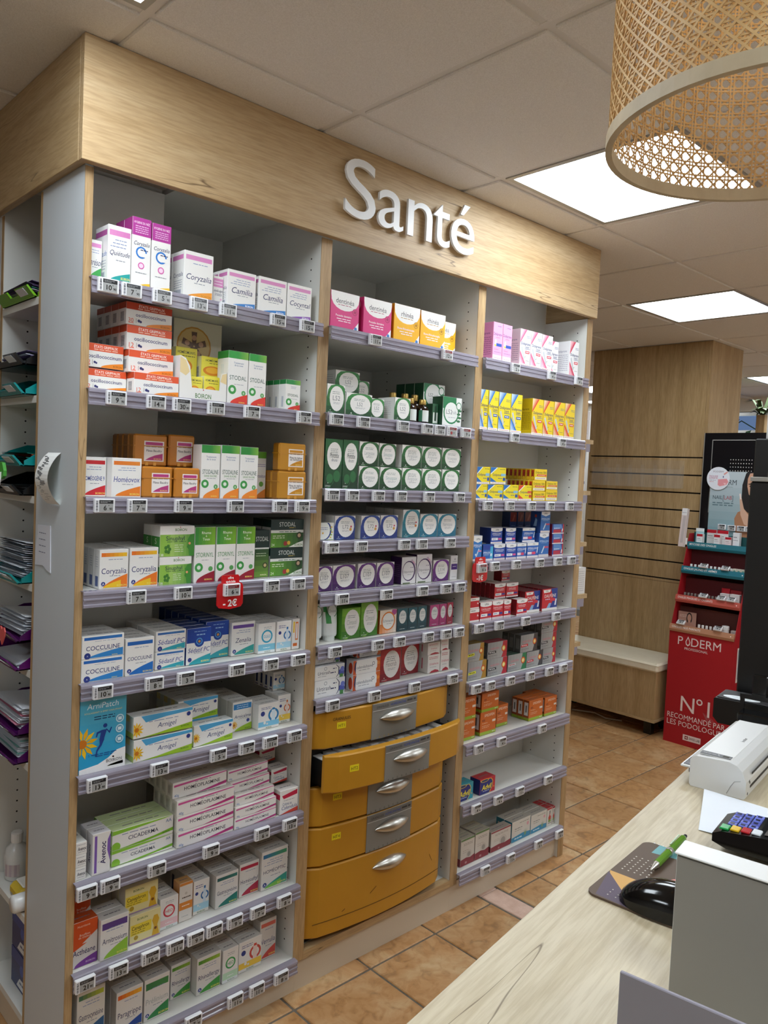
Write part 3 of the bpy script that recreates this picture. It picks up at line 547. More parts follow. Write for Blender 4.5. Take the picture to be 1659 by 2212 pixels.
D('l107', 'white-purple carton with egg-shaped panel', '#52246e', '#d4d2d2', '#cac6c8', _leh('#6a2f86', '#3a1654', 'L107', tc='#7c7c84', sub=3))
D('depuratum', 'white floral carton with purple ring', '#e4e2e4', '#3c1a50', '#d8d4d8', lambda A: ([A.e(.7 + .1 * (i % 3), .85 - .07 * i, .08, '#d8a0b8' if i % 2 else '#c8b0c8') for i in range(4)], A.e(.5, .48, .46, '#42205c', .38), A.e(.47, .48, .4, '#e8e6e8', .34), A.l(.6, .85, .6, '#5a3a7a', .016), A.t('Dépuratum', .47, .46, .09, '#8a8890', .72), A.l(.4, .65, .34, GREY, .012), A.r(.1, 0, .6, .05, '#6a7a5a')), lambda A: [A.l(.15, .85, .7 - .07 * i, '#8a70a0', .014) for i in range(7)])
D('l114', 'magenta-purple carton with egg-shaped panel', '#6a1f7a', '#d4d2d2', '#cac6c8', _leh('#7a2a94', '#521a66', 'L114', tc='#9c9ca4'))
D('slimviolet', 'slim white carton, violet band', '#e4e2e2', '#d8d6d4', '#d6d4d2', lambda A: (A.e(.6, .85, .1, '#b0acb4'), A.l(.3, .85, .75, GREY, .02), A.r(.1, .42, .95, .66, '#4a2a80'), A.l(.3, .8, .54, '#e0d8f0', .025), A.l(.2, .8, .12, GREY, .016)))
D('cimaxol', 'lime green carton with egg-shaped panel', '#58a02c', '#4a8a24', '#5a9a2c', _leh('#7ab42c', '#2a6a20', 'Climaxol', False, tc='#b0b8b0', sub=2))
D('echinacea', 'white carton with orange ring', '#ecdcc8', '#c8601c', '#dcd4c8', lambda A: (A.g(0, 0, 1, .4, '#d87a1c', '#e8e0d4'), A.e(.85, .9, .15, '#b04a8a'), A.e(.5, .52, .42, '#e07a1c'), A.e(.5, .52, .36, '#ecebe6'), A.t('Échinacée', .5, .54, .12, '#8a8c90', .66), A.l(.4, .7, .4, GREY, .014)))
def _slim(bg, dk):
    return lambda A: (A.gv(0, 0, 1, 1, dk, bg, 4), A.p([(.5 + .36 * math.cos(2 * PI * i / 14), .62 + .3 * math.sin(2 * PI * i / 14)) for i in range(14)], '#e2e4e2'), A.l(.28, .75, .74, '#5a7a80', .02), A.l(.28, .75, .68, '#5a7a80', .02), A.l(.3, .7, .55, GREY, .014), A.l(.25, .75, .08, '#d0dcdc', .02))
D('tealslim', 'slim dark teal carton, pale oval', '#1a4c58', '#8a9494', '#9aa0a0', _slim('#24606c', '#12343e'))
D('pinkslim', 'slim pink carton, pale oval', '#b8387a', '#8a8488', '#a89aa0', _slim('#c04a86', '#a02a68'))
D('redslim', 'slim crimson carton, pale oval', '#a82846', '#8a8488', '#a8989a', _slim('#b83a54', '#8e1e38'))
def _urt(A): A.r(.78, 0, 1, 1, '#d8dce0'); A.e(.9, .35, .1, '#4a5ab0'); A.e(.93, .6, .07, '#6a7ac8'); A.r(.84, 0, .96, .25, '#4a8a4a'); A.p([(0, .06), (.72, .06), (.8, .3), (.8, .75), (.7, .98), (0, .98)], '#e8eaea'); A.p([(.72, .06), (.74, .06), (.82, .3), (.82, .75), (.72, .98), (.7, .98), (.79, .75), (.79, .3)], '#22305c'); A.t('Urtirash', .3, .52, .26, '#4a5468', .46, 0, .05); A.ring(.35, .8, .05, '#9aa0a8', '#e8eaea', .7); A.l(.6, .72, .7, '#22305c', .06); A.l(.52, .7, .4, '#22305c', .07); A.l(.1, .4, .25, GREY, .03)
D('urtirash', 'long white gel carton, blue flower end', '#e4e6e8', '#dcdee0', '#d4d6d8', _urt)
def _cld(A): A.r(0, 0, .12, 1, '#c8562a'); A.r(.85, 0, 1, 1, '#c8622c'); A.e(.93, .6, .05, '#e08a3c'); A.p([(.1, .06), (.8, .06), (.88, .3), (.88, .75), (.8, .98), (.1, .98)], '#e8eaea'); A.p([(.1, .06), (.04, .4), (.06, .8), (.12, .98), (.1, .7), (.09, .3)], '#22305c'); A.t('calendulissme', .42, .5, .22, '#5a6478', .6, 0, .05); A.ring(.74, .62, .05, '#5a6478', '#e8eaea', .7); A.l(.2, .6, .25, GREY, .035)
D('calendtube', 'long white gel carton, orange flower ends', '#e4e6e8', '#dcdee2', '#d4d6d8', _cld, lambda A: (A.e(.7, .45, .26, '#c84a2a', .4), A.r(0, 0, .12, 1, '#2a3a8a')))
D('flexorub', 'red carton with egg-shaped panel', '#a81f2c', '#d4d2d0', '#c84a4a', _leh('#b8242e', '#7a1420', 'Flexorub', False, 3, '#a8a0a0'))
D('uriathone', 'white carton with crimson lettering and foot', '#e6e2de', '#dcd8d2', '#d8d4ce', lambda A: (A.l(.1, .8, .85, '#b84a5c', .03), A.l(.1, .8, .77, '#b84a5c', .03), A.t('Uriathone', .5, .5, .13, '#c8506a', .84), A.p([(.15, 0), (.3, .1), (.6, .16), (.85, .1), (.95, 0)], '#a82034'), A.l(.2, .7, .3, GREY, .02)), lambda A: A.r(.45, .2, .55, .8, '#c05a6a'))
# third bay
def _dl(bg, cA, cB, dose, base, foot=True):
    def f(A):
        A.r(0, 0, 1, 1, bg)
        for i in range(4): A.p([(0, 1 - .0 * i), (.62 - .13 * i, 1), (0, .62 + .05 * i)], tuple(a + (b_ - a) * i / 3.5 for a, b_ in zip(lin(cB), lin(cA))))
        for i in range(3): A.p([(0, .0), (.7 - .15 * i, .0), (0, .42 - .08 * i)], tuple(a + (b_ - a) * i / 3 for a, b_ in zip(lin(cB), lin(cA))))
        A.l(.6, .95, .82, '#4a5a8a', .012); A.l(.6, .95, .78, '#4a5a8a', .012); A.t('Doliprane', .52, .62, .075, '#1f2f6c', .9, .008); A.t('Liquiz', .68, .54, .06, '#1f2f6c', .5, .008); A.r(.45, .475, .95, .487, '#4a5a8a')
        A.r(.5, .36, .92, .43, dose); A.l(.56, .86, .385, '#ffffff', .022); A.p([(.08, .5), (.2, .54), (.5, .2), (.38, .17)], '#c8ccd0'); A.p([(.42, .24), (.56, .29), (.54, .26)], '#6a8a3a'); A.l(.6, .9, .16, '#6a6a4a', .01)
        if foot: A.r(0, 0, 1, .075, '#f2f0ea'); A.l(.1, .9, .04, '#c86a6a', .012)
    return f
def _dll(bg, lc):
    def f(A):
        A.t('Doliprane', .5, .72, .06, lc, .85, .008)
        for i in range(9): A.l(.1, .9, .6 - .055 * i, lc, .012)
        A.r(0, 0, 1, .06, '#efece6')
    return f
def _dlp(A):
    A.l(.45, .85, .9, '#5a4a9a', .014); A.t('Doliprane', .48, .7, .075, '#33307a', .9, .008); A.l(.3, .7, .6, '#c85a8a', .014); A.r(.15, .38, .95, .46, '#1f4fae'); A.p([(.12, .36), (.22, .56), (.36, .54), (.34, .38)], '#e8eef4'); A.r(.15, .38, .35, .42, '#e8c030'); A.l(.15, .6, .29, '#c85a8a', .012); A.l(.15, .9, .22, '#8a5a9a', .012); A.r(.02, 0, .98, .15, '#f4eef0'); A.l(.1, .9, .07, '#c86a8a', .012)
D('dolipink', 'pink syrup carton with white bottle', '#f0a6cc', '#e48cba', '#f4c0da', _dlp, _dll('', '#8a3a78'))
D('dolirose', 'white and pale pink syrup carton', '#efecee', '#e4ccd4', '#f0eaec', _dl('#efecee', '#f3dfe6', '#e0628c', '#d84a5c', 0), _dll('', '#8a7a94'))
D('dolired', 'white and crimson syrup carton', '#efeeee', '#e4e4e4', '#f0eaec', _dl('#efeeee', '#f0c8d0', '#d0204c', '#d83a4c', 0, False), _dll('', '#8a8aa0'))
D('doliblue', 'yellow and blue syrup carton', '#f0d91c', '#e6cc14', '#5aa0d8', _dl('#f2dc1e', '#cfe4ee', '#1f74c8', '#2a5ab0', 0), _dll('', '#6a6420'))
D('dolior', 'yellow and red syrup carton', '#f2cf1c', '#dcbc10', '#e8a050', _dl('#f4d41e', '#f6e0b0', '#e0431c', '#d84a2c', 0), _dll('', '#7a6a14'))
def _dt(cA):
    return lambda A: (A.p([(0, 1), (.45, 1), (0, .6)], cA), A.p([(0, .4), (.4, .12), (0, .12)], cA), A.p([(.0, .62), (.4, 1), (.47, 1), (0, .55)], '#e8f0f4'), A.t('Doliprane', .42, .56, .15, '#22306a', .66, .01), A.r(.68, .48, .98, .64, '#8ac0dc' if cA == '#1f6fc0' else '#e0603c'), A.l(.5, .75, .32, '#4a5a8a', .04), A.r(.8, .2, .97, .4, '#1f4f9c' if cA == '#1f6fc0' else '#d0402c'), A.r(0, 0, 1, .12, '#f0eee6'), A.l(.1, .9, .05, '#c86a6a', .02), A.l(.6, .95, .88, '#4a5a3a', .03))
D('dolitab', 'yellow tablet carton with blue corner', '#f2dc1c', '#e2c814', '#e6d020', _dt('#1f6fc0'))
D('dolitabred', 'yellow tablet carton with red corner', '#f2dc1c', '#e2c814', '#e6d020', _dt('#e0431c'))
D('doli1000', 'flat yellow carton with red stripe', '#efcf1c', '#d8ae10', '#d8b414', lambda A: (A.t('Doliprane 1000', .5, .72, .2, '#3a3420', .86, .008), A.r(.18, .38, .95, .54, '#d8402c'), A.l(.25, .85, .43, '#f8d8b0', .05), A.r(.04, .08, .96, .3, '#f0ead8'), A.l(.15, .85, .16, '#b89a8a', .05)), lambda A: (A.r(.2, .3, .8, .9, '#b82c1c'), A.t('Dolip', .5, .5, .3, '#3a2410', .7, .02, 0, 'c', True), A.e(.5, .22, .3, '#e8c020')))
def _upsa(c, t, tc='#e8eef8', pk='#e05a94'):
    return lambda A: (A.p([(0, 1), (0, .84)] + [(.5 - .5 * math.cos(PI * i / 8), .84 - .1 * math.sin(PI * i / 8)) for i in range(1, 8)] + [(1, .84), (1, 1)], '#f0f0ee'), A.t('UPSA', .55, .88, .11, '#2a2a34', .4, .01), A.t(t, .5, .62, .11, tc, .84, .01), A.l(.2, .8, .5, tc, .025), A.r(.08, .2, .62, .36, '#f2f2f0'), A.l(.15, .45, .26, '#4a6ab0', .04), A.r(.66, .22, .94, .34, pk), A.r(0, 0, 1, .1, '#ece8e8'), A.l(.1, .9, .045, '#c86a7a', .02))
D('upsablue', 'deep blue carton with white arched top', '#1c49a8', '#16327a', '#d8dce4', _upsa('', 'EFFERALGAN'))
D('effmed', 'mid-blue carton with white top stripe', '#1f5fb8', '#173f80', '#dfe2e8', lambda A: (A.r(0, .8, 1, 1, '#f0f0ee'), A.t('UPSA', .6, .9, .09, '#6a6a74', .3, .01), A.t('EFFERALGAN', .48, .62, .13, '#e8eef8', .84, .01, .15), A.l(.1, .6, .48, '#c8dcf0', .03), A.r(.06, .2, .42, .38, '#f0e0e8'), A.r(.45, .2, .75, .38, '#e0486a'), A.p([(.85, .3), (.92, .7), (.98, .7), (.92, .3)], '#e8f0f4'), A.r(0, 0, 1, .12, '#ece8e8')))
D('effervit', 'blue carton, white arch, tube picture', '#2a7ac8', '#1f4f94', '#dfe4ea', lambda A: (A.p([(0, 1), (0, .8), (.5, .72), (1, .8), (1, 1)], '#f0f0ee'), A.t('UPSA', .55, .87, .08, '#2a2a34', .5, .01), A.t('EFFERALGAN', .5, .62, .09, '#e8eef8', .9, .01), A.l(.2, .8, .54, '#c8dcf0', .02), A.p([(.3, .18), (.42, .16), (.72, .46), (.62, .5)], '#c8e0ee'), A.r(.55, .36, .95, .42, '#e888a8'), A.e(.3, .25, .08, '#e8eef4'), A.r(0, 0, 1, .08, '#eee8ea')))
D('effcyan', 'low blue carton with cyan end', '#2464b4', '#173f80', '#1f4f9c', lambda A: (A.r(0, .68, 1, 1, '#1c3f9c'), A.t('EFFERALGAN', .4, .5, .14, '#dfeaf6', .7, .01), A.l(.1, .6, .34, '#bcd8f0', .03), A.r(.72, .1, 1, .9, '#4ab4dc'), A.e(.82, .35, .1, '#e0f0f6'), A.r(0, 0, 1, .1, '#eee8ea')))
D('efftall', 'tall blue carton, white arched top', '#2468b4', '#173f84', '#1f4f9c', lambda A: (A.p([(.05, 1), (.05, .86), (.5, .78), (.95, .86), (.95, 1)], '#e8eaec'), A.t('UPSA', .5, .91, .08, '#3a4450', .5, .01), A.t('EFFERALGAN', .5, .66, .08, '#bcd4ec', .9, .01), A.l(.2, .8, .58, '#a8c8e8', .015), A.p([(.25, .16), (.35, .14), (.6, .44), (.5, .46)], '#c8dcec'), A.r(.55, .36, .95, .44, '#c0486a'), A.r(0, 0, 1, .1, '#dcd8d8')), lambda A: (A.p([(.3, .3), (.5, .7), (.65, .6), (.6, .3)], '#8ab0d8'), A.r(.4, .72, .6, .85, '#c0402c')))
D('redblue', 'flat blue and red carton', '#2a4a94', '#8a1f34', '#3a3a70', lambda A: (A.p([(.1, 1), (.75, 1), (.9, .55), (.1, .45)], '#5a8ac8'), A.r(.9, 0, 1, 1, '#c02a34'), A.r(.1, .1, .75, .45, '#b82a44'), A.l(.15, .65, .55, '#e0e8f0', .06), A.p([(.8, .2), (.84, .55), (.92, .5), (.88, .2)], '#f0f0f0'), A.r(0, 0, 1, .1, '#e8e4e4')))
D('reddark', 'narrow dark carton, red upper half', '#1f3f80', '#1a2f60', '#2a1a2a', lambda A: (A.r(.05, .45, .95, 1, '#8a2a24'), A.p([(.3, .5), (.6, .9), (.75, .8), (.55, .5)], '#b85a4a'), A.l(.2, .8, .2, '#a8b8d8', .02)))
D('redwhite', 'flat red and white carton', '#c8202c', '#7a1018', '#c8302c', lambda A: (A.r(0, .72, 1, 1, '#efece8'), A.l(.1, .6, .83, '#6a5a5a', .06), A.p([(.75, .4), (.82, .6), (.95, .4)], '#f0d8d8'), A.r(0, 0, 1, .12, '#efece8')))
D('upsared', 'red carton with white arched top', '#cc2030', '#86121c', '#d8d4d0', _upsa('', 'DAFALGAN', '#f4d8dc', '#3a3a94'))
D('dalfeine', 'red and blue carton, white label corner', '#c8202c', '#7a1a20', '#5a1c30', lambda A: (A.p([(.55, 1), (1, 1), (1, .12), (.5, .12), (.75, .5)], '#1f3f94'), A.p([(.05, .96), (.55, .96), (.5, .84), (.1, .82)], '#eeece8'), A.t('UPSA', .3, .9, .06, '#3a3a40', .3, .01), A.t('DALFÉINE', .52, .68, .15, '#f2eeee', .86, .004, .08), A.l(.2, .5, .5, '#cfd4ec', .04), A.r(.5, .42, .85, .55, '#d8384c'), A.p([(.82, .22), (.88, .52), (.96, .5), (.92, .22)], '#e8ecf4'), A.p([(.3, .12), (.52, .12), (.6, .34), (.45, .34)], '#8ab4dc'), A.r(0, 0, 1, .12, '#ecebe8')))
def _gr(c, lab, lc):
    return lambda A: (A.g(0, 0, 1, 1, '#8f9090', '#b4b5b4'), A.p([(.78, 1), (1, 1), (1, 0), (.72, 0), (.8, .3), (.74, .6)], c), A.t('NUROFEN', .36, .62, .13, '#c87a84', .62, .012, .1), A.p([(.02, .3), (.44, .34), (.42, .48), (.04, .44)], lab), A.l(.08, .36, .37, lc, .05), A.l(.05, .5, .16, '#6a6c6e', .025), A.e(.82, .55, .115, '#c8302c'), A.e(.82, .55, .09, '#e8a030'), A.e(.82, .55, .06, '#f4e6a0'))
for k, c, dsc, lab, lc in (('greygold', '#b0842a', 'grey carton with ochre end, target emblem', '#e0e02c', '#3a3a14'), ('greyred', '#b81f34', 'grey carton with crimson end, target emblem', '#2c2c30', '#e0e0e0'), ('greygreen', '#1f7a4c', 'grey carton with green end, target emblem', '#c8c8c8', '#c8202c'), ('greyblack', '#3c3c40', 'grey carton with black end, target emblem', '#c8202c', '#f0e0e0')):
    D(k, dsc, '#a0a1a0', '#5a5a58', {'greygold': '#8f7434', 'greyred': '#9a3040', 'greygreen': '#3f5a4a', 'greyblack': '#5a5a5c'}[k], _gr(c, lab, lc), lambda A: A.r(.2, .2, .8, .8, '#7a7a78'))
D('spedi', 'orange carton with lime green foot', '#d0681c', '#8f3f10', '#cf6a22', lambda A: (A.t('SPEDIFEN', .56, .84, .12, '#f0d8c0', .84, .01, .1), A.t('400', .2, .64, .1, '#7a2a10', .25, .02), A.l(.12, .45, .5, '#f0d0b0', .02), A.l(.12, .6, .38, '#f0d0b0', .018), A.l(.12, .55, .31, '#f0d0b0', .018), A.r(.76, .5, .97, .6, '#efe2d4'), A.r(0, 0, 1, .14, '#9ab42c'), A.l(.78, .94, .06, '#f0f4d8', .03)), lambda A: (A.r(.15, .25, .85, .9, '#dcd6d0'), A.r(.4, .4, .6, .75, '#5a5654'), A.r(0, 0, 1, .14, '#8aa428')))
def _adv(c2):
    return lambda A: (A.r(0, 0, 1, 1, c2), A.p([(0, 0), (.66, 0), (.84, .35), (.86, .7), (.74, .93), (0, .95)], '#f0d020'), A.p([(0, 0), (.62, 0), (.81, .35), (.83, .7), (.72, .9), (0, .92)], '#1c2a7c'), A.e(.3, .88, .26, '#f0d020', .1), A.e(.3, .88, .23, '#1c3f6c', .075), A.t('Advil', .42, .44, .34, '#f4e234', .66, .025, .2), A.l(.2, .6, .16, '#c8d0e8', .04), A.e(.92, .3, .03, '#f0b040'))
D('advilteal', 'teal and navy carton, yellow script', '#2a90a4', '#1c6a7c', '#2f9aac', _adv('#2a9ab0'))
D('advilred', 'red and navy carton, yellow script', '#c82038', '#1c2a6c', '#b81f34', _adv('#c82038'))
def _mar(c, g):
    return lambda A: (A.r(0, .93, 1, 1, c if g else '#5a7a4a'), A.l(.2, .85, .8, '#8a8078', .018), A.l(.2, .85, .75, '#8a8078', .018), A.l(.15, .6, .55, '#a8988c', .016), A.l(.15, .5, .48, '#a8988c', .016), A.e(.6, .38, .2, '#c4bcb2'), A.e(.6, .38, .12, '#9a948c'), A.p([(0, 0), (1, 0), (1, .3), (.7, .24), (.4, .28), (0, .24)], '#8a2834'), A.t('IIII', .4, .1, .08, '#d8a8a8', .4, .02))
D('maroon', 'white carton, maroon foot, garlic sketch', '#cfc8be', '#a8a096', '#a8a290', _mar('#7a2a34', False), lambda A: A.r(0, 0, 1, .28, '#7a2430'))
D('maroonwide', 'wide white carton, maroon foot and rim', '#cfc8be', '#a8a096', '#a8a096', _mar('#8a2834', True), lambda A: A.r(0, 0, 1, .28, '#7a2430'))
D('aloe', 'wide white carton, blue foot, aloe picture', '#d4d0c6', '#2f7f94', '#b4b0a6', lambda A: (A.l(.4, .9, .84, '#8a8880', .03), A.l(.15, .55, .6, '#5a5a58', .03), A.l(.15, .5, .5, '#8a8880', .025), A.e(.85, .68, .06, '#d8a0a8'), A.p([(0, 0), (1, 0), (1, .24), (.6, .3), (0, .22)], '#2f86ac'), A.l(.15, .55, .1, '#c8e0ea', .06), [A.p([(.7, .12), (.62 + .06 * i, .5 - .04 * abs(i - 2)), (.74, .12)], '#7a9a6a') for i in range(5)]), lambda A: A.r(.2, .2, .8, .8, '#c8c8c0'))
D('syrupred', 'slim white carton, red top, bottle picture', '#d8d4cc', '#c0bab0', '#b82430', lambda A: (A.r(0, .9, 1, 1, '#b82430'), A.r(.3, .2, .85, .5, '#c0442c'), A.r(.3, .2, .85, .34, '#7a9a4a'), A.p([(.35, .5), (.8, .5), (.66, .6), (.66, .8), (.5, .8), (.5, .6)], '#c0342c'), A.r(.5, .66, .66, .84, '#26181a'), A.r(.25, .13, .9, .16, '#4a2a1c')))

for nm_, ks in (('syrup_carton', 'stodal stodalS stodaline storinyl stodaldark drosetux dolipink dolirose dolired doliblue dolior phytotux syrupred'), ('spray_carton', 'spray quietude'),
                ('ointment_carton', 'homeoplas cicaderma calendula avenoc avenocend'), ('gel_carton', 'arnigel arnigelS urtirash calendtube'),
                ('herbal_carton', 'l52 l52rub rubslim lergypax sinuspax angipax voxpax floral l72 biomag nervopax l107 depuratum l114 slimviolet cimaxol echinacea tealslim pinkslim redslim flexorub uriathone maroon maroonwide aloe'),
                ('tablet_carton', 'dolitab dolitabred doli1000 upsablue effmed effervit effcyan efftall redblue reddark redwhite upsared dalfeine greygold greyred greygreen greyblack spedi advilteal advilred')):
    for k in ks.split(): DS[k] = DS[k][:7] + (nm_, DS[k][8])

# ================================================================ SETTING: room shell
RX0, RX1, RY0, RY1 = -3.6, 7.8, -3.5, 5.6
def struct(name, mb, mat, **k): return put(name, mb, mat, kind='structure', **k)
floor = struct('floor', bx(RX0, RY0, -.06, RX1, RY1, -.004), 'grout')
# floor tiles, piece by piece where they can be told apart
txs = [.6834 + .305 * k for k in range(-5, 4)]                       # joints left of the pale strip
txr = [1.709, 1.905] + [1.905 + .3147 * k for k in range(1, 11)]       # joints right of it
tys = [-.0201 + .31 * k for k in range(-5, 7)]
cells = [(txs[i], txs[i + 1]) for i in range(len(txs) - 1)] + [(txr[i], txr[i + 1]) for i in range(len(txr) - 1)]
_tm = {}
def tile_mesh(wd, hd):
    k = (round(wd, 3), round(hd, 3))
    if k not in _tm: _tm[k] = bx(0, 0, -.012, wd, hd, 0, ch=.0025).data('floor_tile')
    return _tm[k]
G = .0075
for (xa, xb) in cells:
    for j in range(len(tys) - 1):
        if tys[j] > 1.2 and xa < 2.0: continue
        put('tile', tile_mesh(xb - xa - G, tys[j + 1] - tys[j] - G), 'tile', floor, (xa + G / 2, tys[j] + G / 2, random.uniform(-.0006, .0004)))
pk = tile_mesh(.094, .8)
for q in range(3): put('threshold_strip', pk, 'pinktile', floor, (1.6065, -1.57 + q * .802, 0))
m = MB()
for i in range(-12, 24):
    for j in range(-15, 20):
        x = .07 + .305 * i; y = -.0201 + .31 * j
        inside = (-.85 < x < 5.05) and (-1.58 < y < 1.84) and not (x < 2.0 and y > 1.2)
        if inside or x < RX0 or x > RX1 - .3 or y < RY0 or y > RY1 - .3: continue
        if x < -.85 < x + .3: continue
        m.box(x, y, -.012, x + .2975, y + .3025, 0)
put('tile_field', m, 'tile', floor, kind='stuff')

# walls with the shop window in the right-hand wall
struct('wall_back', bx(RX0, RY1, 0, RX1, RY1 + .1, H + .25), 'wall')
struct('wall_front', bx(RX0, RY0 - .1, 0, RX1, RY0, H + .25), 'wall')
struct('wall_left', bx(RX0 - .1, RY0, 0, RX0, RY1, H + .25), 'wall')
m = MB(); X0, X1 = RX1, RX1 + .12; wy0, wy1, wz0, wz1 = .3, 2.6, .5, 2.42
m.box(X0, RY0, 0, X1, wy0, H + .25); m.box(X0, wy1, 0, X1, RY1, H + .25); m.box(X0, wy0, 0, X1, wy1, wz0); m.box(X0, wy0, wz1, X1, wy1, H + .25)
struct('wall_right', m, 'wall')
win = struct('window_1', bx(X0 + .05, wy0, wz0, X0 + .06, wy1, wz1), 'glass')
m = MB()
for y in (wy0, (wy0 + wy1) / 2 - .02, wy1 - .04): m.box(X0 + .02, y, wz0, X0 + .09, y + .04, wz1)
for z in (wz0, 2.19, wz1 - .04): m.box(X0 + .02, wy0, z, X0 + .09, wy1, z + .035)
put('window_frame', m, 'steel', win)
# a lit street strip and a dark parapet seen through the glass
tag(put('street_shop_sign', bx(X1 + 1.2, 1.2, 2.06, X1 + 1.3, 2.6, 2.10, cols=dict()), emit('street_lamp_glow', (.85, .95, 1), 2.5)), 'lit white strip sign across the street beyond the blue window', 'sign')

# ceiling
ceil = struct('ceiling', bx(RX0, RY0, H + .02, RX1, RY1, H + .2), 'tbar')
ci = range(-6, 13); cj = range(-7, 10)
vis = lambda i, j: -3 <= i <= 12 and -2 <= j <= 6
tm = bx(.0105, .0105, -.006, GP - .0105, GP - .0105, .012, ch=.003).data('ceiling_tile'); rest = MB()
for i in ci:
    for j in cj:
        x, y = GX + GP * i, GY + GP * j
        if (i, j) in LIGHT_CELLS or x < RX0 or x + GP > RX1 or y < RY0 or y + GP > RY1: continue
        if vis(i, j): put('ceiling_tile', tm, 'ceiltile', ceil, (x, y, H))
        else: rest.box(x + .012, y + .012, H - .006, x + GP - .012, y + GP - .012, H + .012)
put('tile_field', rest, 'ceiltile', ceil, kind='stuff')
for i in range(-6, 14):
    if RX0 < GX + GP * i < RX1: put('grid_bar', bx(-.012, RY0, 0, .012, RY1, .019), 'tbar', ceil, (GX + GP * i, 0, H))
for j in range(-7, 11):
    if RY0 < GY + GP * j < RY1: put('grid_bar', bx(RX0, -.012, .0005, RX1, .012, .019), 'tbar', ceil, (0, GY + GP * j, H))
fr = MB()
for a in ((.012, .012, .588, .03), (.012, .57, .588, .588), (.012, .03, .03, .57), (.57, .03, .588, .57)): fr.box(a[0], a[1], -.004, a[2], a[3], .012)
frd = fr.data('light_frame'); dfd = bx(.03, .03, .002, .57, .57, .008).data('diffuser')
LPOS = {(-1, -4): 'behind the camera, left of the pendant lamp', (2, -4): 'behind the camera, straight behind the pendant lamp', (5, -3): 'behind the counter, right of the pendant lamp', (8, -2): 'behind the counter, level with the bench', (-4, -2): 'far left of the tray cupboard, outside the view', (8, -5): 'against the front wall, level with the bench', (11, -3): 'near the window wall, outside the view', (-4, -5): 'in the corner of the left and front walls', (-1, -1): 'above the left end of the oak fascia', (2, -1): 'above the word sign, beside the cane pendant', (5, 0): 'past the right end of the oak fascia', (10, 1): 'far off, beyond the wooden column', (10, 4): 'far off, small in the gap left of the column, lower one', (12, 5): 'farthest, tiny in the gap left of the column'}
for n, (i, j) in enumerate(LIGHT_CELLS):
    t = thing('ceiling_light', 'square LED ceiling panel ' + LPOS[i, j], 'light', (GX + GP * i, GY + GP * j, H), group='LED ceiling panels')
    put('frame', frd, 'silver', t); put('diffuser', dfd, 'panel_light', t)

# ================================================================ FASCIA and SIGN
F1 = 2.1264; FZ = 2.263
fa = thing('oak_fascia', 'oak laminate fascia boxing in the top of the shelving, under the ceiling', 'fascia', (0, 0, FZ))
put('front_board', bx(0, 0, 0, F1, .022, H - FZ - .007, ch=.0012), 'oak', fa)
put('side_board', bx(0, .0225, .001, .0195, 2.2, H - FZ - .007, ch=.0012), 'oak_y', fa)
put('end_board', bx(F1 - .020, .0225, .001, F1, .24, H - FZ - .007, ch=.0012), 'oak_y', fa)
sg = thing('wall_sign', 'raised white lettering reading Santé on the oak fascia', 'sign', (0, 0, 2.332))
sx = [(.749, .868, 'S'), (.880, .985, 'a'), (1.003, 1.113, 'n'), (1.118, 1.197, 't'), (1.203, 1.318, 'é')]
for xa, xb, ch in sx:
    cu = bpy.data.curves.new('letter', 'FONT'); cu.body = ch; cu.resolution_u = 6; cu.offset = .0; cu.extrude = .03; cu.size = 1
    o = bpy.data.objects.new('l', cu); me = bpy.data.meshes.new_from_object(o); bpy.data.objects.remove(o)
    xs = [p.co.x for p in me.vertices]; k = .176 / CAP; kx = (xb - xa) / (max(xs) - min(xs)); mnx = min(xs)
    for p in me.vertices: p.co = ((p.co.x - mnx) * kx + xa, -p.co.z * .14 - .0145, p.co.y * k)
    me.name = 'letter'; put('letter', me, 'letter', sg)

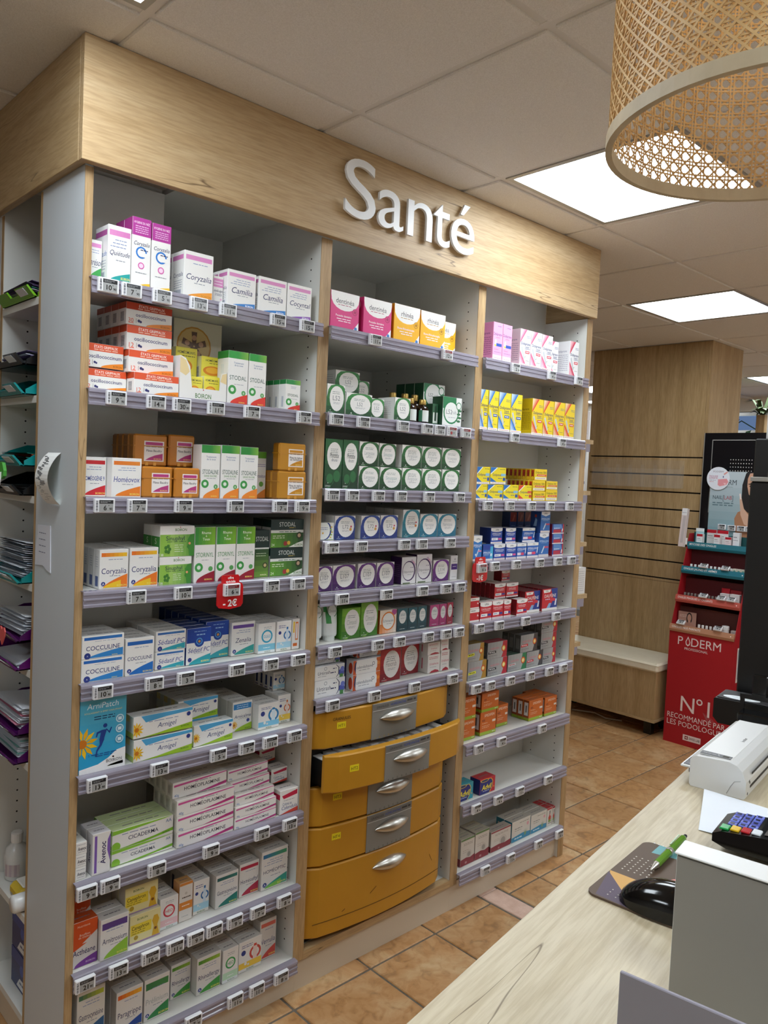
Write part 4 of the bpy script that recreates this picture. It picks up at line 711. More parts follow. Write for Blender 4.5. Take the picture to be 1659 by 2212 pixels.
# ================================================================ SHELVING BAYS
S1 = [2.014, 1.758, 1.505, 1.283, 1.061, .838, .578, .352, .121]
S2 = [2.014, 1.762, 1.539, 1.383, 1.226, 1.067, .904]
S3 = [2.016, 1.763, 1.511, 1.290, 1.068, .847, .620, .396, .140]
SZ = {1: S1, 2: S2, 3: S3}
YF = .029
BAY = {1: (.0205, .0395, .709, .7285, .57, 'left'), 2: (.7287, .748, 1.413, 1.432, .57, 'middle'), 3: (1.4322, 1.4512, 2.104, 2.142, .24, 'right')}
ORD = ['top', 'second', 'third', 'fourth', 'fifth', 'sixth', 'seventh', 'eighth', 'lowest']
bays = {}
for b, (xa, xb, xc, xd, yb, nm) in BAY.items():
    t = thing('shelving_bay', {1: 'left bay of white pharmacy shelving with oak edges, nine shelves', 2: 'middle bay of white shelving above the mustard drawers', 3: 'right bay of white shelving, shallow, with oak right edge'}[b], 'shelving', ((xa + xd) / 2, YF, 0), group='shelving bays under the fascia'); bays[b] = t
    t.matrix_world = Matrix.Translation(t.location)
    off = (-(xa + xd) / 2, -YF, 0)
    def P(name, mb, mat, parent=t, loc=off, **k): return put(name, mb, mat, parent, loc, **k)
    zl = 0 if b == 1 else .103; zr = 0 if b == 3 else .103
    P('side_panel', bx(xa, YF + .002, zl, xb, .29 if b == 1 else yb, 2.36), 'grey_panel' if b == 1 else 'white'); P('side_panel', bx(xc, YF + .002, zr, xd, yb, 2.262 if b == 3 else 2.36), 'white')
    P('edge_band', bx(xa, YF, zl, xb, YF + .002, 2.262), 'oak_edge'); P('edge_band', bx(xc, YF, zr, xd, YF + .002, 2.262), 'oak_edge')
    m = MB(); m.box(xb, yb, .1, xc, yb + .01, 2.36)
    if b == 1: m = bx(.352, yb, .1, xc, yb + .01, 2.36)
    P('back_panel', m, 'white')
    m = bx(xb, .035, 2.345, xc, yb - .001, 2.36)
    if b == 1: m = MB(); m.box(xb, .035, 2.345, xc, .243, 2.36); m.box(.355, .243, 2.345, xc, yb - .001, 2.36)
    P('top_panel', m, 'white')
    P('plinth', bx(xb if b == 1 else xa, .046, 0, xc if b == 3 else xd, .062, .102), 'plinth')
    if b == 2: P('bottom_rail', bx(xb, YF, .103, xc, YF + .03, .128), 'oak'); P('bottom_board', bx(xb, YF + .03, .103, xc, yb - .001, .126), 'white')
    # rows of pin holes in the right-hand panel and the left one
    m = MB()
    zz = .16
    while zz < 2.24:
        for y in (.075, yb - .045 if b == 3 else yb - .09):
            m.prism([(y + .0026 * math.cos(a * PI / 3), zz + .0026 * math.sin(a * PI / 3)) for a in range(6)], xc - .0004, xc + .001, '#15120f', 0, 0)
        zz += .032
    P('pin_holes', m, 'dark', kind='stuff')
    for i, z in enumerate(SZ[b]):
        zt = z - .001; m = MB()
        if b == 1:
            m.box(xb, YF + .003, zt - .019, xc, .243, zt); m.box(.355, .243, zt - .019, xc, yb - .001, zt)
        else: m.box(xb + .0002, YF + .003, zt - .019, xc - .0002, yb - .001, zt)
        sh = P('shelf', m, 'white')
        # clear lilac price rail: lip, ribbed face, foot
        m = MB(); r0, r1 = xb - .004, xc + .004 - (.012 if b == 2 else 0)
        if b == 1: r0 = xb - .005
        pr = [(.0295, zt + .0002), (.0295, zt + .0022), (.013, zt + .0022), (.0105, zt - .001), (.0095, zt - .007), (.0118, zt - .0085), (.0118, zt - .0155), (.0092, zt - .017), (.0092, zt - .020), (.0118, zt - .0215), (.0118, zt - .029), (.0085, zt - .031), (.0085, zt - .0365), (.0125, zt - .037), (.0145, zt - .034), (.0145, zt - .003), (.018, zt + .0002)]
        m.prism([(p[0], p[1]) for p in pr], r0, r1, '#bbb', 0, 0)
        put('price_rail', m, 'rail', sh)

# ---- unique labels for things on shelves
_lab = {}
def uniq(label):
    n = label.split()
    assert len(n) <= 16, label
    if label in _lab: _lab[label] += 1; return None
    _lab[label] = 1; return label

TABLE = '''11 faresol,41,37,60,0,95,45,1 quietude,78,59,32,0,132,70,1 spray,137,50,32,0,165,45,2 spray,188,52,32,0,162,45,1 coryzpink,276,85,32,0,117,60,2 chamo,371,32,50,0,75,45,1 camilia,403,90,32,0,97,45,2 camilia,501,94,32,0,98,45,1 cocyntal,597,86,32,0,98,45,1
12 oscillo,44,108,70,0,53,42,1 oscillo,43,100,70,56,57,42,1 oscillo,152,121,32,0,53,42,1 oscillo,145,121,50,53,55,42,1 oscillo,143,122,60,108,61,42,4 oscillo30,140,124,60,169,55,42,4 homeomunyl,307,42,45,0,62,35,1 homeomunyl,351,48,45,0,67,35,1 homeomunyl,302,65,110,60,83,45,1 homeomunyl,367,82,90,60,65,45,1 stodal,414,64,32,0,142,55,1 stodal,479,58,32,0,142,55,1 stodalS,603,53,32,0,87,30,4
13 homeogene,41,62,60,0,95,45,1 homeovox,103,77,32,0,96,45,1 baudry,181,84,32,0,78,30,3 baudry,268,75,32,0,78,30,3 baudry,184,94,90,78,81,30,4 baudry,280,78,90,79,84,30,2 stodaline,343,58,32,0,141,45,1 stodaline,403,58,32,0,143,45,1 stodaline,462,59,32,0,142,45,1 drosetux,548,40,90,0,133,45,1 sambucus,588,102,32,0,81,32,3 sambucus,588,98,32,81,79,32,1
14 coryzor,79,74,32,0,96,32,5 coryzor,155,77,32,0,98,32,5 sinuphyl,234,92,32,0,72,45,1 sinuphyl,233,99,32,72,79,45,2 storinyl,332,63,32,0,147,45,2 storinyl,397,62,32,0,147,45,2 storinyl,460,61,32,0,146,45,2 stodaldark,531,50,50,0,134,45,2 stodalpas,584,117,50,0,82,45,1 stodalpas,583,118,50,82,82,45,2
15 cocculine,41,108,32,0,56,40,1 cocculine,41,107,32,56,56,40,3 cocculineV,151,77,32,0,94,34,4 sedatif,240,85,50,0,47,34,1 sedatif,240,87,50,47,53,34,5 sedatifblue,327,75,49,0,98,38,4 sedatifblue,406,74,85,0,103,38,7 zenalia,480,79,73,0,95,34,5 ringteal,559,61,57,0,87,34,4 oligoblue,620,54,53,0,88,34,4 oligoor,675,28,52,0,91,45,1
16 arnipatch,41,118,32,0,195,22,1 arnigel,179,166,32,0,56,45,2 arnigel,177,167,32,60,56,45,1 arnigelS,354,123,43,0,57,40,1 arnigelS,345,119,100,0,56,40,1 arnigelS,337,125,100,56,56,40,3 arnicalme,501,67,86,0,85,30,5 oligoarn,568,75,55,0,75,28,3 oligoor2,648,48,72,0,85,34,2 oligoblue,662,45,120,85,57,24,4
17 avenocend,41,28,35,0,31,90,1 avenocend,41,28,35,31,31,90,1 avenocend,41,29,35,62,31,90,1 avenoc,81,47,32,0,104,38,2 cicaderma,136,169,45,0,41,36,1 cicaderma,136,169,45,41,50,36,3 homeoplas,308,175,32,0,43,32,1 homeoplas,306,176,32,43,43,32,1 homeoplas,305,177,32,86,43,32,4 homeoplas,301,166,50,129,43,32,5 homeoplas,485,143,32,0,31,30,1 homeoplas,486,141,32,31,32,30,1 homeoplas,490,134,40,63,31,30,1 homeoplas,485,135,60,94,32,30,1 homeoplas,482,138,70,126,32,30,3 calendula,639,68,32,0,72,45,1 calendula,646,61,90,72,45,45,1 calendula,643,60,150,117,45,45,1
18 actheane,41,66,45,0,114,40,1 actheane,58,49,90,40,115,40,1 arnitrosium,107,75,32,0,105,38,2 canephron,192,87,49,0,75,40,1 canephron,182,93,60,75,72,40,2 ringred,281,55,60,0,85,38,3 ornarrow,338,42,62,0,108,35,1 oligoblue,385,51,69,0,95,32,4 gastro,448,75,57,0,95,34,4 homeoaftyl,531,69,66,0,97,34,3 homeoptic,600,96,56,0,116,36,3
19 ocyn,53,72,32,50,124,36,1 paragrippe,162,74,50,0,117,34,3 prelinium,241,74,55,0,114,34,3 rhinal,336,63,90,0,97,34,2 rhinal,399,78,60,0,106,34,3 ringgreen,481,53,59,0,97,32,3 oligoyel,540,81,68,0,92,32,3 verrulia,621,60,80,0,121,36,2
21 dentinea,752,113,32,0,110,55,1 dentinea,882,119,32,0,113,55,1 rhinea,1011,118,32,0,117,55,1 rhinea,1131,120,32,0,116,55,1 rhinea,1245,124,90,0,114,55,1
22 l52,752,71,32,0,88,55,1 l52,854,102,120,73,74,55,1 l52,827,107,32,0,70,50,1 l52,956,70,150,60,68,55,1 l52,934,69,50,0,64,50,1 l52,1030,73,32,0,75,80,1 l52rub,1257,98,32,0,101,50,1 l52rub,1230,108,100,70,77,45,3 rubslim,1226,31,50,0,73,40,1
23 phytotux,755,69,32,0,149,55,1 phytotux,824,63,32,0,150,55,1 lergypax,891,87,32,0,73,45,1 lergypax,889,82,32,73,76,45,1 sinuspax,980,97,32,0,73,45,1 sinuspax,972,76,32,73,75,45,1 angipax,1078,92,32,0,74,45,1 angipax,1073,93,32,74,75,45,1 angipax,1171,96,32,0,75,45,1 angipax,1167,96,32,75,74,45,1 voxpax,1269,91,32,0,76,45,1 voxpax,1265,98,32,76,73,45,1
24 floral,750,63,45,0,53,40,1 l72,813,85,45,0,74,45,3 l72,920,82,45,0,74,45,4 l72,1003,80,45,0,75,45,4 biomag,1104,80,45,0,93,45,4 nervopax,1186,88,45,0,78,42,1 nervopax,1275,96,45,0,78,42,1
25 l107,750,68,50,0,77,45,1 l107,818,93,50,0,78,45,3 l107,920,79,50,0,79,45,4 l107,1001,80,50,0,78,45,4 depuratum,1114,70,50,0,91,55,1 depuratum,1185,77,50,0,97,55,1 l114,1266,82,50,0,75,45,1 slimviolet,1356,39,50,0,87,30,1
26 cimaxol,868,79,56,0,98,50,1 cimaxol,947,76,56,0,110,50,1 echinacea,1031,77,56,0,78,45,2 tealslim,1111,50,56,0,77,34,4 tealslim,1162,45,56,0,76,34,5 tealslim,1209,45,56,0,76,34,5 pinkslim,1268,49,56,0,76,34,4 pinkslim,1317,38,56,0,76,34,4 redslim,1356,34,56,0,78,34,4
27 urtirash,751,121,32,0,54,38,1 urtirash,750,118,32,54,43,38,1 urtirash,763,100,50,98,29,38,1 calendtube,903,118,32,0,51,38,1 calendtube,902,119,32,51,46,38,1 calendtube,932,105,50,98,25,38,1 flexorub,1044,95,58,0,108,45,1 flexorub,1167,87,85,0,106,45,1 uriathone,1265,65,52,0,64,55,1 uriathone,1262,65,52,64,44,55,1 uriathone,1331,47,52,0,73,55,1 uriathone,1328,43,52,73,41,55,1
31 dolipink,1505,55,32,0,138,75,1 dolipink,1560,55,32,0,138,75,1 dolirose,1664,66,32,0,139,75,1 dolirose,1731,69,32,0,139,75,1 dolirose,1801,71,32,0,138,75,1 dolirose,1899,69,70,0,134,75,1 dolired,1991,65,32,0,141,75,1
32 doliblue,1453,44,32,0,145,60,1 doliblue,1499,57,32,0,145,60,1 doliblue,1557,71,32,0,145,60,1 doliblue,1629,69,32,0,146,60,1 dolior,1761,72,32,0,142,75,1 dolior,1834,70,32,0,142,75,1 dolior,1906,73,32,0,143,75,1 dolior,1980,72,32,0,144,75,1
33 dolitab,1453,64,32,0,58,40,1 dolitab,1518,90,32,0,58,40,1 dolitab,1610,91,32,0,59,40,1 dolitabred,1702,85,32,0,60,40,1 dolitab,1453,74,32,58,63,40,1 dolitab,1529,93,32,60,62,40,1 doli1000,1794,84,32,0,38,20,2 doli1000,1790,84,32,38,42,20,6 doli1000,1803,83,35,80,45,20,7 doli1000,1883,81,35,0,45,20,2 doli1000,1883,79,35,45,35,20,1
34 effervit,1453,51,32,0,93,40,1 effcyan,1509,60,32,0,58,35,1 upsablue,1571,70,32,0,59,40,1 upsablue,1644,66,32,0,58,40,1 upsablue,1572,70,50,59,59,55,1 upsablue,1660,65,50,58,58,55,1 effmed,1711,62,32,0,58,40,1 effmed,1775,76,32,0,59,40,1 effmed,1765,84,50,59,56,45,1 efftall,1851,70,32,0,95,50,1 efftall,1856,65,32,95,85,50,1 redblue,1949,77,35,0,48,40,1 redblue,1945,80,35,48,41,40,1 redblue,1941,84,35,89,40,40,1 reddark,1799,47,140,100,71,40,1 reddark,1849,45,140,100,71,40,1 reddark,1896,54,140,100,71,40,1
35 redwhite,1453,55,32,0,48,40,1 redwhite,1453,52,32,48,41,40,1 upsared,1510,70,32,0,68,40,1 upsared,1581,67,32,0,68,40,1 upsared,1649,46,32,0,66,40,1 upsared,1729,69,32,0,62,40,1 upsared,1624,69,60,68,58,22,5 upsared,1695,77,60,68,56,40,1 upsared,1714,53,100,124,42,40,1 dalfeine,1798,101,45,0,86,22,5 dalfeine,1899,106,35,0,90,22,6
36 greygold,1474,107,45,0,69,45,1 greygold,1466,96,45,69,67,45,1 greyred,1588,118,45,0,65,45,1 greyred,1583,118,45,65,63,45,1 greygreen,1710,119,45,0,65,40,2 greyblack,1830,107,45,0,63,35,1 greyblack,1785,113,45,65,70,30,3 greyred,1939,91,45,0,63,30,1 greyred,1921,108,45,63,65,30,1 greyred,1920,112,45,128,57,30,3
37 spedi,1460,86,55,0,78,45,1 spedi,1456,89,55,78,85,45,1 spedi,1573,96,55,0,89,45,1 spedi,1576,104,55,89,73,45,1 spedi,1708,73,85,0,85,40,1 spedi,1878,97,55,0,83,28,3 spedi,1986,88,55,0,78,28,4
38 advilteal,1453,90,47,0,64,50,1 advilred,1575,92,42,0,59,50,1
39 maroon,1494,81,52,0,103,40,2 maroon,1577,84,52,0,107,40,2 maroonwide,1672,127,52,0,81,40,1 aloe,1804,125,52,0,83,40,2 aloe,1931,112,52,0,77,40,2 syrupred,2044,36,52,0,78,40,2 syrupred,2081,21,52,0,77,40,2'''
NUM = ['first', 'second', 'third', 'fourth', 'fifth', 'sixth', 'seventh', 'eighth', 'ninth']
def carton_mesh(key, wd, d, h):
    desc, fc, sc, tc, art, left, mat, nm, cat = DS[key]
    mb = MB(); ch = .004 if mat == 'amber' else .0009
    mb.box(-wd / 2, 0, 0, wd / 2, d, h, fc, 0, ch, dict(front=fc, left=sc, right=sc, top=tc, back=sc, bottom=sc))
    e = .0004 if mat != 'amber' else .0006
    A = Art(mb, (-wd / 2 + e, 0, e), (1, 0, 0), (0, 0, 1), (0, -1, 0), wd - 2 * e, h - 2 * e); 
    art(A)
    if left: left(Art(mb, (-wd / 2, d - e, e), (0, -1, 0), (0, 0, 1), (-1, 0, 0), d - 2 * e, h - 2 * e))
    if mat == 'amber':       # moulded lid line, hinge tabs
        for z in (.62,): mb.box(-wd / 2 - .0006, -.0006, h * z, wd / 2 + .0006, d + .0006, h * z + .0025, fc)
        for x in (-.12, .12): mb.box(x * wd - .004, -.0012, h * .02, x * wd + .004, 0, h * .12, '#d89a3c')
    else:
        T = Art(mb, (-wd / 2 + e, e, h), (1, 0, 0), (0, 1, 0), (0, 0, 1), wd - 2 * e, d - 2 * e); T.l(.2, .8, .45, '#77747c', .1); T.r(.02, .93, .98, .95, '#9a9690')
    return mb.data(nm)
placed = []
for line in TABLE.split('\n'):
    hd, *rest_ = line.split(' '); b, s = int(hd[0]), int(hd[1]); zs = SZ[b][s - 1]
    recs = []
    for r in rest_:
        k, *v = r.split(','); x0, wd, y, dz, h, d, n = [int(q) for q in v]; recs.append([k, x0 / 1000, wd / 1000, y / 1000, zs + dz / 1000, h / 1000, d / 1000, n, len(recs)])
    by = {}
    for r in recs: by.setdefault(r[0], []).append(r)
    for k, L in by.items():
        desc, fc, sc, tc, art, left, mat, nm, cat = DS[k]
        # columns by x, levels by z
        L.sort(key=lambda r: r[1] + r[2] / 2); cols = []
        for r in L:
            c = r[1] + r[2] / 2
            if cols and abs(cols[-1][0][1] + cols[-1][0][2] / 2 - c) < .03: cols[-1].append(r)
            else: cols.append([r])
        for ic, cl in enumerate(cols):
            cl.sort(key=lambda r: r[4])
            for il, (_, x0, wd, y, z0, h, d, n, ix) in enumerate(cl):
                wd -= .002; h -= .0006
                yb = (.239 if (b == 3 or (b == 1 and x0 < .36)) else .56)
                n = max(1, min(n, int((yb - y) / (d + .0024))))
                me = carton_mesh(k, wd, d, h); src = None
                for ir in range(n):
                    if src is None:
                        o = put(nm, me, mat if mat == 'amber' else 'print', None, (x0 + .001 + wd / 2, y, z0 + .0003)); src = o
                    else:
                        o = dup(src); o.location = (src.location.x + random.uniform(-.0004, .0004), y + ir * (d + (.0024 if mat == 'amber' else .001)), src.location.z)
                    placed.append((hd, ix, ir, o.name)); parts = [desc + ',']
                    if n > 1: parts.append('front row' if ir == 0 else '%s row' % NUM[ir])
                    if len(cols) > 1: parts.append('%s column' % NUM[ic])
                    if len(cl) > 1: parts.append(['bottom', 'second-up', 'third-up', 'fourth-up', 'fifth-up'][il] if len(cl) > 2 else ['lower', 'upper'][il])
                    lb = ' '.join(parts).rstrip(',') + ', %s shelf %s' % (ORD[s - 1], BAY[b][5])
                    assert len(lb.split()) <= 16, lb
                    assert uniq(lb), lb
                    tag(o, lb, cat, 'cartons on the %s shelf of the %s bay' % (ORD[s - 1], BAY[b][5]))

# ---- electronic price tags
TAGS = '''11 10:69 7:126 5:204 13:304 11:389 15:547 15:647
12 9:96 14:197 30:266 11:364 7:474 3:649
13 6:74 7:156 9:280 6:433 7:578 9:655
14 7:161 10:287 7:560 6:651
15 10:83 8:215 3:303 13:456 9:567 9:664
16 13:75 13:237 5:407 7:497 11:575 11:660
17 9:58 9:115 8:238 9:395 6:559 13:656
18 21:59 13:143 16:228 11:297 9:357 10:414 9:479 7:555 8:647
19 7:359 11:490 11:562 8:647
21 11:908 12r:1233
22 15:769 10:874 11:1043 8:1155 16:1214 -r:1274 9r:1346
23 11:765 7:843 10:950 11:1048 9:1179 14:1331
24 8:772 11:887 11:1074 15:1155 14:1294
25 11:820 10:1005 10:1169 12:1284 14:1357
26 13:801 14:977 9:1072 12:1208 14:1297 15:1363
27 8:800 8:971 11:1153 12:1343
31 2:1603 4:1832 4:2018
32 4:1621 4:1925
33 2:1487 2:1614 2:1747 2:1871 2:2005
34 4:1544 3:1672 2:1821 4:1944 3:2041
35 2:1475 2:1589 2:1751 3:1953
36 4:1475 7:1555 4:1674 3:1800 3:1928 3:2025
37 5:1507 4:1640 4:1900
38 4:1511 4:1639 11:1773 4:1962
39 11:1582 11:1737 8:1920 8:2066'''
body = MB(); body.box(-.0245, -.0115, -.0165, .0245, 0, .0165, '#e9eaee', 0, .0015)
A = Art(body, (-.0245, -.0115, -.0165), (1, 0, 0), (0, 0, 1), (0, -1, 0), .049, .033)
for q in range(11): A.r(.05, .1 + q * .07, .15, .1 + q * .07 + (.045 if q % 3 else .025), '#3a3c44')
bodyd = body.data('tag_body'); _scr = {}
def screen(txt, red=False):
    if (txt, red) not in _scr:
        m = MB(); m.box(-.0145, -.0122, -.0135, .0195, -.0112, .0135, '#9fa09f')
        A = Art(m, (-.0145, -.0122, -.0135), (1, 0, 0), (0, 0, 1), (0, -1, 0), .034, .027)
        A.r(0, .68, 1, 1, '#7a1c22' if red else '#26262a'); A.l(.08, .8, .86, '#8f9094', .045); A.l(.08, .6, .76, '#8f9094', .045)
        if txt == '-': A.e(.25, .3, .16, '#8a1c22'); A.t('9', .6, .32, .3, '#33343a', .3, .01)
        else: A.t(txt, .42, .33, .42, '#16171a', .5, .025); A.t('90', .82, .24, .2, '#16171a', .25, .02); A.e(.68, .52, .03, '#16171a')
        _scr[txt, red] = m.data('screen')
    return _scr[txt, red]
def price_tag(x, y, z, txt, label, red=False, rz=0, rx=0):
    t = thing('price_tag', label, 'price tag', (x, y, z), rz, 'electronic shelf price tags'); t.rotation_euler[0] = rx
    put('tag_body', bodyd, 'gloss_print', t); put('screen', screen(txt, red), 'gloss_print', t)
    return t
for line in TAGS.split('\n'):
    hd, *it = line.split(' '); b, s = int(hd[0]), int(hd[1])
    for i, q in enumerate(it):
        tx, x = q.split(':'); red = tx.endswith('r'); tx = tx.rstrip('r')
        lb = 'white electronic price tag%s, %s from left on %s rail of %s bay' % (' with red heading' if red else ' reading ' + tx, NUM[i], ORD[s - 1], BAY[b][5])
        price_tag(int(x) / 1000, .0083, SZ[b][s - 1] - .0185, tx, lb, red)
# ---- red special-offer holders
def promo(x, z, txt, lab, inner):
    t = thing('offer_tag', lab, 'price tag', (x, .0025, z))
    pts = [(-.030, -.044), (-.027, -.05), (.027, -.05), (.030, -.044)] ; pts = [(-.040, -.038), (-.034, -.046), (0, -.051), (.034, -.046), (.040, -.038), (.040, .008), (.036, .017), (.027, .021), (.027, .036), (.023, .041), (-.023, .041), (-.027, .036), (-.027, .021), (-.036, .017), (-.040, .008)]
    m = MB(); m.prism(pts, 0, .004, '#c8141c', 0, 1)
    A = Art(m, (-.04, 0, -.05), (1, 0, 0), (0, 0, 1), (0, -1, 0), .08, .09)
    A.t('offre', .5, .93, .075, '#f6e8e6', .5, .02); A.t('spéciale', .5, .82, .075, '#f6e8e6', .55, .02); A.t(txt, .5, .18, .2, '#ffffff', .72, .03)
    put('holder', m, 'gloss_print', t)
    tg = put('tag_body', bodyd, 'gloss_print', t, (0, 0, .002)); put('screen', screen('6', True), 'gloss_print', tg)
promo(.427, 1.262, '- 2€', 'red special-offer tag reading minus 2 euros, fourth rail of left bay', '6')
promo(1.464, 1.268, '-1€', 'red special-offer tag reading minus 1 euro, fourth rail of right bay', '6')

# ---- extras on the shelves
# printed card with a ring of people behind the cartons, second shelf left
m = MB(); m.box(-.075, 0, 0, .075, .002, .235, '#d8cfb8'); A = Art(m, (-.075, 0, 0), (1, 0, 0), (0, 0, 1), (0, -1, 0), .15, .235)
A.e(.42, .7, .36, '#c48a2c'); A.e(.42, .7, .33, '#d8b878'); A.ring(1.0, .58, .2, '#d0b070', '#d8cfb8', .7) if False else None
for i in range(5):
    a = 2 * PI * i / 5 + PI / 2; cx, cy = .42 + .15 * math.cos(a), .7 + .1 * math.sin(a)
    A.p([(.42 + .04 * math.cos(a + 1.2), .7 + .03 * math.sin(a + 1.2)), (cx + .12 * math.cos(a + .5), cy + .08 * math.sin(a + .5)), (cx + .12 * math.cos(a - .5), cy + .08 * math.sin(a - .5)), (.42 + .04 * math.cos(a - 1.2), .7 + .03 * math.sin(a - 1.2))], '#6a4a34'); A.e(cx, cy, .05, '#c89a78')
tag(put('printed_card', m, 'print', None, (.418, .2, 1.7572)), 'cream printed card with round picture of people, behind cartons on second shelf', 'card')
# white counter-display tray holding the yellow cartons
t = thing('display_tray', 'white cardboard display tray around the yellow cartons, second shelf of left bay', 'display tray', (.345, .0335, 1.7573))
m = MB(); m.prism([(-.0700, 0), (.0665, 0), (.0665, .082), (.05, .075), (.045, .032), (-.035, .032), (-.042, .085), (-.055, .105), (-.0700, .11)], -.001, .0005, '#e9e7e2', 0, 1)
A = Art(m, (-.070, -.001, 0), (1, 0, 0), (0, 0, 1), (0, -1, 0), .1365, .11); A.t('BOIRON', .5, .12, .11, '#4a7a3a', .34, .012); A.e(.5, .26, .012, '#c02030'); A.p([(.0, .98), (.12, .9), (.2, .65), (.12, .55), (0, .62)], '#e6cf9a'); A.p([(.86, .5), (1, .45), (1, .72), (.9, .68)], '#e6cf9a')
put('front_wall', m, 'print', t)
put('side_wall', bx(-.0705, .001, 0, -.0698, .045, .11), 'whiteplastic', t); put('side_wall', bx(.0658, .001, 0, .0665, .045, .082), 'whiteplastic', t)
# brown remedy bottles with gold caps
m = MB(); m.lathe([(.019, 0), (.021, .003), (.021, .05), (.017, .058), (.009, .062), (.009, .066)], 0, 0, 16, '#1d0f08')
A = Art(m, (0, 0, 0), (1, 0, 0), (0, 0, 1), (0, -1, 0), 1, 1)
bd = m.data('bottle_glass', True)
m = MB(); m.lathe([(.0115, .064), (.012, .066), (.012, .079), (.011, .081)], 0, 0, 16, '#c8a860'); cd = m.data('cap', True)
m = MB()
for k in range(9):
    a0, a1 = [PI * 1.5 - 1.35 + 2.7 * q / 9 for q in (k, k + 1)]; r = .0213
    m.face([(r * math.cos(a), r * math.sin(a), z) for a, z in ((a0, .008), (a1, .008), (a1, .045), (a0, .045))], '#dfe4e0' if k in (2, 3, 4, 5, 6) else '#1f6a4a')
ldl = m.data('label', True)
src = None
for i, (x, y, lb) in enumerate([(1.128, .058, 'front left'), (1.177, .05, 'front middle'), (1.126, .142, 'back left'), (1.17, .128, 'back middle'), (1.2145, .125, 'back right')]):
    t = thing('remedy_bottle', 'brown glass bottle with gold cap, %s of five on second shelf middle' % lb, 'bottle', (x, y + .0, 1.7613), group='brown gold-capped bottles')
    t.scale = (1, 1, 1.0 if y < .06 else 1.28); put('glass_body', bd, 'glassbrown', t); put('cap', cd, 'gold', t); put('label', ldl, 'print', t)
# white leaf-printed tubes standing on their caps
m = MB(); 
for j in range(7):
    pass
prof = [(.0, .022, .022), (.016, .021, .021)]
def tube_mesh():
    m = MB(); n = 18; rings = [(.0, .019, .019), (.014, .019, .019), (.0145, .024, .022), (.02, .026, .024), (.055, .0275, .02), (.09, .0285, .01), (.108, .029, .002), (.116, .029, .0015)]
    for z, a, b_ in rings:
        for k in range(n): m.v.append((a * math.cos(2 * PI * k / n), b_ * math.sin(2 * PI * k / n), z))
    for j in range(len(rings) - 1):
        for k in range(n):
            k2 = (k + 1) % n; m.f.append((j * n + k, j * n + k2, (j + 1) * n + k2, (j + 1) * n + k)); ang = 2 * PI * (k + .5) / n
            fr_ = math.sin(ang) < 0
            c = '#e4e8e6' if j < 4 else ('#2a8a3c' if (k * 7 + j * 3) % 4 < 2 and math.cos(ang) < .1 else '#dfe6e0'); m.c.append(lin(c)); m.m.append(0)
    m.f.append(tuple(range(n))[::-1]); m.c.append(lin('#e4e8e6')); m.m.append(0); m.f.append(tuple(range((len(rings) - 1) * n, len(rings) * n))); m.c.append(lin('#e4e8e6')); m.m.append(0)
    A = Art(m, (-.025, -.0225, 0), (1, 0, 0), (0, .12, 1), (0, -1, .1), .05, .116)
    A.e(.55, .8, .38, '#1a6a3c', .17); A.e(.55, .8, .34, '#e6ebe8', .15); A.t('Climaxol', .55, .8, .08, '#8a9094', .56); A.e(.7, .58, .06, '#e8b81c'); A.e(.45, .56, .05, '#e8b81c'); A.l(.3, .7, .4, GREY, .02); A.l(.3, .65, .34, GREY, .016)
    return m.data('gel_tube')
gt = tube_mesh()
for x, lb in ((.7785, 'left one half hidden by the post'), (.8385, 'right one beside the lime carton')):
    o = put('gel_tube', gt, 'print', None, (x, .082, 1.0663)); tag(o, 'white gel tube with green leaves, %s, sixth shelf middle' % lb, 'tube', 'white leaf-printed gel tubes')

# ================================================================ MUSTARD DRAWER CABINET
DX0, DX1 = .754, 1.362; DC = (DX0 + DX1) / 2
dc = thing('drawer_cabinet', 'mustard yellow drawer cabinet with five bow-fronted drawers in the middle bay', 'drawer cabinet', (DC, .03, .1265))
put('carcass', bx(-.300, .035, .0, .300, .45, .745), 'dark', dc)
def bow(xr): return -.030 * (1 - (xr / .304) ** 2) - .004
def drawer_front(z0, z1, foot=False):
    m = MB(); N = 16; r = .012
    xs_ = [-.304 + .608 * i / N for i in range(N + 1)]
    ring = []
    for dy, dz in ((.026, .0), (.004, .0), (0, .004)): ring.append((dy, z0 + dz))
    for dy, dz in ((0, -.004), (.004, 0), (.026, 0)): ring.append((dy, z1 + dz))
    for x in xs_:
        e = .016 * max(0, (abs(x) - .285) / .019) ** 2
        for dy, z in ring: m.v.append((x, bow(x) + dy + (e if dy < .02 else 0), z))
    K = len(ring); col = lin('#bd8722')
    for i in range(N):
        for k in range(K):
            k2 = (k + 1) % K; m.f.append((i * K + k, (i + 1) * K + k, (i + 1) * K + k2, i * K + k2)); m.c.append(col); m.m.append(0)
    m.f.append(tuple(range(K))); m.c.append(col); m.m.append(0); m.f.append(tuple(range(N * K, N * K + K))[::-1]); m.c.append(col); m.m.append(0)
    return m
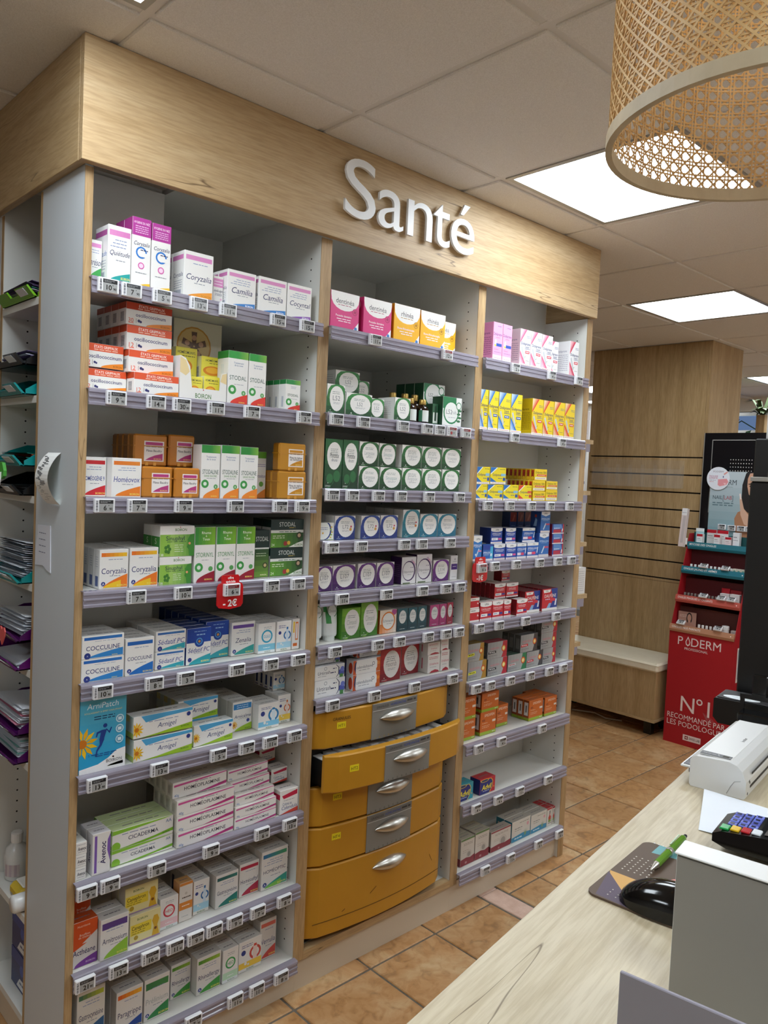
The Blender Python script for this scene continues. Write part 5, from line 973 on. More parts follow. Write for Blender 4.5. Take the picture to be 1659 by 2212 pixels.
def handle_mesh():
    m = MB(); NU, NV = 18, 7
    for iu in range(NU + 1):
        u = -1 + 2 * iu / NU; q = max(0, 1 - u * u)
        for iv in range(NV + 1):
            t_ = iv / NV; m.v.append((u * .077, -q * .026 * math.sin(PI * (.12 + .62 * t_)) , q ** .8 * (.022 - .036 * t_ ** 1.1) + .004))
    for iu in range(NU):
        for iv in range(NV): a = iu * (NV + 1) + iv; m.f.append((a, a + NV + 1, a + NV + 2, a + 1)); m.c.append((.8, .8, .8)); m.m.append(0)
    i = len(m.v)
    for iu in range(NU + 1): u = -1 + 2 * iu / NU; q = max(0, 1 - u * u); m.v.append((u * .077, .001, q ** .8 * .022 + .004)); m.v.append((u * .077, .001, -q ** .8 * .014 + .004))
    for iu in range(NU):
        a = iu * (NV + 1); b_ = i + iu * 2; m.f.append((b_, b_ + 2, a + NV + 1, a)); m.c.append((.8,) * 3); m.m.append(0)
        a = iu * (NV + 1) + NV; m.f.append((a, a + NV + 1, b_ + 3, b_ + 1)); m.c.append((.8,) * 3); m.m.append(0)
    return m.data('handle', True)
hm = handle_mesh()
DZ = [(.745, .862, 0, 'HT1'), (.632, .748, -.068, 'HT2'), (.503, .626, .004, 'HT3'), (.378, .5, .002, 'HT4'), (.152, .375, .002, '')]
for n, (z0, z1, dy, tx) in enumerate(DZ):
    a, c = z0 - .1265 + .001, z1 - .1265 - .001
    m = drawer_front(a, c); 
    if n == 1:
        m.box(-.29, .026, a + .01, -.28, .36, c - .03, '#3a3a3c', 1); m.box(.28, .026, a + .01, .29, .36, c - .03, '#3a3a3c', 1); m.box(-.29, .026, a + .008, .29, .36, a + .012, '#3a3a3c', 1)
        for q in range(14): m.box(-.275 + .039 * q, .05, a + .013, -.275 + .039 * q + .03, .34, c - .03 + .004 * (q % 3), '#d8d4cc', 2)
    d = put('drawer', m, ['drawer', 'black', 'whiteplastic'], dc, (0, dy, 0), label=['top drawer with black lettering', 'pulled-out second drawer', 'third drawer', 'fourth drawer', 'deep plain bottom drawer with scuffs'][n])
    hz = (a + c) / 2 + (.004 if n < 4 else .052)
    put('handle', hm, 'steel', d, (0.012, bow(0) - .0035 if n < 4 else bow(0), hz), label='silver lens-shaped pull')
    if n < 4:
        m = MB(); xs_ = [-.096 + .2 * i / 6 for i in range(7)]
        for i in range(6):
            x0, x1 = xs_[i], xs_[i + 1]
            for (q0, q1, cc, pr_) in ((a + .0005, c - .022, '#85837d', .0022), (c - .0215, c - .0005, '#75736e', .0034)):
                m.face([(x0, bow(x0) - pr_, q0), (x1, bow(x1) - pr_, q0), (x1, bow(x1) - pr_, q1), (x0, bow(x0) - pr_, q1)], cc)
                m.face([(x0, bow(x0) - pr_, q1), (x1, bow(x1) - pr_, q1), (x1, bow(x1) + .001, q1), (x0, bow(x0) + .001, q1)], '#94928c')
            m.face([(x0, bow(x0) - .0036, c - .0235), (x1, bow(x1) - .0036, c - .0235), (x1, bow(x1) - .0036, c - .0215), (x0, bow(x0) - .0036, c - .0215)], '#c2c2be')
        for x in (-.096, .104): m.face([(x, bow(x) - .0022, a), (x, bow(x) + .001, a), (x, bow(x) + .001, c), (x, bow(x) - .0022, c)], '#85837d')
        A = Art(m, (-.096, bow(0) - .0036, a), (1, 0, 0), (0, 0, 1), (0, -1, 0), .2, c - a)
        A.t('GRANULES', .2, .91, .07, '#3a3a3a', .3); A.t('HOMÉOPATHIE', .55, .91, .08, '#2f4a9a', .35); A.l(.75, .95, .9, '#3a3a3a', .05)
        for q, chh in enumerate('ABCDEFGHIJ'): A.t(chh, .06 + q * .098, .06, .05, '#b8901c' if n == 0 else '#3a3a38', .06, .02)
        put('label_holder', m, 'matte_print', d, label='grey label plate')
        m = MB(); x = -.228; sl = -.1377 * 1.03; zb_ = a + (.058 if n < 2 else .075); nn = Vector((sl, -1, 0)).normalized()
        m.prism([(x, bow(x) - .0008), (x + .032, bow(x + .032) - .0008), (x + .032, bow(x + .032) + .002), (x, bow(x) + .002)], zb_, zb_ + .02, '#e8d418')
        rr_ = Vector((.032, bow(x + .032) - bow(x), 0)) / .032
        Art(m, (x, bow(x) - .0013, zb_), rr_, (0, 0, 1), nn, .032, .02).t(tx, .5, .5, .5, '#5a4c0c', .8, .0)
        if n == 0:
            x2 = -.245; r2_ = Vector((.066, bow(x2 + .066) - bow(x2), 0)) / .066
            Art(m, (x2, bow(x2) - .0018, a + .084), r2_, (0, 0, 1), nn, .066, .012).t('GRANULES', .5, .5, .8, '#2a2014', .98, .0)
        put('sticker', m, 'matte_print', d, label='small yellow code sticker')
    else:
        m = MB()
        for i in range(12):
            x0, x1 = -.285 + .57 * i / 12, -.285 + .57 * (i + 1) / 12; m.face([(x0, bow(x0) - .0007, a + .046), (x1, bow(x1) - .0007, a + .046), (x1, bow(x1) - .0007, a + .049), (x0, bow(x0) - .0007, a + .049)], '#6a4a12')
        put('fold_line', m, 'matte_print', d)
        for (x, z, dx, dz) in ((.22, .12, .018, -.03), (-.07, .085, .026, .016), (-.18, .06, .012, .006)):
            m = MB(); m.face([(x, bow(x) - .001, a + z), (x + dx, bow(x + dx) - .001, a + z + dz), (x + dx, bow(x + dx) - .001, a + z + dz + .003), (x, bow(x) - .001, a + z + .003)], '#6e4810'); put('scuff_mark', m, 'matte_print', d)

# ================================================================ TRAY CUPBOARD on the left return
tcb = thing('tray_cupboard', 'open cupboard of document trays on the left return under the fascia', 'cupboard', (.02, .29, 0))
tcb.matrix_world = Matrix.Translation(tcb.location)
def TP(name, mb, mat, **k): return put(name, mb, mat, tcb, (-.02, -.29, 0), **k)
TP('side_panel', bx(.0225, .291, 0, .35, .305, 2.344), 'white'); TP('side_panel', bx(.0225, .588, 0, .35, .604, 2.344), 'white')
TP('edge_band', bx(.0205, .291, 0, .0225, .305, 2.262), 'oak_edge'); TP('edge_band', bx(.0205, .588, 0, .0225, .604, 2.262), 'oak_edge')
TP('back_panel', bx(.338, .305, .08, .35, .588, 2.36), 'white'); TP('kick_board', bx(.03, .305, 0, .045, .588, .08), 'plinth'); TP('top_panel', bx(.0225, .305, 2.345, .338, .588, 2.36), 'white')
NZ = [2.003, 1.752, 1.492, 1.262, 1.034, .785, .372, .10]
for z in NZ:
    sh = TP('shelf', bx(.024, .3055, z - .019, .338, .5875, z), 'white'); put('edge_band', bx(.0215, .3055, z - .019, .024, .5875, z), 'white', sh)
m = MB()
for k in range(60):
    z = .16 + .032 * k
    m.prism([(.09 + .0028 * math.cos(a * PI / 3), z + .0028 * math.sin(a * PI / 3)) for a in range(6)], .5876, .5884, '#15120f', 0, 1)
TP('pin_holes', m, 'dark', kind='stuff')
TP('end_panel', bx(.0205, .606, 0, .04, 2.0, 2.262), 'grey_panel')
def tray(z, col, lab, front=-.03):
    t = thing('letter_tray', lab, 'tray', (.15, .446, z))
    m = MB(); c = col; y0, y1 = -.122, .122; f, bk = front - .15, .16
    m.box(f + .02, y0, 0, bk, y1, .003, c); 
    for y in (y0, y1 - .003): m.prism([(f + .03, .0), (bk, .0), (bk, .058), (f + .12, .058), (f + .07, .04), (f + .03, .014)], y, y + .003, c, 0, 1)
    m.box(bk - .003, y0, 0, bk, y1, .058, c)
    for (ya, yb) in ((y0, -.03), (.03, y1)): m.prism([(f, .026), (f + .004, .028), (f + .028, .003), (f + .028, .0), (f + .022, .0)], ya, yb, c, 0, 1)
    m.prism([(f + .012, .012), (f + .014, .014), (f + .028, .003), (f + .028, .0), (f + .022, .0)], -.03, .03, c, 0, 1)
    put('tray_body', m, 'gloss_print', t)
    m = MB(); m.xform; m.prism([(f + .001, .0225), (f + .0155, .009), (f + .0145, .0075), (f - .0005, .0215)], -.095, -.04, '#dfe2e6', 0, 1); put('label_slip', m, 'print', t)
    return t
def papers(z, n, cols, lab, x0=-.02, dz=.0022, curl=.0, y=.446):
    t = thing('paper_stack', lab, 'papers', (.13, y, z)); rr = random.Random(int(z * 1000))
    for k in range(n):
        m = MB(); L_, Wd = .285, .205; a = rr.uniform(-.045, .045); x = rr.uniform(-.012, .012); N = 6; c = cols[k % len(cols)]
        for q in range(N):
            xa, xb = -L_ / 2 + L_ * q / N, -L_ / 2 + L_ * (q + 1) / N
            za, zb = [curl * max(0, (-xx - .02) / .12) ** 2 * (.5 + .5 * k / n) for xx in (xa, xb)]
            m.face([(xa, -Wd / 2, za), (xb, -Wd / 2, zb), (xb, Wd / 2, zb), (xa, Wd / 2, za)], c); m.face([(xa, -Wd / 2, za - .0012), (xa, Wd / 2, za - .0012), (xb, Wd / 2, zb - .0012), (xb, -Wd / 2, zb - .0012)], c)
            for yy in (-Wd / 2, Wd / 2): m.face([(xa, yy, za - .0012), (xb, yy, zb - .0012), (xb, yy, zb), (xa, yy, za)], c)
        m.face([(-L_ / 2, -Wd / 2, curl * .8), (-L_ / 2, Wd / 2, curl * .8), (-L_ / 2, Wd / 2, curl * .8 - .001), (-L_ / 2, -Wd / 2, curl * .8 - .001)], c) if False else None
        o = put('sheet', m, 'matte_print', t, (x * .5 + .028 + x0 * .3, rr.uniform(-.004, .004), .0025 + k * dz), a)
    return t
WH = ['#e6e9ee', '#dfe3ea', '#eceef2']
tray(2.0035, '#6fae1e', 'lime green letter tray on the top shelf of the left cupboard', -.005); papers(2.0075, 7, ['#4a3a5c', '#5c4470', '#c8b8d0', '#1f6a5a', '#6a4a80'], 'purple and green folders lying in the lime green tray', -.005, .005, .01)
tray(1.7525, '#0e8a8a', 'teal letter tray, lower one on the second cupboard shelf'); tray(1.8285, '#0b0b0d', 'black letter tray stacked above the teal one on second shelf'); papers(1.8325, 8, ['#7a6a9a', '#dfe3ea', '#2a2a30', '#5a4a7a'], 'violet and white papers overflowing the upper black tray', -.015, .004, .006)
papers(1.7565, 4, ['#2a3a40', '#1f5a5a'], 'dark sheets lying in the second-shelf teal tray', 0, .003)
tray(1.4925, '#0b0b0d', 'black letter tray, lower one on the third cupboard shelf'); tray(1.5685, '#0e8a8a', 'teal letter tray with charm hanging, third cupboard shelf'); papers(1.5725, 8, ['#c8502c', '#d8603a', '#0e7a6a', '#a83a2c', '#1f7a6a'], 'orange and green folders lying in the upper teal tray', -.01, .0035, .004); papers(1.4965, 5, ['#3a4048', '#8a9098'], 'grey sheets lying in the third-shelf black tray', 0, .004)
tray(1.2625, '#0e8a8a', 'teal letter tray full of white papers, fourth cupboard shelf'); papers(1.2665, 18, WH + ['#9fb0c0'], 'thick pile of white papers in the fourth-shelf teal tray', -.015, .0052, .012)
tray(1.0345, '#5a1060', 'purple letter tray, lower one on the fifth cupboard shelf'); tray(1.1105, '#4a0c52', 'purple letter tray with heart, upper on fifth cupboard shelf'); papers(1.1145, 9, WH, 'white papers piled in the tray with the heart', -.01, .0055, .012); papers(1.0385, 6, WH, 'white papers lying in the lower fifth-shelf purple tray', -.02, .003, -.004)
tray(.7855, '#4a0c52', 'purple letter tray, lower one on the sixth cupboard shelf'); tray(.8615, '#4a0c52', 'purple letter tray, upper one on the sixth cupboard shelf'); papers(.8655, 12, ['#e6e9ee', '#dfe3ea', '#d88aa0', '#eceef2', '#e6e9ee'], 'white and pink papers in the upper sixth-shelf tray', -.01, .0045, .01); papers(.7895, 14, WH + ['#8ac0b8'], 'white and aqua papers in the lowest purple tray', -.02, .0038, .006)
# heart and frog charm
m = MB(); pts = [(0, -.028), (-.02, -.004), (-.024, .01), (-.016, .02), (-.006, .019), (0, .012), (.006, .019), (.016, .02), (.024, .01), (.02, -.004)]
m.prism(pts, 0, .003, '#e0605c', 0, 0); tag(put('heart_sticker', m, 'matte_print', None, (-.0345, .36, 1.1285)), 'small coral red heart on the front of a purple tray', 'heart')
t = thing('charm', 'small green and white dangling charm on the teal tray front', 'charm', (-.0325, .375, 1.545))
m = MB(); m.prism([(-.022, .01), (-.01, .03), (.012, .032), (.024, .016), (.02, -.004), (-.004, -.012), (-.02, -.004)], -.008, 0, '#4aa43a', 0, 0); put('leaf', m, 'matte_print', t)
m = MB(); m.prism([(-.006, .006), (.012, .0), (.03, -.03), (.02, -.05), (.006, -.04), (-.004, -.014)], -.0115, -.0082, '#e4e2e0', 0, 0); put('figure', m, 'matte_print', t)
m = MB(); m.prism([(.008, -.028), (.028, -.034), (.024, -.044), (.008, -.04)], -.0135, -.0117, '#b0343c', 0, 0); put('scarf', m, 'matte_print', t)
# bottle, sponge and blue boxes low down
t = thing('pump_bottle', 'white translucent bottle with cap on the low cupboard shelf', 'bottle', (.075, .535, .3725))
m = MB(); m.lathe([(.028, 0), (.032, .004), (.033, .07), (.028, .09), (.013, .102), (.013, .108)], 0, 0, 18, '#dfe0de'); put('bottle_body', m, 'gloss_print', t, smooth=True)
m = MB(); m.lathe([(.016, .106), (.0165, .109), (.0165, .132), (.013, .135)], 0, 0, 16, '#eeeeee'); put('cap', m, 'gloss_print', t)
m = MB()
for k in range(6):
    a0, a1 = [PI + .2 + 1.3 * q / 6 for q in (k, k + 1)]; m.face([(.0336 * math.cos(a), .0336 * math.sin(a), z) for a, z in ((a0, .015), (a1, .015), (a1, .05), (a0, .05))], '#c8bcbc' if k % 2 else '#b8a8b0')
put('label', m, 'print', t)
t = thing('wipe_pack', 'yellow and white soft pack lying behind the white bottle', 'pack', (.10, .42, .3725))
m = MB(); m.box(-.07, -.04, 0, .07, .04, .034, '#d8b83a', 0, .01); put('pack_body', m, 'matte_print', t)
m = MB(); m.box(-.055, -.03, .0345, .05, .03, .04, '#e8e4da', 0, .003); put('flap', m, 'matte_print', t)
t = thing('spray_bottle', 'white spray bottle lying on the low cupboard shelf edge', 'bottle', (.05, .345, .3725))
m = MB(); m.lathe([(.02, -.05), (.024, -.045), (.024, .03), (.011, .045), (.011, .055)], 0, 0, 16, '#e8e8e6'); m.xform(Matrix.Translation((0, 0, .0245)) @ Matrix.Rotation(PI / 2, 4, 'Y')); put('bottle_body', m, 'gloss_print', t, smooth=True)
m = MB(); m.box(-.035, -.02, .03, -.0, .02, .052, '#f0f0ee', 0, .004); m.xform(Matrix.Translation((.085, 0, -.006))); put('trigger_head', m, 'gloss_print', t)
for k, lb in ((0, 'lower'), (1, 'upper')):
    m = MB(); m.box(0, -.075, 0, .2, .075, .105, '#16306c', 0, .002); A = Art(m, (0, .075, 0), (0, -1, 0), (0, 0, 1), (-1, 0, 0), .15, .105)
    A.r(0, .68, 1, 1, '#1f3f8c'); A.p([(.3, .08), (1, .08), (1, .38), (.45, .34)], '#dfe4ea'); A.l(.45, .9, .2, '#5a6a8a', .06); A.e(.55, .6, .1, '#3a5ab0'); A.t('8x', .75, .56, .2, '#c8d4ec', .3)
    o = put('glove_box', m, 'print', None, (.05, .41, .1005 + .106 * k)); tag(o, 'navy blue dispenser box, %s of two on the lowest cupboard shelf' % lb, 'box', 'navy boxes low in the cupboard')
# receipts taped to the white end panel
def strip(y0, y1, z0, z1, bulge, n=14):
    m = MB()
    for k in range(n):
        a, b_ = k / n, (k + 1) / n
        f = lambda q: .0198 - bulge * math.sin(PI * q) ** .8 - .0004
        P = lambda q, y: (f(q), y, z0 + (z1 - z0) * q)
        m.face([P(a, y1), P(a, y0), P(b_, y0), P(b_, y1)], '#f2f2ee')
        m.face([(p[0] + .0004, p[1], p[2]) for p in (P(b_, y1), P(b_, y0), P(a, y0), P(a, y1))], '#ece9dc')
        rr = random.Random(k)
        if 0 < k < n - 1:
            for q in range(3):
                t_ = a + (b_ - a) * (q + .3) / 3; u0 = rr.uniform(.1, .5); u1 = u0 + rr.uniform(.1, .4)
                p0, p1 = P(t_, y1 + (y0 - y1) * u0), P(t_, y1 + (y0 - y1) * min(u1, .95)); e = .0003; dz = .0022
                m.face([(p0[0] - e, p0[1], p0[2]), (p1[0] - e, p1[1], p1[2]), (p1[0] - e, p1[1], p1[2] + dz), (p0[0] - e, p0[1], p0[2] + dz)], '#6a6c70')
    return m
tag(put('till_receipt', strip(.130, .212, 1.480, 1.606, .031), 'matte_print'), 'curled white till receipt taped to the white end panel', 'receipt')
m = MB(); m.prism([(.185, 1.425), (.272, 1.421), (.268, 1.40), (.28, 1.37), (.283, 1.318), (.23, 1.322), (.20, 1.312), (.178, 1.308), (.181, 1.36)], .0185, .0203, '#dcdfe8', 0, 0)
A = Art(m, (.0185, .283, 1.31), (0, -1, 0), (0, 0, 1), (-1, 0, 0), .1, .115)
for k in range(4): A.l(.25, .7, .8 - .14 * k, '#6a7088', .018)
tag(put('taped_note', m, 'matte_print'), 'small handwritten note taped flat below the curled receipt', 'note')

# ================================================================ RIGHT END DISPLAY (beyond the oak edge of the right bay)
ed = thing('end_shelves', 'narrow oak end shelves fixed behind the right edge of shelving', 'shelving', (2.143, .06, 0))
ed.matrix_world = Matrix.Translation(ed.location)
EZ = [1.774, 1.556, 1.336, 1.110, .903]
def EP(n, mb, mat): return put(n, mb, mat, ed, (-2.143, -.06, 0))
EP('back_panel', bx(2.143, .066, .12, 2.152, .62, 2.25), 'oak_v')
for z, xr in zip(EZ, (2.247, 2.247, 2.24, 2.266, 2.236)):
    s_ = EP('shelf', bx(2.1525, .06, z - .018, xr, .6, z), 'oak_y')
    put('price_rail', bx(2.16, .056, z - .052, xr - .03, .0595, z - .0185), 'rail', s_)
def endbox(x0, x1, y0, z0, z1, c, lab, art=None, d=.05):
    m = MB(); m.box(x0, y0, z0, x1, y0 + d, z1, c, 0, .0008)
    if art: art(Art(m, (x0, y0, z0), (1, 0, 0), (0, 0, 1), (0, -1, 0), x1 - x0, z1 - z0))
    tag(put('medicine_carton', m, 'print'), lab, 'carton', 'packs on the right end shelves')
txt = lambda A: [A.l(.3, .8, .2 + .05 * i, '#9a98a0', .02) for i in range(10)]
endbox(2.165, 2.235, .075, 1.7745, 1.895, '#d4cfcf', 'pale carton standing on the highest end shelf right of the oak edge', txt)
endbox(2.16, 2.228, .08, 1.66, 1.75, '#a8bccb', 'pale blue pack hanging under the highest end shelf', lambda A: (A.r(.5, .5, .9, .9, '#d8e4ec'), A.e(.2, .2, .25, '#3a7a3a', .2), A.l(.1, .9, .5, '#6a8aa8', .02)))
endbox(2.16, 2.226, .08, 1.5565, 1.652, '#dfe2e6', 'white carton with navy stripe on second end shelf', lambda A: (A.r(0, .3, 1, .42, '#2a3f7c'), A.r(.45, 0, .5, 1, '#8a98b8'), A.l(.1, .9, .7, GREY, .04)))
endbox(2.16, 2.226, .08, 1.43, 1.49, '#dcd8cc', 'cream carton hanging under the second end shelf', lambda A: (A.e(.5, .5, .3, '#b8c4a8', .2), A.r(0, 0, 1, .1, '#f0ecdc')))
endbox(2.16, 2.224, .08, 1.3365, 1.415, '#262a36', 'black and red carton on the third end shelf', lambda A: (A.r(.5, .3, 1, 1, '#c8c0b4'), A.r(.5, .62, 1, .68, '#f0ece4'), A.r(0, 0, .6, .2, '#c8302c'), A.r(.5, .25, 1, .31, '#f0ece4')))
endbox(2.16, 2.218, .08, 1.235, 1.275, '#9a98a8', 'grey-lilac pack hanging under the third end shelf', lambda A: A.r(0, 0, 1, .08, '#f2f0ec'))
endbox(2.165, 2.262, .07, 1.1105, 1.225, '#dcdcda', 'tall white carton with spine stripe on the fourth end shelf', lambda A: (A.r(.12, 0, .2, 1, '#55565c'), [A.l(.35, .9, .12 + .08 * i, '#9a9aa2', .015) for i in range(10)]))
endbox(2.16, 2.21, .08, .9035, 1.0, '#c9b68e', 'tan carton on the lowest visible end shelf', lambda A: (A.r(0, .9, 1, 1, '#f0e6cc'), A.l(.1, .9, .5, '#e8dcb8', .05)))

# ================================================================ SLATWALL COLUMN
CX, CY0, CY1 = 4.27, .507, 1.337
cw_ = thing('slatwall_column', 'square oak-clad column with dark slatwall grooves behind the bench', 'column', (CX + .25, (CY0 + CY1) / 2, 0))
cw_.matrix_world = Matrix.Translation(cw_.location); co = (-CX - .25, -(CY0 + CY1) / 2, 0)
def CPt(n, mb, mat): return put(n, mb, mat, cw_, co)
CPt('core', bx(CX + .014, CY0 + .02, 0, CX + .46, CY1 - .02, H - .012), 'dark')
CPt('upper_panel', bx(CX, CY0 + .004, 1.7905, CX + .018, CY1, H - .008), 'oak_v'); CPt('lower_panel', bx(CX, CY0 + .004, .02, CX + .018, CY1, .951), 'oak_v')
for k in range(8):
    z1 = 1.7815 - .1162 * k; z0 = z1 - .107 if k < 7 else .9525
    CPt('slat', bx(CX, CY0 + .004, z0, CX + .018, CY1, z1, ch=.001), 'oak_v')
CPt('side_panel', bx(CX + .002, CY0 - .016, .0, CX + .472, CY0 + .003, H - .008), 'oak_v'); CPt('side_panel', bx(CX + .002, CY1 + .001, 0, CX + .472, CY1 + .018, H - .008), 'oak_v'); CPt('rear_panel', bx(CX + .461, CY0 + .004, 0, CX + .478, CY1, H - .008), 'oak_v')
ah = thing('brochure_holder', 'empty clear acrylic brochure holder hooked on the slatwall', 'holder', (CX - .0, .955, 1.58))
put('back_plate', bx(-.006, -.328, 0, -.003, .328, .185), 'acrylic', ah); put('front_plate', bx(-.06, -.328, 0, -.057, .328, .125), 'acrylic', ah); put('floor_plate', bx(-.057, -.328, 0, -.006, .328, .003), 'acrylic', ah)
for k in range(8): put('divider', bx(-.057, -.328 + .0933 * k, .003, -.006, -.3255 + .0933 * k, .15), 'acrylic', ah)

# ================================================================ BENCH
be = thing('bench', 'low oak box bench on black legs against the slatwall column', 'bench', (4.08, .95, 0))
m = MB(); put('box_body', bx(-.18, -.405, .117, .178, .42, .418, ch=.001), 'oak_v', be)
put('bottom_board', bx(-.184, -.409, .1, .18, .424, .1165), 'oak_y', be)
for x in (-.09, .11):
    for y in (-.33, .36): put('leg', bx(x - .025, y - .025, 0, x + .025, y + .025, .0995, ch=.002), 'black', be)
m = MB(); nu, nv = 14, 20
cu_ = thing('seat_cushion', 'cream vinyl seat cushion lying on the oak bench', 'cushion', (4.08, .95, .4185))
m = bx(-.19, -.415, 0, .183, .424, .058, ch=.012); put('cover', m, 'cushion', cu_)
m = MB(); m.tube([(-.189, -.414, .046), (.182, -.414, .046), (.182, .423, .046), (-.189, .423, .046), (-.189, -.414, .046)], .0022, 5); put('piping', m, 'cushion', cu_)
m = MB(); m.tube([(4.0, 1.2, .006), (4.05, 1.05, .012), (4.02, .95, .006), (4.06, .85, .006)], .005, 6, '#cfcac0'); tag(put('power_cable', m, 'matte_print'), 'pale cable lying on the floor under the oak bench', 'cable')

# ================================================================ RED FLOOR DISPLAY
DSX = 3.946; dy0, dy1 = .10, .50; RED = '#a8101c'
ds = thing('floor_display', 'red cardboard floor display of nail care with four lit shelves', 'display stand', (4.1, .3, 0)); ds.matrix_world = Matrix.Translation(ds.location)
def DP(n, mb, mat='matte_print', par=None): return put(n, mb, mat, par or ds, (-4.1, -.3, 0) if par is None else (0, 0, 0))
m = bx(DSX, dy0 + .001, 0, DSX + .006, dy1 - .001, .715, col=RED)
A = Art(m, (DSX, dy1, 0), (0, -1, 0), (0, 0, 1), (-1, 0, 0), .4, .715, eps=.00008)
WHT = '#ecd9d6'
A.t('P', .185, .905, .075, WHT, .1, 0); A.t('DERM', .585, .905, .075, WHT, .55, 0)
A.p([(.275, .875), (.305, .862), (.335, .875), (.345, .9), (.305, .948), (.265, .9)], WHT); A.p([(.287, .882), (.305, .874), (.323, .882), (.33, .9), (.305, .932), (.28, .9)], RED)
A.t('PROFESSIONAL', .44, .84, .022, WHT, .42); A.t('N', .36, .365, .14, WHT, .26, 0); A.ring(.545, .405, .048, WHT, RED, .58); A.t('1', .69, .365, .14, WHT, .2, 0); A.t('RECOMMANDÉ PAR', .5, .245, .048, WHT, .9, 0); A.t('LES PODOLOGUES', .5, .185, .048, WHT, .9, 0)
A.r(.32, .05, .6, .1, WHT); A.r(.35, .06, .4, .09, '#7a1418'); A.r(.371, .064, .379, .086, WHT); A.r(.36, .072, .39, .078, WHT); A.t('SWISS LAB', .5, .075, .022, '#4a2a2a', .17, .01)
DP('front_panel', m)
def side(y0, y1, nm):
    m = MB(); m.prism([(DSX + .006, 0), (4.25, 0), (4.25, 1.30), (4.13, 1.30), (DSX + .03, .78), (DSX + .006, .70)], y0, y1, RED, 0, 1); return m
m = side(dy0, dy0 + .004, 'r'); A = Art(m, (DSX + .01, dy0, 0), (1, 0, 0), (0, 0, 1), (0, -1, 0), .3, 1.3, eps=.00008)
A.t('NAIL LAB', .62, .69, .03, WHT, .5); A.t('POUR CHAQUE', .6, .635, .012, WHT, .4, .005); A.t('UNE SOLUTION', .6, .615, .012, WHT, .4, .005); A.t('+', .6, .57, .05, '#e8c8a0', .2, .02)
A.r(.15, .34, .8, .5, '#e6dcd4'); A.r(.2, .355, .78, .492, '#8a98a8'); A.e(.5, .44, .17, '#3a2420', .045); A.e(.52, .43, .1, '#b88a70', .034); A.r(.45, .36, .6, .4, '#b88a70'); A.p([(.4, .3), (.8, .29), (.8, .36), (.42, .37)], '#e6dcd4'); [A.r(.48 + .08 * i, .31, .52 + .08 * i, .35, '#a8402c') for i in range(3)]
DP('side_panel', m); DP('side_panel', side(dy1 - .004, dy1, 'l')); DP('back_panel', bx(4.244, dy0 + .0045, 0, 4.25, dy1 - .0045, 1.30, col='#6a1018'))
tiers = [(.742, DSX - .01, '#b98464', '#d0a282', 'ONGLES NUS PARFAITS', '#5a2a24'), (.921, 3.989, '#c0574a', '#e88a80', 'ONGLES FRAGILISÉS ET CASSANTS', '#5a141a'), (1.098, 4.045, '#1a6f80', '#3aa8b8', 'ONGLES JAUNES ET ABÎMÉS', '#5a141a'), (1.249, 4.105, '#186a78', '#3aa8b4', 'MYCOSE DES ONGLES', '#0e4a4c')]
for z, x, c1, c2, tx, bkc in tiers:
    m = MB(); m.box(x + .03, dy0 + .005, z - .05, 4.24, dy1 - .005, z - .045, c1)
    m.prism([(x, z - .03), (x + .004, z - .045), (x + .022, z - .049), (x + .022, z - .044), (x + .033, z - .008), (x + .008, z)], dy0 + .001, dy1 - .001, c1, 0, 1)
    A = Art(m, (x, dy1, z - .03), (0, -1, 0), (.26, 0, 1), (-1, 0, .26), .4, .03, eps=.00008); A.t(tx, .04, .5, .42, '#e8e4e0', .55, .008, 0, 'l'); A.e(.95, .4, .008, '#f2e6e0')
    A = Art(m, (x + .008, dy1 - .004, z), (0, -1, 0), (1, 0, -.32), (.32, 0, 1), .39, .024, eps=.00008); A.r(0, 0, 1, 1, c2); A.l(.05, .35, .55, '#e8e0dc', .1)
    if z == 1.249: A.p([(.42, .05), (.74, .05), (.7, .95), (.46, .95)], '#d02a50')
    if z == .742: [A.e(.45 + .07 * i, .5, .02, ['#b02a30', '#d8603c', '#c0404a', '#a82038', '#d8884c', '#e0a050'][i]) for i in range(6)]
    DP('shelf_tier', m)
    DP('tier_back', bx(min(x + .125, 4.19), dy0 + .005, z - .04, min(x + .129, 4.194), dy1 - .005, z + .1 if z < 1.2 else z + .06, col=bkc))
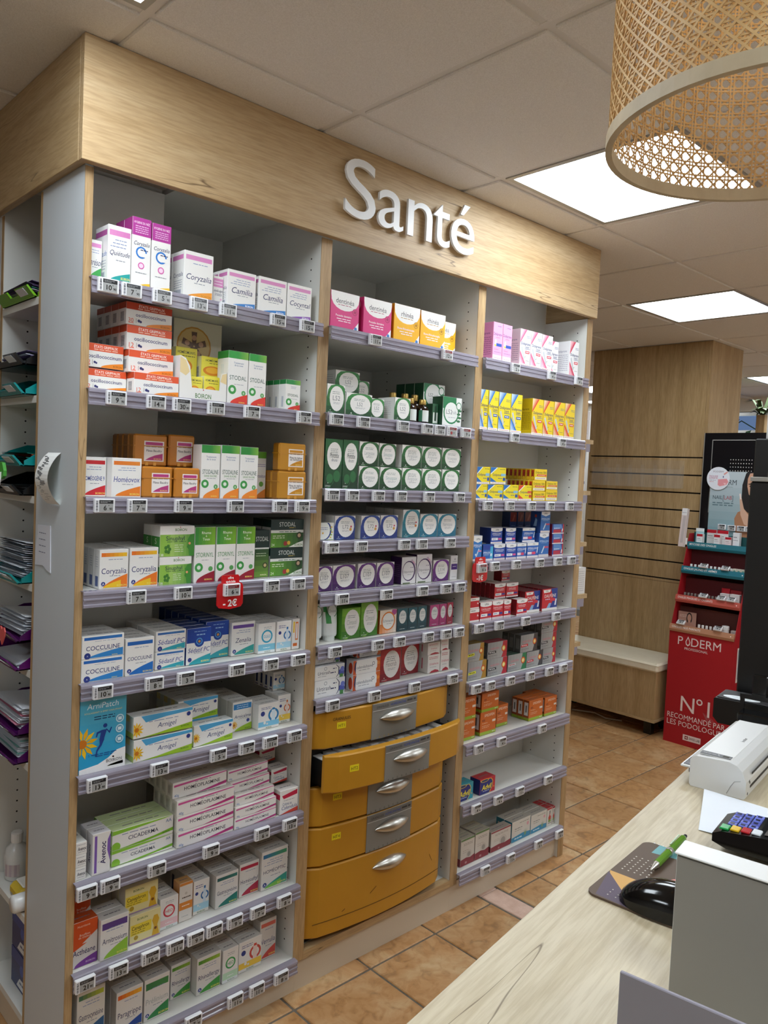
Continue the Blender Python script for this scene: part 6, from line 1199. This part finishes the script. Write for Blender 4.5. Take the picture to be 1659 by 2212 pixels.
# header board with half a portrait
hb = thing('header_poster', 'blue-grey poster of a woman hiding half her face, nail care header', 'poster', (4.19, .30, 1.30))
m = MB(); m.box(0, -.19, 0, .004, .112, .40, '#a8b8c0'); A = Art(m, (0, .112, 0), (0, -1, 0), (0, 0, 1), (-1, 0, 0), .302, .40, eps=.00008)
A.gv(0, 0, 1, 1, '#7a9ca4', '#b9c4ca', 8); A.t('PODERM', .29, .835, .085, '#3a4248', .5, 0); A.t('PROFESSIONAL', .36, .76, .018, '#6a7a80', .26); A.t('NAIL', .17, .595, .06, '#2f3a40', .2, 0); A.t('[', .295, .595, .08, '#6a7a80', .04); A.t('LAB', .385, .595, .06, '#a84048', .16, 0); A.t(']', .475, .595, .08, '#6a7a80', .04); A.l(.07, .5, .5, '#5a747c', .016); A.l(.07, .5, .465, '#5a747c', .016)
A.p([(.56, .12), (.54, .28), (.6, .38), (.72, .42), (1, .44), (1, .0), (.6, .0)], '#a87858'); A.p([(.72, .98), (.66, .8), (.66, .6), (.7, .45), (.8, .38), (1, .36), (1, 1), (.75, 1)], '#1c1618'); A.p([(.8, .98), (.76, .9), (.76, .78), (.8, .66), (.9, .58), (1, .6), (1, 1)], '#c89a80'); A.r(.78, .81, .88, .825, '#2a1c1a'); A.e(.83, .785, .03, '#3a2420', .014); A.p([(.62, .6), (.66, .6), (.72, .44), (.8, .36), (.95, .3), (.9, .14), (.74, .2), (.66, .34)], '#d0a890'); A.p([(.61, .66), (.64, .67), (.665, .58), (.63, .58)], '#e8d8d0')
A.r(0, .0, .35, .035, '#e4eaec')
put('print_board', m, 'matte_print', hb); put('rear_strut', bx(.004, -.03, -.05, .03, -.01, .3), 'matte_print', hb)
m = MB(); m.prism([(.072 * math.cos(2 * PI * k / 28), .072 * math.sin(2 * PI * k / 28)) for k in range(28)], 0, .003, '#dfe2ea', 0, 0)
A = Art(m, (0, .068, -.068), (0, -1, 0), (0, 0, 1), (-1, 0, 0), .136, .136, eps=.00008); A.t('PODERM', .5, .82, .09, '#8a7a84', .5); A.t('TROUSSE', .28, .6, .075, '#b86a8a', .42, .01); A.t('OFFERTE', .28, .51, .075, '#b86a8a', .42, .01); A.l(.1, .4, .4, '#a8a0ac', .025); A.l(.1, .3, .33, '#c88a9a', .025); A.p([(.5, .46), (.9, .5), (.98, .36), (.9, .22), (.6, .14), (.5, .2)], '#e0949a'); A.p([(.75, .3), (.88, .3), (.84, .2)], '#f0c8c8'); A.p([(.74, .72), (.9, .84), (.94, .78), (.78, .66)], '#d89a94'); A.r(.72, .54, .76, .62, '#3a3a7a')
tag(put('round_badge', m, 'matte_print', None, (4.184, .363, 1.655)), 'round white badge with pink pouch stuck over the header poster', 'badge')
# goods on the display
def polish(cap, glass):
    m = MB(); m.lathe([(.0085, 0), (.0095, .002), (.0095, .024), (.006, .028), (.0055, .0285)], 0, 0, 10, glass); a = m.data('glass_body', True)
    m = MB(); m.lathe([(.0072, .028), (.0076, .029), (.0074, .052), (.0064, .0535)], 0, 0, 10, cap); return a, m.data('cap', True)
_pm = {}
def row(z, x, ys, capc, gl, lab, grp):
    for i, y in enumerate(ys):
        g_ = gl[i % len(gl)]; cp = capc[i % len(capc)]
        if (cp, g_) not in _pm: _pm[cp, g_] = polish(cp, g_)
        t = thing('nail_polish', lab % NUM[i] if i < 9 else lab % ['tenth', 'eleventh', 'twelfth'][i - 9], 'nail polish', (x, y, z), group=grp)
        put('glass_body', _pm[cp, g_][0], 'gloss_print', t); put('cap', _pm[cp, g_][1], 'gloss_print', t)
lin_ = lambda a, b_, n: [a + (b_ - a) * i / (n - 1) for i in range(n)]
row(1.0535, 4.118, lin_(.468, .215, 11), ['#e8e6e2'], ['#c8a88a', '#d0b090', '#b08a6a', '#b8a0b0', '#8a4a6a', '#8a1c3c', '#a82838', '#b03a2c', '#8a2030', '#5a1828', '#3a1428'], 'white-capped nail polish, %s from left, second display shelf', 'white-capped polishes on the second display shelf')
row(.8765, 4.065, lin_(.472, .275, 10), ['#77726c'], ['#6a625a', '#c8a080', '#d0a890', '#b83a2c', '#7a5a4a', '#5a5550', '#c8c4c0', '#8a1c24', '#6a1820', '#4a1418'], 'grey-capped nail polish, %s from left, third display shelf', 'grey-capped polishes on the third display shelf')
row(.6975, 4.01, lin_(.345, .225, 6), ['#e6e4e0'], ['#b89a84', '#5a6a8a', '#c0a898', '#2a3a6a', '#2a4a8a', '#2a6a3a'], 'white-capped nail polish, %s from left, lowest display shelf', 'white-capped polishes on the lowest display shelf')
t = thing('remover_bottle', 'stubby white remover bottle at right of lowest display shelf', 'bottle', (4.01, .182, .6975))
m = MB(); m.lathe([(.02, 0), (.021, .002), (.021, .045), (.018, .05)], 0, 0, 14, '#cfc6c2'); put('bottle_body', m, 'gloss_print', t, smooth=True); m = MB(); m.lathe([(.021, .0495), (.0215, .051), (.0215, .07), (.019, .072)], 0, 0, 14, '#ebe9e6'); put('cap', m, 'gloss_print', t)
def dbox(x, y0, y1, z0, z1, c, lab, art=None, d=.03, cat='carton'):
    m = MB(); m.box(x, y0, z0, x + d, y1, z1, c, 0, .0006)
    if art: art(Art(m, (x, y1, z0), (0, -1, 0), (0, 0, 1), (-1, 0, 0), y1 - y0, z1 - z0, eps=.00005))
    tag(put('nail_care_carton', m, 'print'), lab, cat, 'cartons on the red display')
rt = lambda A: (A.r(0, .84, 1, 1, '#b81c2c'), A.l(.1, .6, .68, '#5a5a60', .03), A.l(.1, .8, .58, GREY, .02), A.l(.1, .7, .3, GREY, .02))
rb = lambda A: (A.r(0, 0, 1, .35, '#a8a0a4'), A.l(.1, .6, .75, '#5a5a60', .04), A.l(.1, .8, .6, GREY, .03))
dbox(4.174, .425, .478, 1.2045, 1.335, '#a8d0d4', 'pale aqua leaflet card at left of the top display shelf', lambda A: (A.r(0, .85, 1, 1, '#e8eeee'), A.e(.6, .3, .3, '#d8a098', .12), A.l(.1, .7, .6, '#4a8a90', .02)), .003, 'card')
dbox(4.14, .418, .455, 1.2045, 1.30, '#e9e7e6', 'white carton with red cap by the aqua leaflet', rt)
dbox(4.172, .345, .405, 1.2045, 1.332, '#d8d2ce', 'grey pouch with red header, second along top display shelf', rt, .008)
dbox(4.174, .272, .34, 1.2045, 1.332, '#dcdad8', 'pale pouch with red header, third along top display shelf', rt, .008)
dbox(4.14, .308, .345, 1.2045, 1.305, '#e9e7e6', 'white red-topped carton in the middle of top display shelf', rt)
dbox(4.14, .238, .275, 1.2045, 1.295, '#e4e2e1', 'white red-topped carton right of middle, top display shelf', rt)
dbox(4.143, .19, .23, 1.2045, 1.326, '#e6e8ea', 'tall white carton at right of top display shelf', rb)
for k in range(3): dbox(4.11, .13 + .026 * k, .154 + .026 * k, 1.0535, 1.108, '#e0d6c4', 'cream oil carton, %s from right on second display shelf' % NUM[k], lambda A: (A.e(.5, .75, .3, '#6a9a8a', .1), A.r(.1, .3, .9, .45, '#d8b060')), .025)
dbox(4.06, .195, .25, .8765, .955, '#d8d4d2', 'white carton with grey foot on third display shelf', rb)
dbox(4.055, .13, .188, .8765, .958, '#e2e0de', 'white carton right of the grey-footed one, third display shelf', rb)
dbox(4.0905, .205, .255, .8765, .985, '#b01c28', 'red carton behind the white ones, left, third display shelf', None, .022); dbox(4.0905, .135, .2, .8765, .98, '#8a1820', 'darker red carton behind the white ones, third display shelf', None, .022)
dbox(4.02, .108, .155, .6975, .745, '#c8bcb4', 'beige carton at far right of lowest display shelf', rb)
dbox(4.02, .37, .485, .6975, .815, '#b89080', 'tan card with portrait of woman, lowest display shelf', lambda A: (A.l(.08, .5, .8, '#e0c8bc', .03), A.l(.08, .5, .72, '#e0c8bc', .03), A.e(.62, .68, .16, '#1c1416', .3), A.e(.62, .7, .11, '#c89a84', .2), A.r(.56, .4, .7, .55, '#c89a84'), A.p([(.4, 0), (.48, .42), (.7, .48), (.95, .3), (1, 0)], '#b88a78'), A.r(.08, .2, .28, .28, '#e8d8d0')), .003, 'card')
t = thing('tall_box', 'tall slim white box leaning at left side of the display', 'box', (4.06, .516, 1.215)); m = MB(); m.box(0, -.012, 0, .03, .022, .245, '#d8c8c4', 0, .001); A = Art(m, (0, .022, 0), (0, -1, 0), (0, 0, 1), (-1, 0, 0), .034, .245, eps=.00005); A.r(0, .82, 1, 1, '#e4e2e2'); A.r(.35, .1, .9, .8, '#c0b4b2'); A.l(.1, .9, .88, GREY, .012); put('box_body', m, 'print', t); t.rotation_euler[1] = .14
t['label'] = 'tall slim white box clipped to the left side of the display'
put('hang_bracket', bx(.03, -.02, .02, .036, -.008, .06), 'whiteplastic', t)
for k, (x, y, z) in enumerate([(4.187, .318, 1.354), (4.187, .258, 1.352), (4.187, .2, 1.352), (4.187, .15, 1.352)]): price_tag(x, y, z, '9', 'price tag %s from left along the foot of the header poster' % NUM[k], False, -PI / 2)
for k, (x, y, z) in enumerate([(4.058, .36, 1.106), (4.058, .225, 1.106), (4.002, .325, .929), (4.002, .215, .929), (4.002, .155, .929), (3.949, .43, .752), (3.949, .2, .752)]):
    t = price_tag(x, y, z, '8', 'price tag lying on the sloping lip of the display, number %s going down' % NUM[k], False, -PI / 2, -.95)
# black panel behind the display
bp_ = thing('black_panel', 'tall black display panel with fine silver line and dot grid', 'panel', (4.232, .06, 0))
m = MB(); m.box(0, -.42, 1.31, .016, .425, 1.943, '#0d0c10'); A = Art(m, (0, .425, 1.31), (0, -1, 0), (0, 0, 1), (-1, 0, 0), .845, .633, eps=.00008)
A.r(.062, .925, .6, .932, '#a8a6a2'); A.r(.058, .2, .064, .932, '#8a8884')
for i in range(12):
    for j in range(6): A.e(.205 + .0193 * i, .555 + .036 * j, .0038, '#d4cfcc', None, 6)
put('panel_board', m, 'gloss_print', bp_); put('edge_strip', bx(-.001, .4255, 1.31, .016, .429, 1.943), 'silver', bp_)
put('foot_board', bx(.02, -.42, 0, .034, .425, 1.309), 'black', bp_)

# plants and tree pot by the window
pl = thing('potted_plant', 'spiky potted plant on a brown stand before the blue window', 'plant', (6.3, .945, 0))
put('plant_stand', bx(-.035, -.035, 0, .035, .035, 2.24), 'oak_v', pl)
m = MB(); rr = random.Random(4)
for k in range(26):
    a = 2 * PI * k / 26 + rr.uniform(-.2, .2); L_ = rr.uniform(.1, .2); up = rr.uniform(.1, .9); w0 = .014
    d = Vector((math.cos(a), math.sin(a), 0)); s_ = Vector((-d.y, d.x, 0)); p0 = Vector((0, 0, 2.24)); p1 = p0 + d * L_ * .5 + Vector((0, 0, L_ * up)); p2 = p0 + d * L_ + Vector((0, 0, L_ * up * 1.1 - .03))
    m.face([p0 - s_ * w0, p0 + s_ * w0, p1 + s_ * w0 * 1.2, p1 - s_ * w0 * 1.2], '#3a4a22'); m.face([p1 - s_ * w0 * 1.2, p1 + s_ * w0 * 1.2, p2], '#44562a')
put('leaves', m, 'matte_print', pl, kind='stuff')
iv = thing('trailing_plant', 'dark trailing vine hanging across the blue window', 'plant', (7.3, 1.48, 2.14))
m = MB()
m.tube([(0, .35, .12), (0, .2, .05), (0, .05, .14), (0, -.1, .05), (0, -.25, .1)], .006, 5, '#1c3a1c')
for k in range(22):
    y = rr.uniform(-.3, .38); z = rr.uniform(-.05, .2); a = rr.uniform(0, 6.3); q = rr.uniform(.03, .06); u = Vector((.2, math.cos(a), math.sin(a))) * q; v = Vector((.2, -math.sin(a), math.cos(a))) * q * .5; p = Vector((rr.uniform(-.03, .03), y, z)); m.face([p - u, p + v, p + u, p - v], '#1f4a26')
put('vine', m, 'matte_print', iv, kind='stuff'); put('hanger', bx(-.004, .3, .1, .004, .308, H - 2.14), 'steel', iv)

# ================================================================ CANE PENDANT LAMP
LX, LY, LZ, LR, LH = .381, -1.358, 2.05, .2185, .36
lp = thing('pendant_lamp', 'large cane webbing drum pendant lamp with wooden hoop hanging over the counter', 'lamp', (LX, LY, LZ))
NP = 70; p = 2 * PI * LR / NP; NR = int((LH - .03) / p); z00 = .016
m = MB()
def strand(pts, hw, th, rad):
    """pts: list of (angle, z); flat strip laid on the drum"""
    i = len(m.v); n = len(pts)
    for q, (a, z) in enumerate(pts):
        a2, z2 = pts[min(q + 1, n - 1)]; a1, z1 = pts[max(q - 1, 0)]
        tx, tz = (a2 - a1) * LR, z2 - z1; L_ = math.hypot(tx, tz); nx, nz = -tz / L_ * hw, tx / L_ * hw
        for sgn, rr_ in ((-1, rad), (1, rad), (1, rad + th), (-1, rad + th)):
            aa = a + sgn * nx / LR; m.v.append((rr_ * math.cos(aa), rr_ * math.sin(aa), z + sgn * nz))
    for q in range(n - 1):
        for k in range(4): k2 = (k + 1) % 4; m.f.append((i + q * 4 + k, i + q * 4 + k2, i + q * 4 + 4 + k2, i + q * 4 + 4 + k)); m.c.append((.7, .5, .3)); m.m.append(0)
zt_ = z00 + NR * p
for j in range(NR + 1):
    for o_ in (-.13, .13):
        z = z00 + j * p + o_ * p
        if z00 - .004 < z < zt_ + .004: strand([(2 * PI * k / 84, z) for k in range(85)], .0012, .0009, LR)
for k in range(NP):
    for o_ in (-.13, .13): a = (k + o_) * 2 * PI / NP; strand([(a, z00), (a, zt_)], .0011, .0009, LR - .0011)
    for sg_ in (1, -1):
        a = (k + .5) * 2 * PI / NP; strand([(a + sg_ * (2 * PI / NP) * NR * t_, z00 + NR * p * t_) for t_ in [q / (NR) for q in range(NR + 1)]], .0014, .0008, LR + .0011)
put('cane_webbing', m, 'cane', lp, kind='stuff')
def hoop(z0, z1, r0, r1):
    m = MB(); n = 72
    for (r, z) in ((r0, z0), (r1, z0), (r1, z1), (r0, z1)):
        for k in range(n): m.v.append((r * math.cos(2 * PI * k / n), r * math.sin(2 * PI * k / n), z))
    for q in range(4):
        for k in range(n): k2 = (k + 1) % n; q2 = (q + 1) % 4; m.f.append((q * n + k, q * n + k2, q2 * n + k2, q2 * n + k)); m.c.append((.7,) * 3); m.m.append(0)
    return m
put('bottom_hoop', hoop(0, .018, LR - .0045, LR + .0045), 'canerim', lp); put('top_hoop', hoop(LH - .018, LH, LR - .0045, LR + .0045), 'canerim', lp)
m = MB()
for a in (0, PI / 3, 2 * PI / 3): m.tube([((LR - .004) * math.cos(a), (LR - .004) * math.sin(a), LH - .009), (-(LR - .004) * math.cos(a), -(LR - .004) * math.sin(a), LH - .009)], .0022, 6)
put('spider_frame', m, 'steel', lp)
m = MB(); m.lathe([(.006, LH - .12), (.024, LH - .10), (.03, LH - .075), (.022, LH - .045), (.014, LH - .03)], 0, 0, 16, '#e6e6e2'); put('bulb', m, 'bulb', lp, smooth=True)
m = MB(); m.lathe([(.015, LH - .045), (.018, LH - .04), (.018, LH + .02), (.006, LH + .03)], 0, 0, 14); put('lamp_socket', m, 'black', lp)
m = MB(); m.tube([(0, 0, LH + .025), (0, 0, H - LZ - .02)], .0028, 6); put('cord', m, 'black', lp)
m = MB(); m.lathe([(.02, H - LZ - .03), (.045, H - LZ - .026), (.045, H - LZ - .0065)], 0, 0, 20); put('ceiling_rose', m, 'black', lp)

# ================================================================ COUNTER (turned 9.3 degrees) and what stands on it
YAW = math.radians(9.34); CO = Vector((-.144, -1.266, 0)); e1 = Vector((math.cos(YAW), math.sin(YAW), 0)); e2 = Vector((-math.sin(YAW), math.cos(YAW), 0)); CZ = 1.05
def cl(s, t, z=CZ): return CO + e1 * s + e2 * t + Vector((0, 0, z))
ct = thing('counter', 'long pale oak laminate sales counter in the right foreground', 'counter', cl(0, 0, 0), YAW)
put('worktop', bx(-.9, -.62, CZ - .038, 1.95, .0, CZ, ch=.0012), 'counter', ct)
put('front_panel', bx(-.88, -.06, .07, 1.93, -.04, CZ - .0385), 'oak_v', ct); put('kick_board', bx(-.86, -.1, 0, 1.9, -.085, .07), 'black', ct)
for s in (-.88, .5, 1.91): put('side_panel', bx(s, -.58, .07, s + .019, -.061, CZ - .0385), 'oak_v', ct)
def cth(name, lab, cat, s, t, z=CZ, a=0): return thing(name, lab, cat, cl(s, t, z), YAW + a)
# sheet-fed scanner
sc = cth('document_scanner', 'white sheet-fed document scanner lying along the counter', 'scanner', .822, -.075, CZ + .0005, math.radians(-1.2))
prof = [(-.049, .003), (-.046, .0), (.044, .0), (.047, .004), (.047, .048), (.044, .054), (.036, .057), (-.018, .060), (-.032, .0565), (-.042, .048), (-.049, .03)]   # (t, z)
m = MB(); m.prism([(q[0], q[1]) for q in prof], 0, .29, '#dfdfdd', 0, 0); put('scanner_body', m, 'gloss_print', sc)
put('lid', bx(.012, -.02, .0585, .284, .0355, .0602, ch=.0006), 'whiteplastic', sc)
m = MB(); m.box(.012, -.018, .0604, .028, .034, .0612, '#77787a'); A = Art(m, (.028, .034, .0612), (0, -1, 0), (-1, 0, 0), (0, 0, 1), .052, .016, eps=.00004); A.l(.08, .5, .5, '#c8c8c8', .1); A.r(.72, .2, .92, .8, '#3c382c'); A.e(.6, .65, .025, '#d8d8d8'); A.e(.56, .3, .025, '#d8d8d8'); put('control_strip', m, 'matte_print', sc)
m = MB(); A = Art(m, (.16, .0, .0603), (.0, -1, 0), (1, 0, 0), (0, 0, 1), .03, .03, eps=.00004); A.O = Vector((.135, .008, .0603)); A.t('brother', .5, .5, .22, '#3a3a3e', .98, .015, 0, 'c', True); put('logo', m, 'matte_print', sc)
m = MB(); m.box(.04, -.0496, .036, .28, -.0485, .0395, '#141416'); m.box(.03, -.0496, .014, .285, -.0485, .0185, '#2a2220'); put('paper_slot', m, 'matte_print', sc)
m = MB()
for x, z in ((.012, .006), (.02, .026), (.026, .022)): m.box(x, -.0496, z, x + .003, -.0488, z + .004, '#55504c')
put('side_buttons', m, 'matte_print', sc)
m = MB(); m.tube([(-.0004, -.018, .004), (-.0004, -.024, .018), (-.0004, -.03, .028), (-.0004, -.04, .031)], .0005, 4, '#a8a8a6'); put('seam_line', m, 'matte_print', sc)
m = MB(); m.box(.02, .048, .024, .27, .070, .028, '#e8e8e6', 0, .001); m.box(.026, .05, .0282, .264, .066, .0288, '#26283a'); m.box(.04, .047, .01, .05, .06, .0239, '#4a4a4c'); m.box(.24, .047, .01, .25, .06, .0239, '#4a4a4c'); put('input_tray', m, 'gloss_print', sc)
# loose sheet
m = MB(); N = 10
def ps(a, b_): s = .640 + .155 * a + .02 * (1 - a) * (1 - b_) * 0; t = -.096 + .034 * a - .26 * b_; z = .0012 + .012 * (1 - a) ** 2 * b_ + .010 * (a ** 3) * (1 - b_); return s, t, z
for i in range(N):
    for j in range(N):
        q = [ps((i + u) / N, (j + v) / N) for u, v in ((0, 0), (0, 1), (1, 1), (1, 0))]; m.face(q, '#e6ebf2')
pp = cth('paper_sheet', 'loose white sheet of paper lying under the card terminal', 'paper', 0, 0); put('sheet', m, 'matte_print', pp)
m = MB(); A = Art(m, (.70, -.145, .0022), (.0, -1, 0), (1, 0, 0), (0, 0, 1), .05, .02, eps=.00003); A.l(.1, .9, .5, '#b8bcc4', .06); A.l(.3, .9, .2, '#b8bcc4', .06); put('faint_print', m, 'matte_print', pp)
# card terminal (keypad towards the camera)
te = cth('card_terminal', 'black card payment terminal with coloured keys, half cut by frame', 'card terminal', .575, -.132, CZ + .0125, 0)
m = MB(); m.prism([(0, .006), (-.02, 0), (-.2, 0), (-.2, .042), (-.06, .03), (-.012, .024), (0, .018)], .0, .088, '#08080a', 0, 0); put('terminal_body', m, 'blackgloss', te)
m = MB(); k_ = lambda t: .0243 + (-t - .012) * .125
for i in range(4):
    for j in range(3): t0 = -.014 - .0145 * j; s0 = .028 + .0145 * i; m.box(s0, t0 - .012, k_(t0) + .0002, s0 + .012, t0, k_(t0) + .0028, ['#5a62b8', '#6a78d0', '#7a84dc'][(i + j) % 3], 0, .0006); m.box(s0 + .003, t0 - .009, k_(t0) + .0028, s0 + .009, t0 - .003, k_(t0) + .0031, '#1a1a40')
put('number_keys', m, 'gloss_print', te, kind='stuff')
for i, (c, nm) in enumerate((('#12a04a', 'green'), ('#e0b81c', 'yellow'), ('#b81c24', 'red'), ('#e6ecf2', 'white'))):
    t0 = -.008 - .0145 * i; put('function_key', bx(.006, t0 - .0125, k_(t0) + .0004, .024, t0, k_(t0) + .0036, col=c, ch=.001), 'gloss_print', te, label=nm + ' key')
m = MB(); m.face([(.012, -.068, .0318), (.012, -.14, .0372), (.078, -.14, .0372), (.078, -.068, .0318)], '#4a423c'); put('screen', m, 'gloss_print', te)
# mouse mat, mouse, pen
mm = cth('mouse_mat', 'brown patterned mouse mat with triangles and dots on counter', 'mouse mat', .432, -.15, CZ + .0003, math.radians(-3))
pts = []
for cx, cy, a0 in ((.088, .095, 0), (-.088, .095, PI / 2), (-.088, -.095, PI), (.088, -.095, 1.5 * PI)):
    for q in range(6): a = a0 + q * PI / 10; pts.append((cx + .014 * math.cos(a), cy + .014 * math.sin(a)))
m = MB(); m.prism(pts, 0, .003, '#5c4a3c'); A = Art(m, (.102, .109, .003), (0, -1, 0), (-1, 0, 0), (0, 0, 1), .218, .204, eps=.00003)
A.p([(.1, .0), (.3, .0), (.3, .12), (.1, .16)], '#6fa8ac'); A.p([(.0, .62), (.22, .62), (.3, .8), (.1, .86)], '#d0a05a'); A.p([(0, .64), (.06, .98), (.3, 1), (.16, .82)], '#5a4c5c'); A.e(.38, .46, .05, '#d88a80')
for i in range(5):
    for j in range(7): A.e(.05 + .04 * i, .3 + .04 * j, .006, '#d8d0c4', None, 6)
for i in range(9): A.r(.06 + .03 * i, -.0 + .0, .07 + .03 * i, .012, '#d8dce0')
for i in range(18): A.e(.12 + .05 * (i % 6), .86 + .04 * (i // 6), .005, '#c8bfb4', None, 6)
put('mat_pad', m, 'matte_print', mm)
mo = cth('computer_mouse', 'glossy black computer mouse resting on the patterned mat', 'mouse', .36, -.13, CZ + .0036, math.radians(4))
m = MB(); NU, NV = 22, 14
for i in range(NU + 1):
    u = -1 + 2 * i / NU
    for j in range(NV + 1):
        v = PI * j / NV; wd = .032 * (1 - abs(u) ** 2.6) ** .5 * (1 - .1 * u); hh = .037 * (1 - abs(u) ** 2.4) ** .6 * (1 - .18 * u)
        m.v.append((-math.cos(v) * wd, u * .056, hh * math.sin(v) ** .75))
for i in range(NU):
    for j in range(NV): a = i * (NV + 1) + j; m.f.append((a, a + 1, a + NV + 2, a + NV + 1)); m.c.append((0, 0, 0)); m.m.append(0)
put('mouse_shell', m, 'blackgloss', mo, smooth=True)
m = MB(); m.lathe([(.006, -.0035), (.0075, -.002), (.0075, .002), (.006, .0035)], 0, 0, 14); m.xform(Matrix.Translation((0, -.028, .030)) @ Matrix.Rotation(PI / 2, 4, 'Y')); put('scroll_wheel', m, 'black', mo)
pe = cth('ballpoint_pen', 'green ballpoint pen with silver tip lying on the mouse mat', 'pen', .437, -.0875, CZ + .0102)
def cone(prof, mat, nm, col='#999999'):
    m = MB(); m.lathe(prof, 0, 0, 14, col); m.xform(Matrix.Rotation(math.radians(-2), 4, 'Z') @ Matrix.Rotation(PI / 2, 4, 'Y')); put(nm, m, mat, pe, smooth=False)
cone([(.0012, 0), (.0015, .003), (.0045, .02), (.005, .024)], 'steel', 'tip'); cone([(.0051, .024), (.0054, .026), (.0054, .07), (.0051, .071)], 'gloss_print', 'lower_barrel', '#5a8a14'); cone([(.0056, .071), (.006, .072), (.006, .079), (.0056, .08)], 'steel', 'ring'); cone([(.0052, .08), (.0054, .082), (.0052, .133), (.004, .137)], 'gloss_print', 'upper_barrel', '#5a8a14'); cone([(.0028, .137), (.0028, .145)], 'black', 'button')
m = MB(); m.box(.086, -.0008, .0056, .128, .0008, .0066, '#4f7c12'); put('clip', m, 'gloss_print', pe)
# white privacy panel and grey sheet in the foreground
wp = cth('privacy_panel', 'white-edged grey privacy panel standing on the counter in foreground', 'panel', .205, -.186, CZ)
put('panel_face', bx(0, -.42, 0, .004, .0, .150), 'silver' if False else plain('grey_panel_face', '#96938c', .5), wp); put('panel_frame', bx(.0042, -.42, 0, .034, .002, .1515, ch=.002), 'whiteplastic', wp); put('top_cap', bx(-.001, -.42, .1517, .036, .003, .154, ch=.0008), 'whiteplastic', wp)
gs = cth('grey_screen_back', 'thin lilac-grey plate standing at the bottom edge of the view', 'plate', .030, -.193, CZ)
put('plate_sheet', bx(-.004, -.40, 0, .0, .0, .1145, ch=.0008), plain('lilac_grey_sheet', '#8b8792', .5), gs); put('plate_foot', bx(-.006, -.4, 0, .012, -.01, .004), 'black', gs)
# receipt printer, frame stand, pad, monitor
rp = cth('receipt_printer', 'black receipt printer with white oval label behind the scanner', 'printer', 1.262, .046, CZ + .0005)
m = MB(); m.prism([(.0, .013), (0, .055), (-.003, .058), (-.14, .058), (-.14, 0), (-.012, 0)], 0, .095, '#0a0a0b', 0, 0); put('printer_body', m, 'black', rp)
m = MB(); m.box(.006, -.135, .0582, .09, -.006, .0602, '#2c2c2e', 0, .0008); put('printer_lid', m, 'matte_print', rp)
m = MB(); A = Art(m, (.010, -.014, .0604), (0, -1, 0), (1, 0, 0), (0, 0, 1), .08, .034, eps=.00003); A.e(.5, .5, .5, '#e8eef2', .5, 24); A.l(.25, .75, .5, '#8ab0a0', .06); put('label', m, 'matte_print', rp)
m = MB()
for a_, b_, c_ in (((-.02, -.01, .012), (.0, .02, .02), (-.012, .004, -.0)), ((.0, .02, .02), (.012, .012, .006), (-.012, .004, .0)), ((-.02, -.01, .012), (-.012, .004, .0), (-.026, -.02, .001))): m.face([Vector(q) + Vector((-.012, 0, 0)) for q in (a_, b_, c_)], '#cfcbd8')
put('plastic_wrap', m, 'acrylic', rp)
fs = cth('frame_stand', 'black open frame stand with glossy tray beyond the scanner', 'stand', 1.15, -.09, CZ + .0003)
put('tray', bx(0, -.3, .045, .046, .06, .064, ch=.003), 'blackgloss', fs)
for t in (.058, -.3):
    put('post', bx(.05, t, 0, .058, t + .008, .0845), 'black', fs); put('leg', bx(.01, t - .006, 0, .03, t + .002, .0448), 'black', fs)
put('crossbar', bx(.047, -.3, .085, .061, .066, .0945), 'black', fs); put('rear_rail', bx(.0465, -.29, .05, .0498, .055, .058), 'black', fs)
sp = cth('customer_display', 'small black pad standing on the frame stand by the monitor', 'display', 1.198, -.028, CZ + .0955)
put('pad_body', bx(0, -.05, 0, .012, -.018, .045, ch=.003), 'blackgloss', sp); put('pad_foot', bx(-.004, -.048, -.0003, .016, -.02, .004), 'black', sp)
mn = cth('monitor', 'large black monitor seen from behind at the right edge', 'monitor', 1.366, .022, CZ)
put('back_shell', bx(0, -.5, .052, .03, .0, .562, ch=.004), 'black', mn); put('top_bezel', bx(-.001, -.5, .5625, .034, .0, .573, ch=.001), 'silver', mn); put('screen', bx(.0302, -.49, .06, .032, -.01, .555), 'blackgloss', mn)
put('neck', bx(.0, -.27, .004, .02, -.22, .0515), 'black', mn); put('foot', bx(-.0, -.33, 0.0003, .06, -.16, .004), 'black', mn)
wc = cth('webcam', 'small black round webcam sitting on top of the monitor', 'webcam', 1.38, -.025, CZ + .5735)
m = MB(); m.lathe([(.012, 0), (.014, .002), (.014, .012), (.009, .015)], 0, 0, 16); put('webcam_body', m, 'black', wc)
m = MB(); m.lathe([(.006, .015), (.006, .017), (.002, .0175)], 0, 0, 12); put('lens_cap', m, 'silver', wc)
m2 = cth('second_monitor', 'second black monitor standing close behind, rising above the first', 'monitor', 1.44, .0, CZ)
put('back_shell', bx(0, -.5, .24, .03, .033, .668, ch=.003), 'black', m2); put('screen', bx(.0302, -.49, .25, .0318, .025, .655), 'blackgloss', m2); put('neck', bx(.0, -.25, .0205, .02, -.2, .2395), 'black', m2); put('foot', bx(.09, -.33, .0003, .25, -.14, .004), 'black', m2); put('arm', bx(.0, -.25, .0045, .15, -.2, .02), 'black', m2)
nt_ = cth('notice_card', 'white card standing on top of the second monitor', 'card', 1.455, .012, CZ + .6685)
put('card_sheet', bx(0, -.2, 0, .002, 0, .09), 'paper', nt_); put('card_foot', bx(-.01, -.15, 0, .012, -.05, .002), 'paper', nt_)
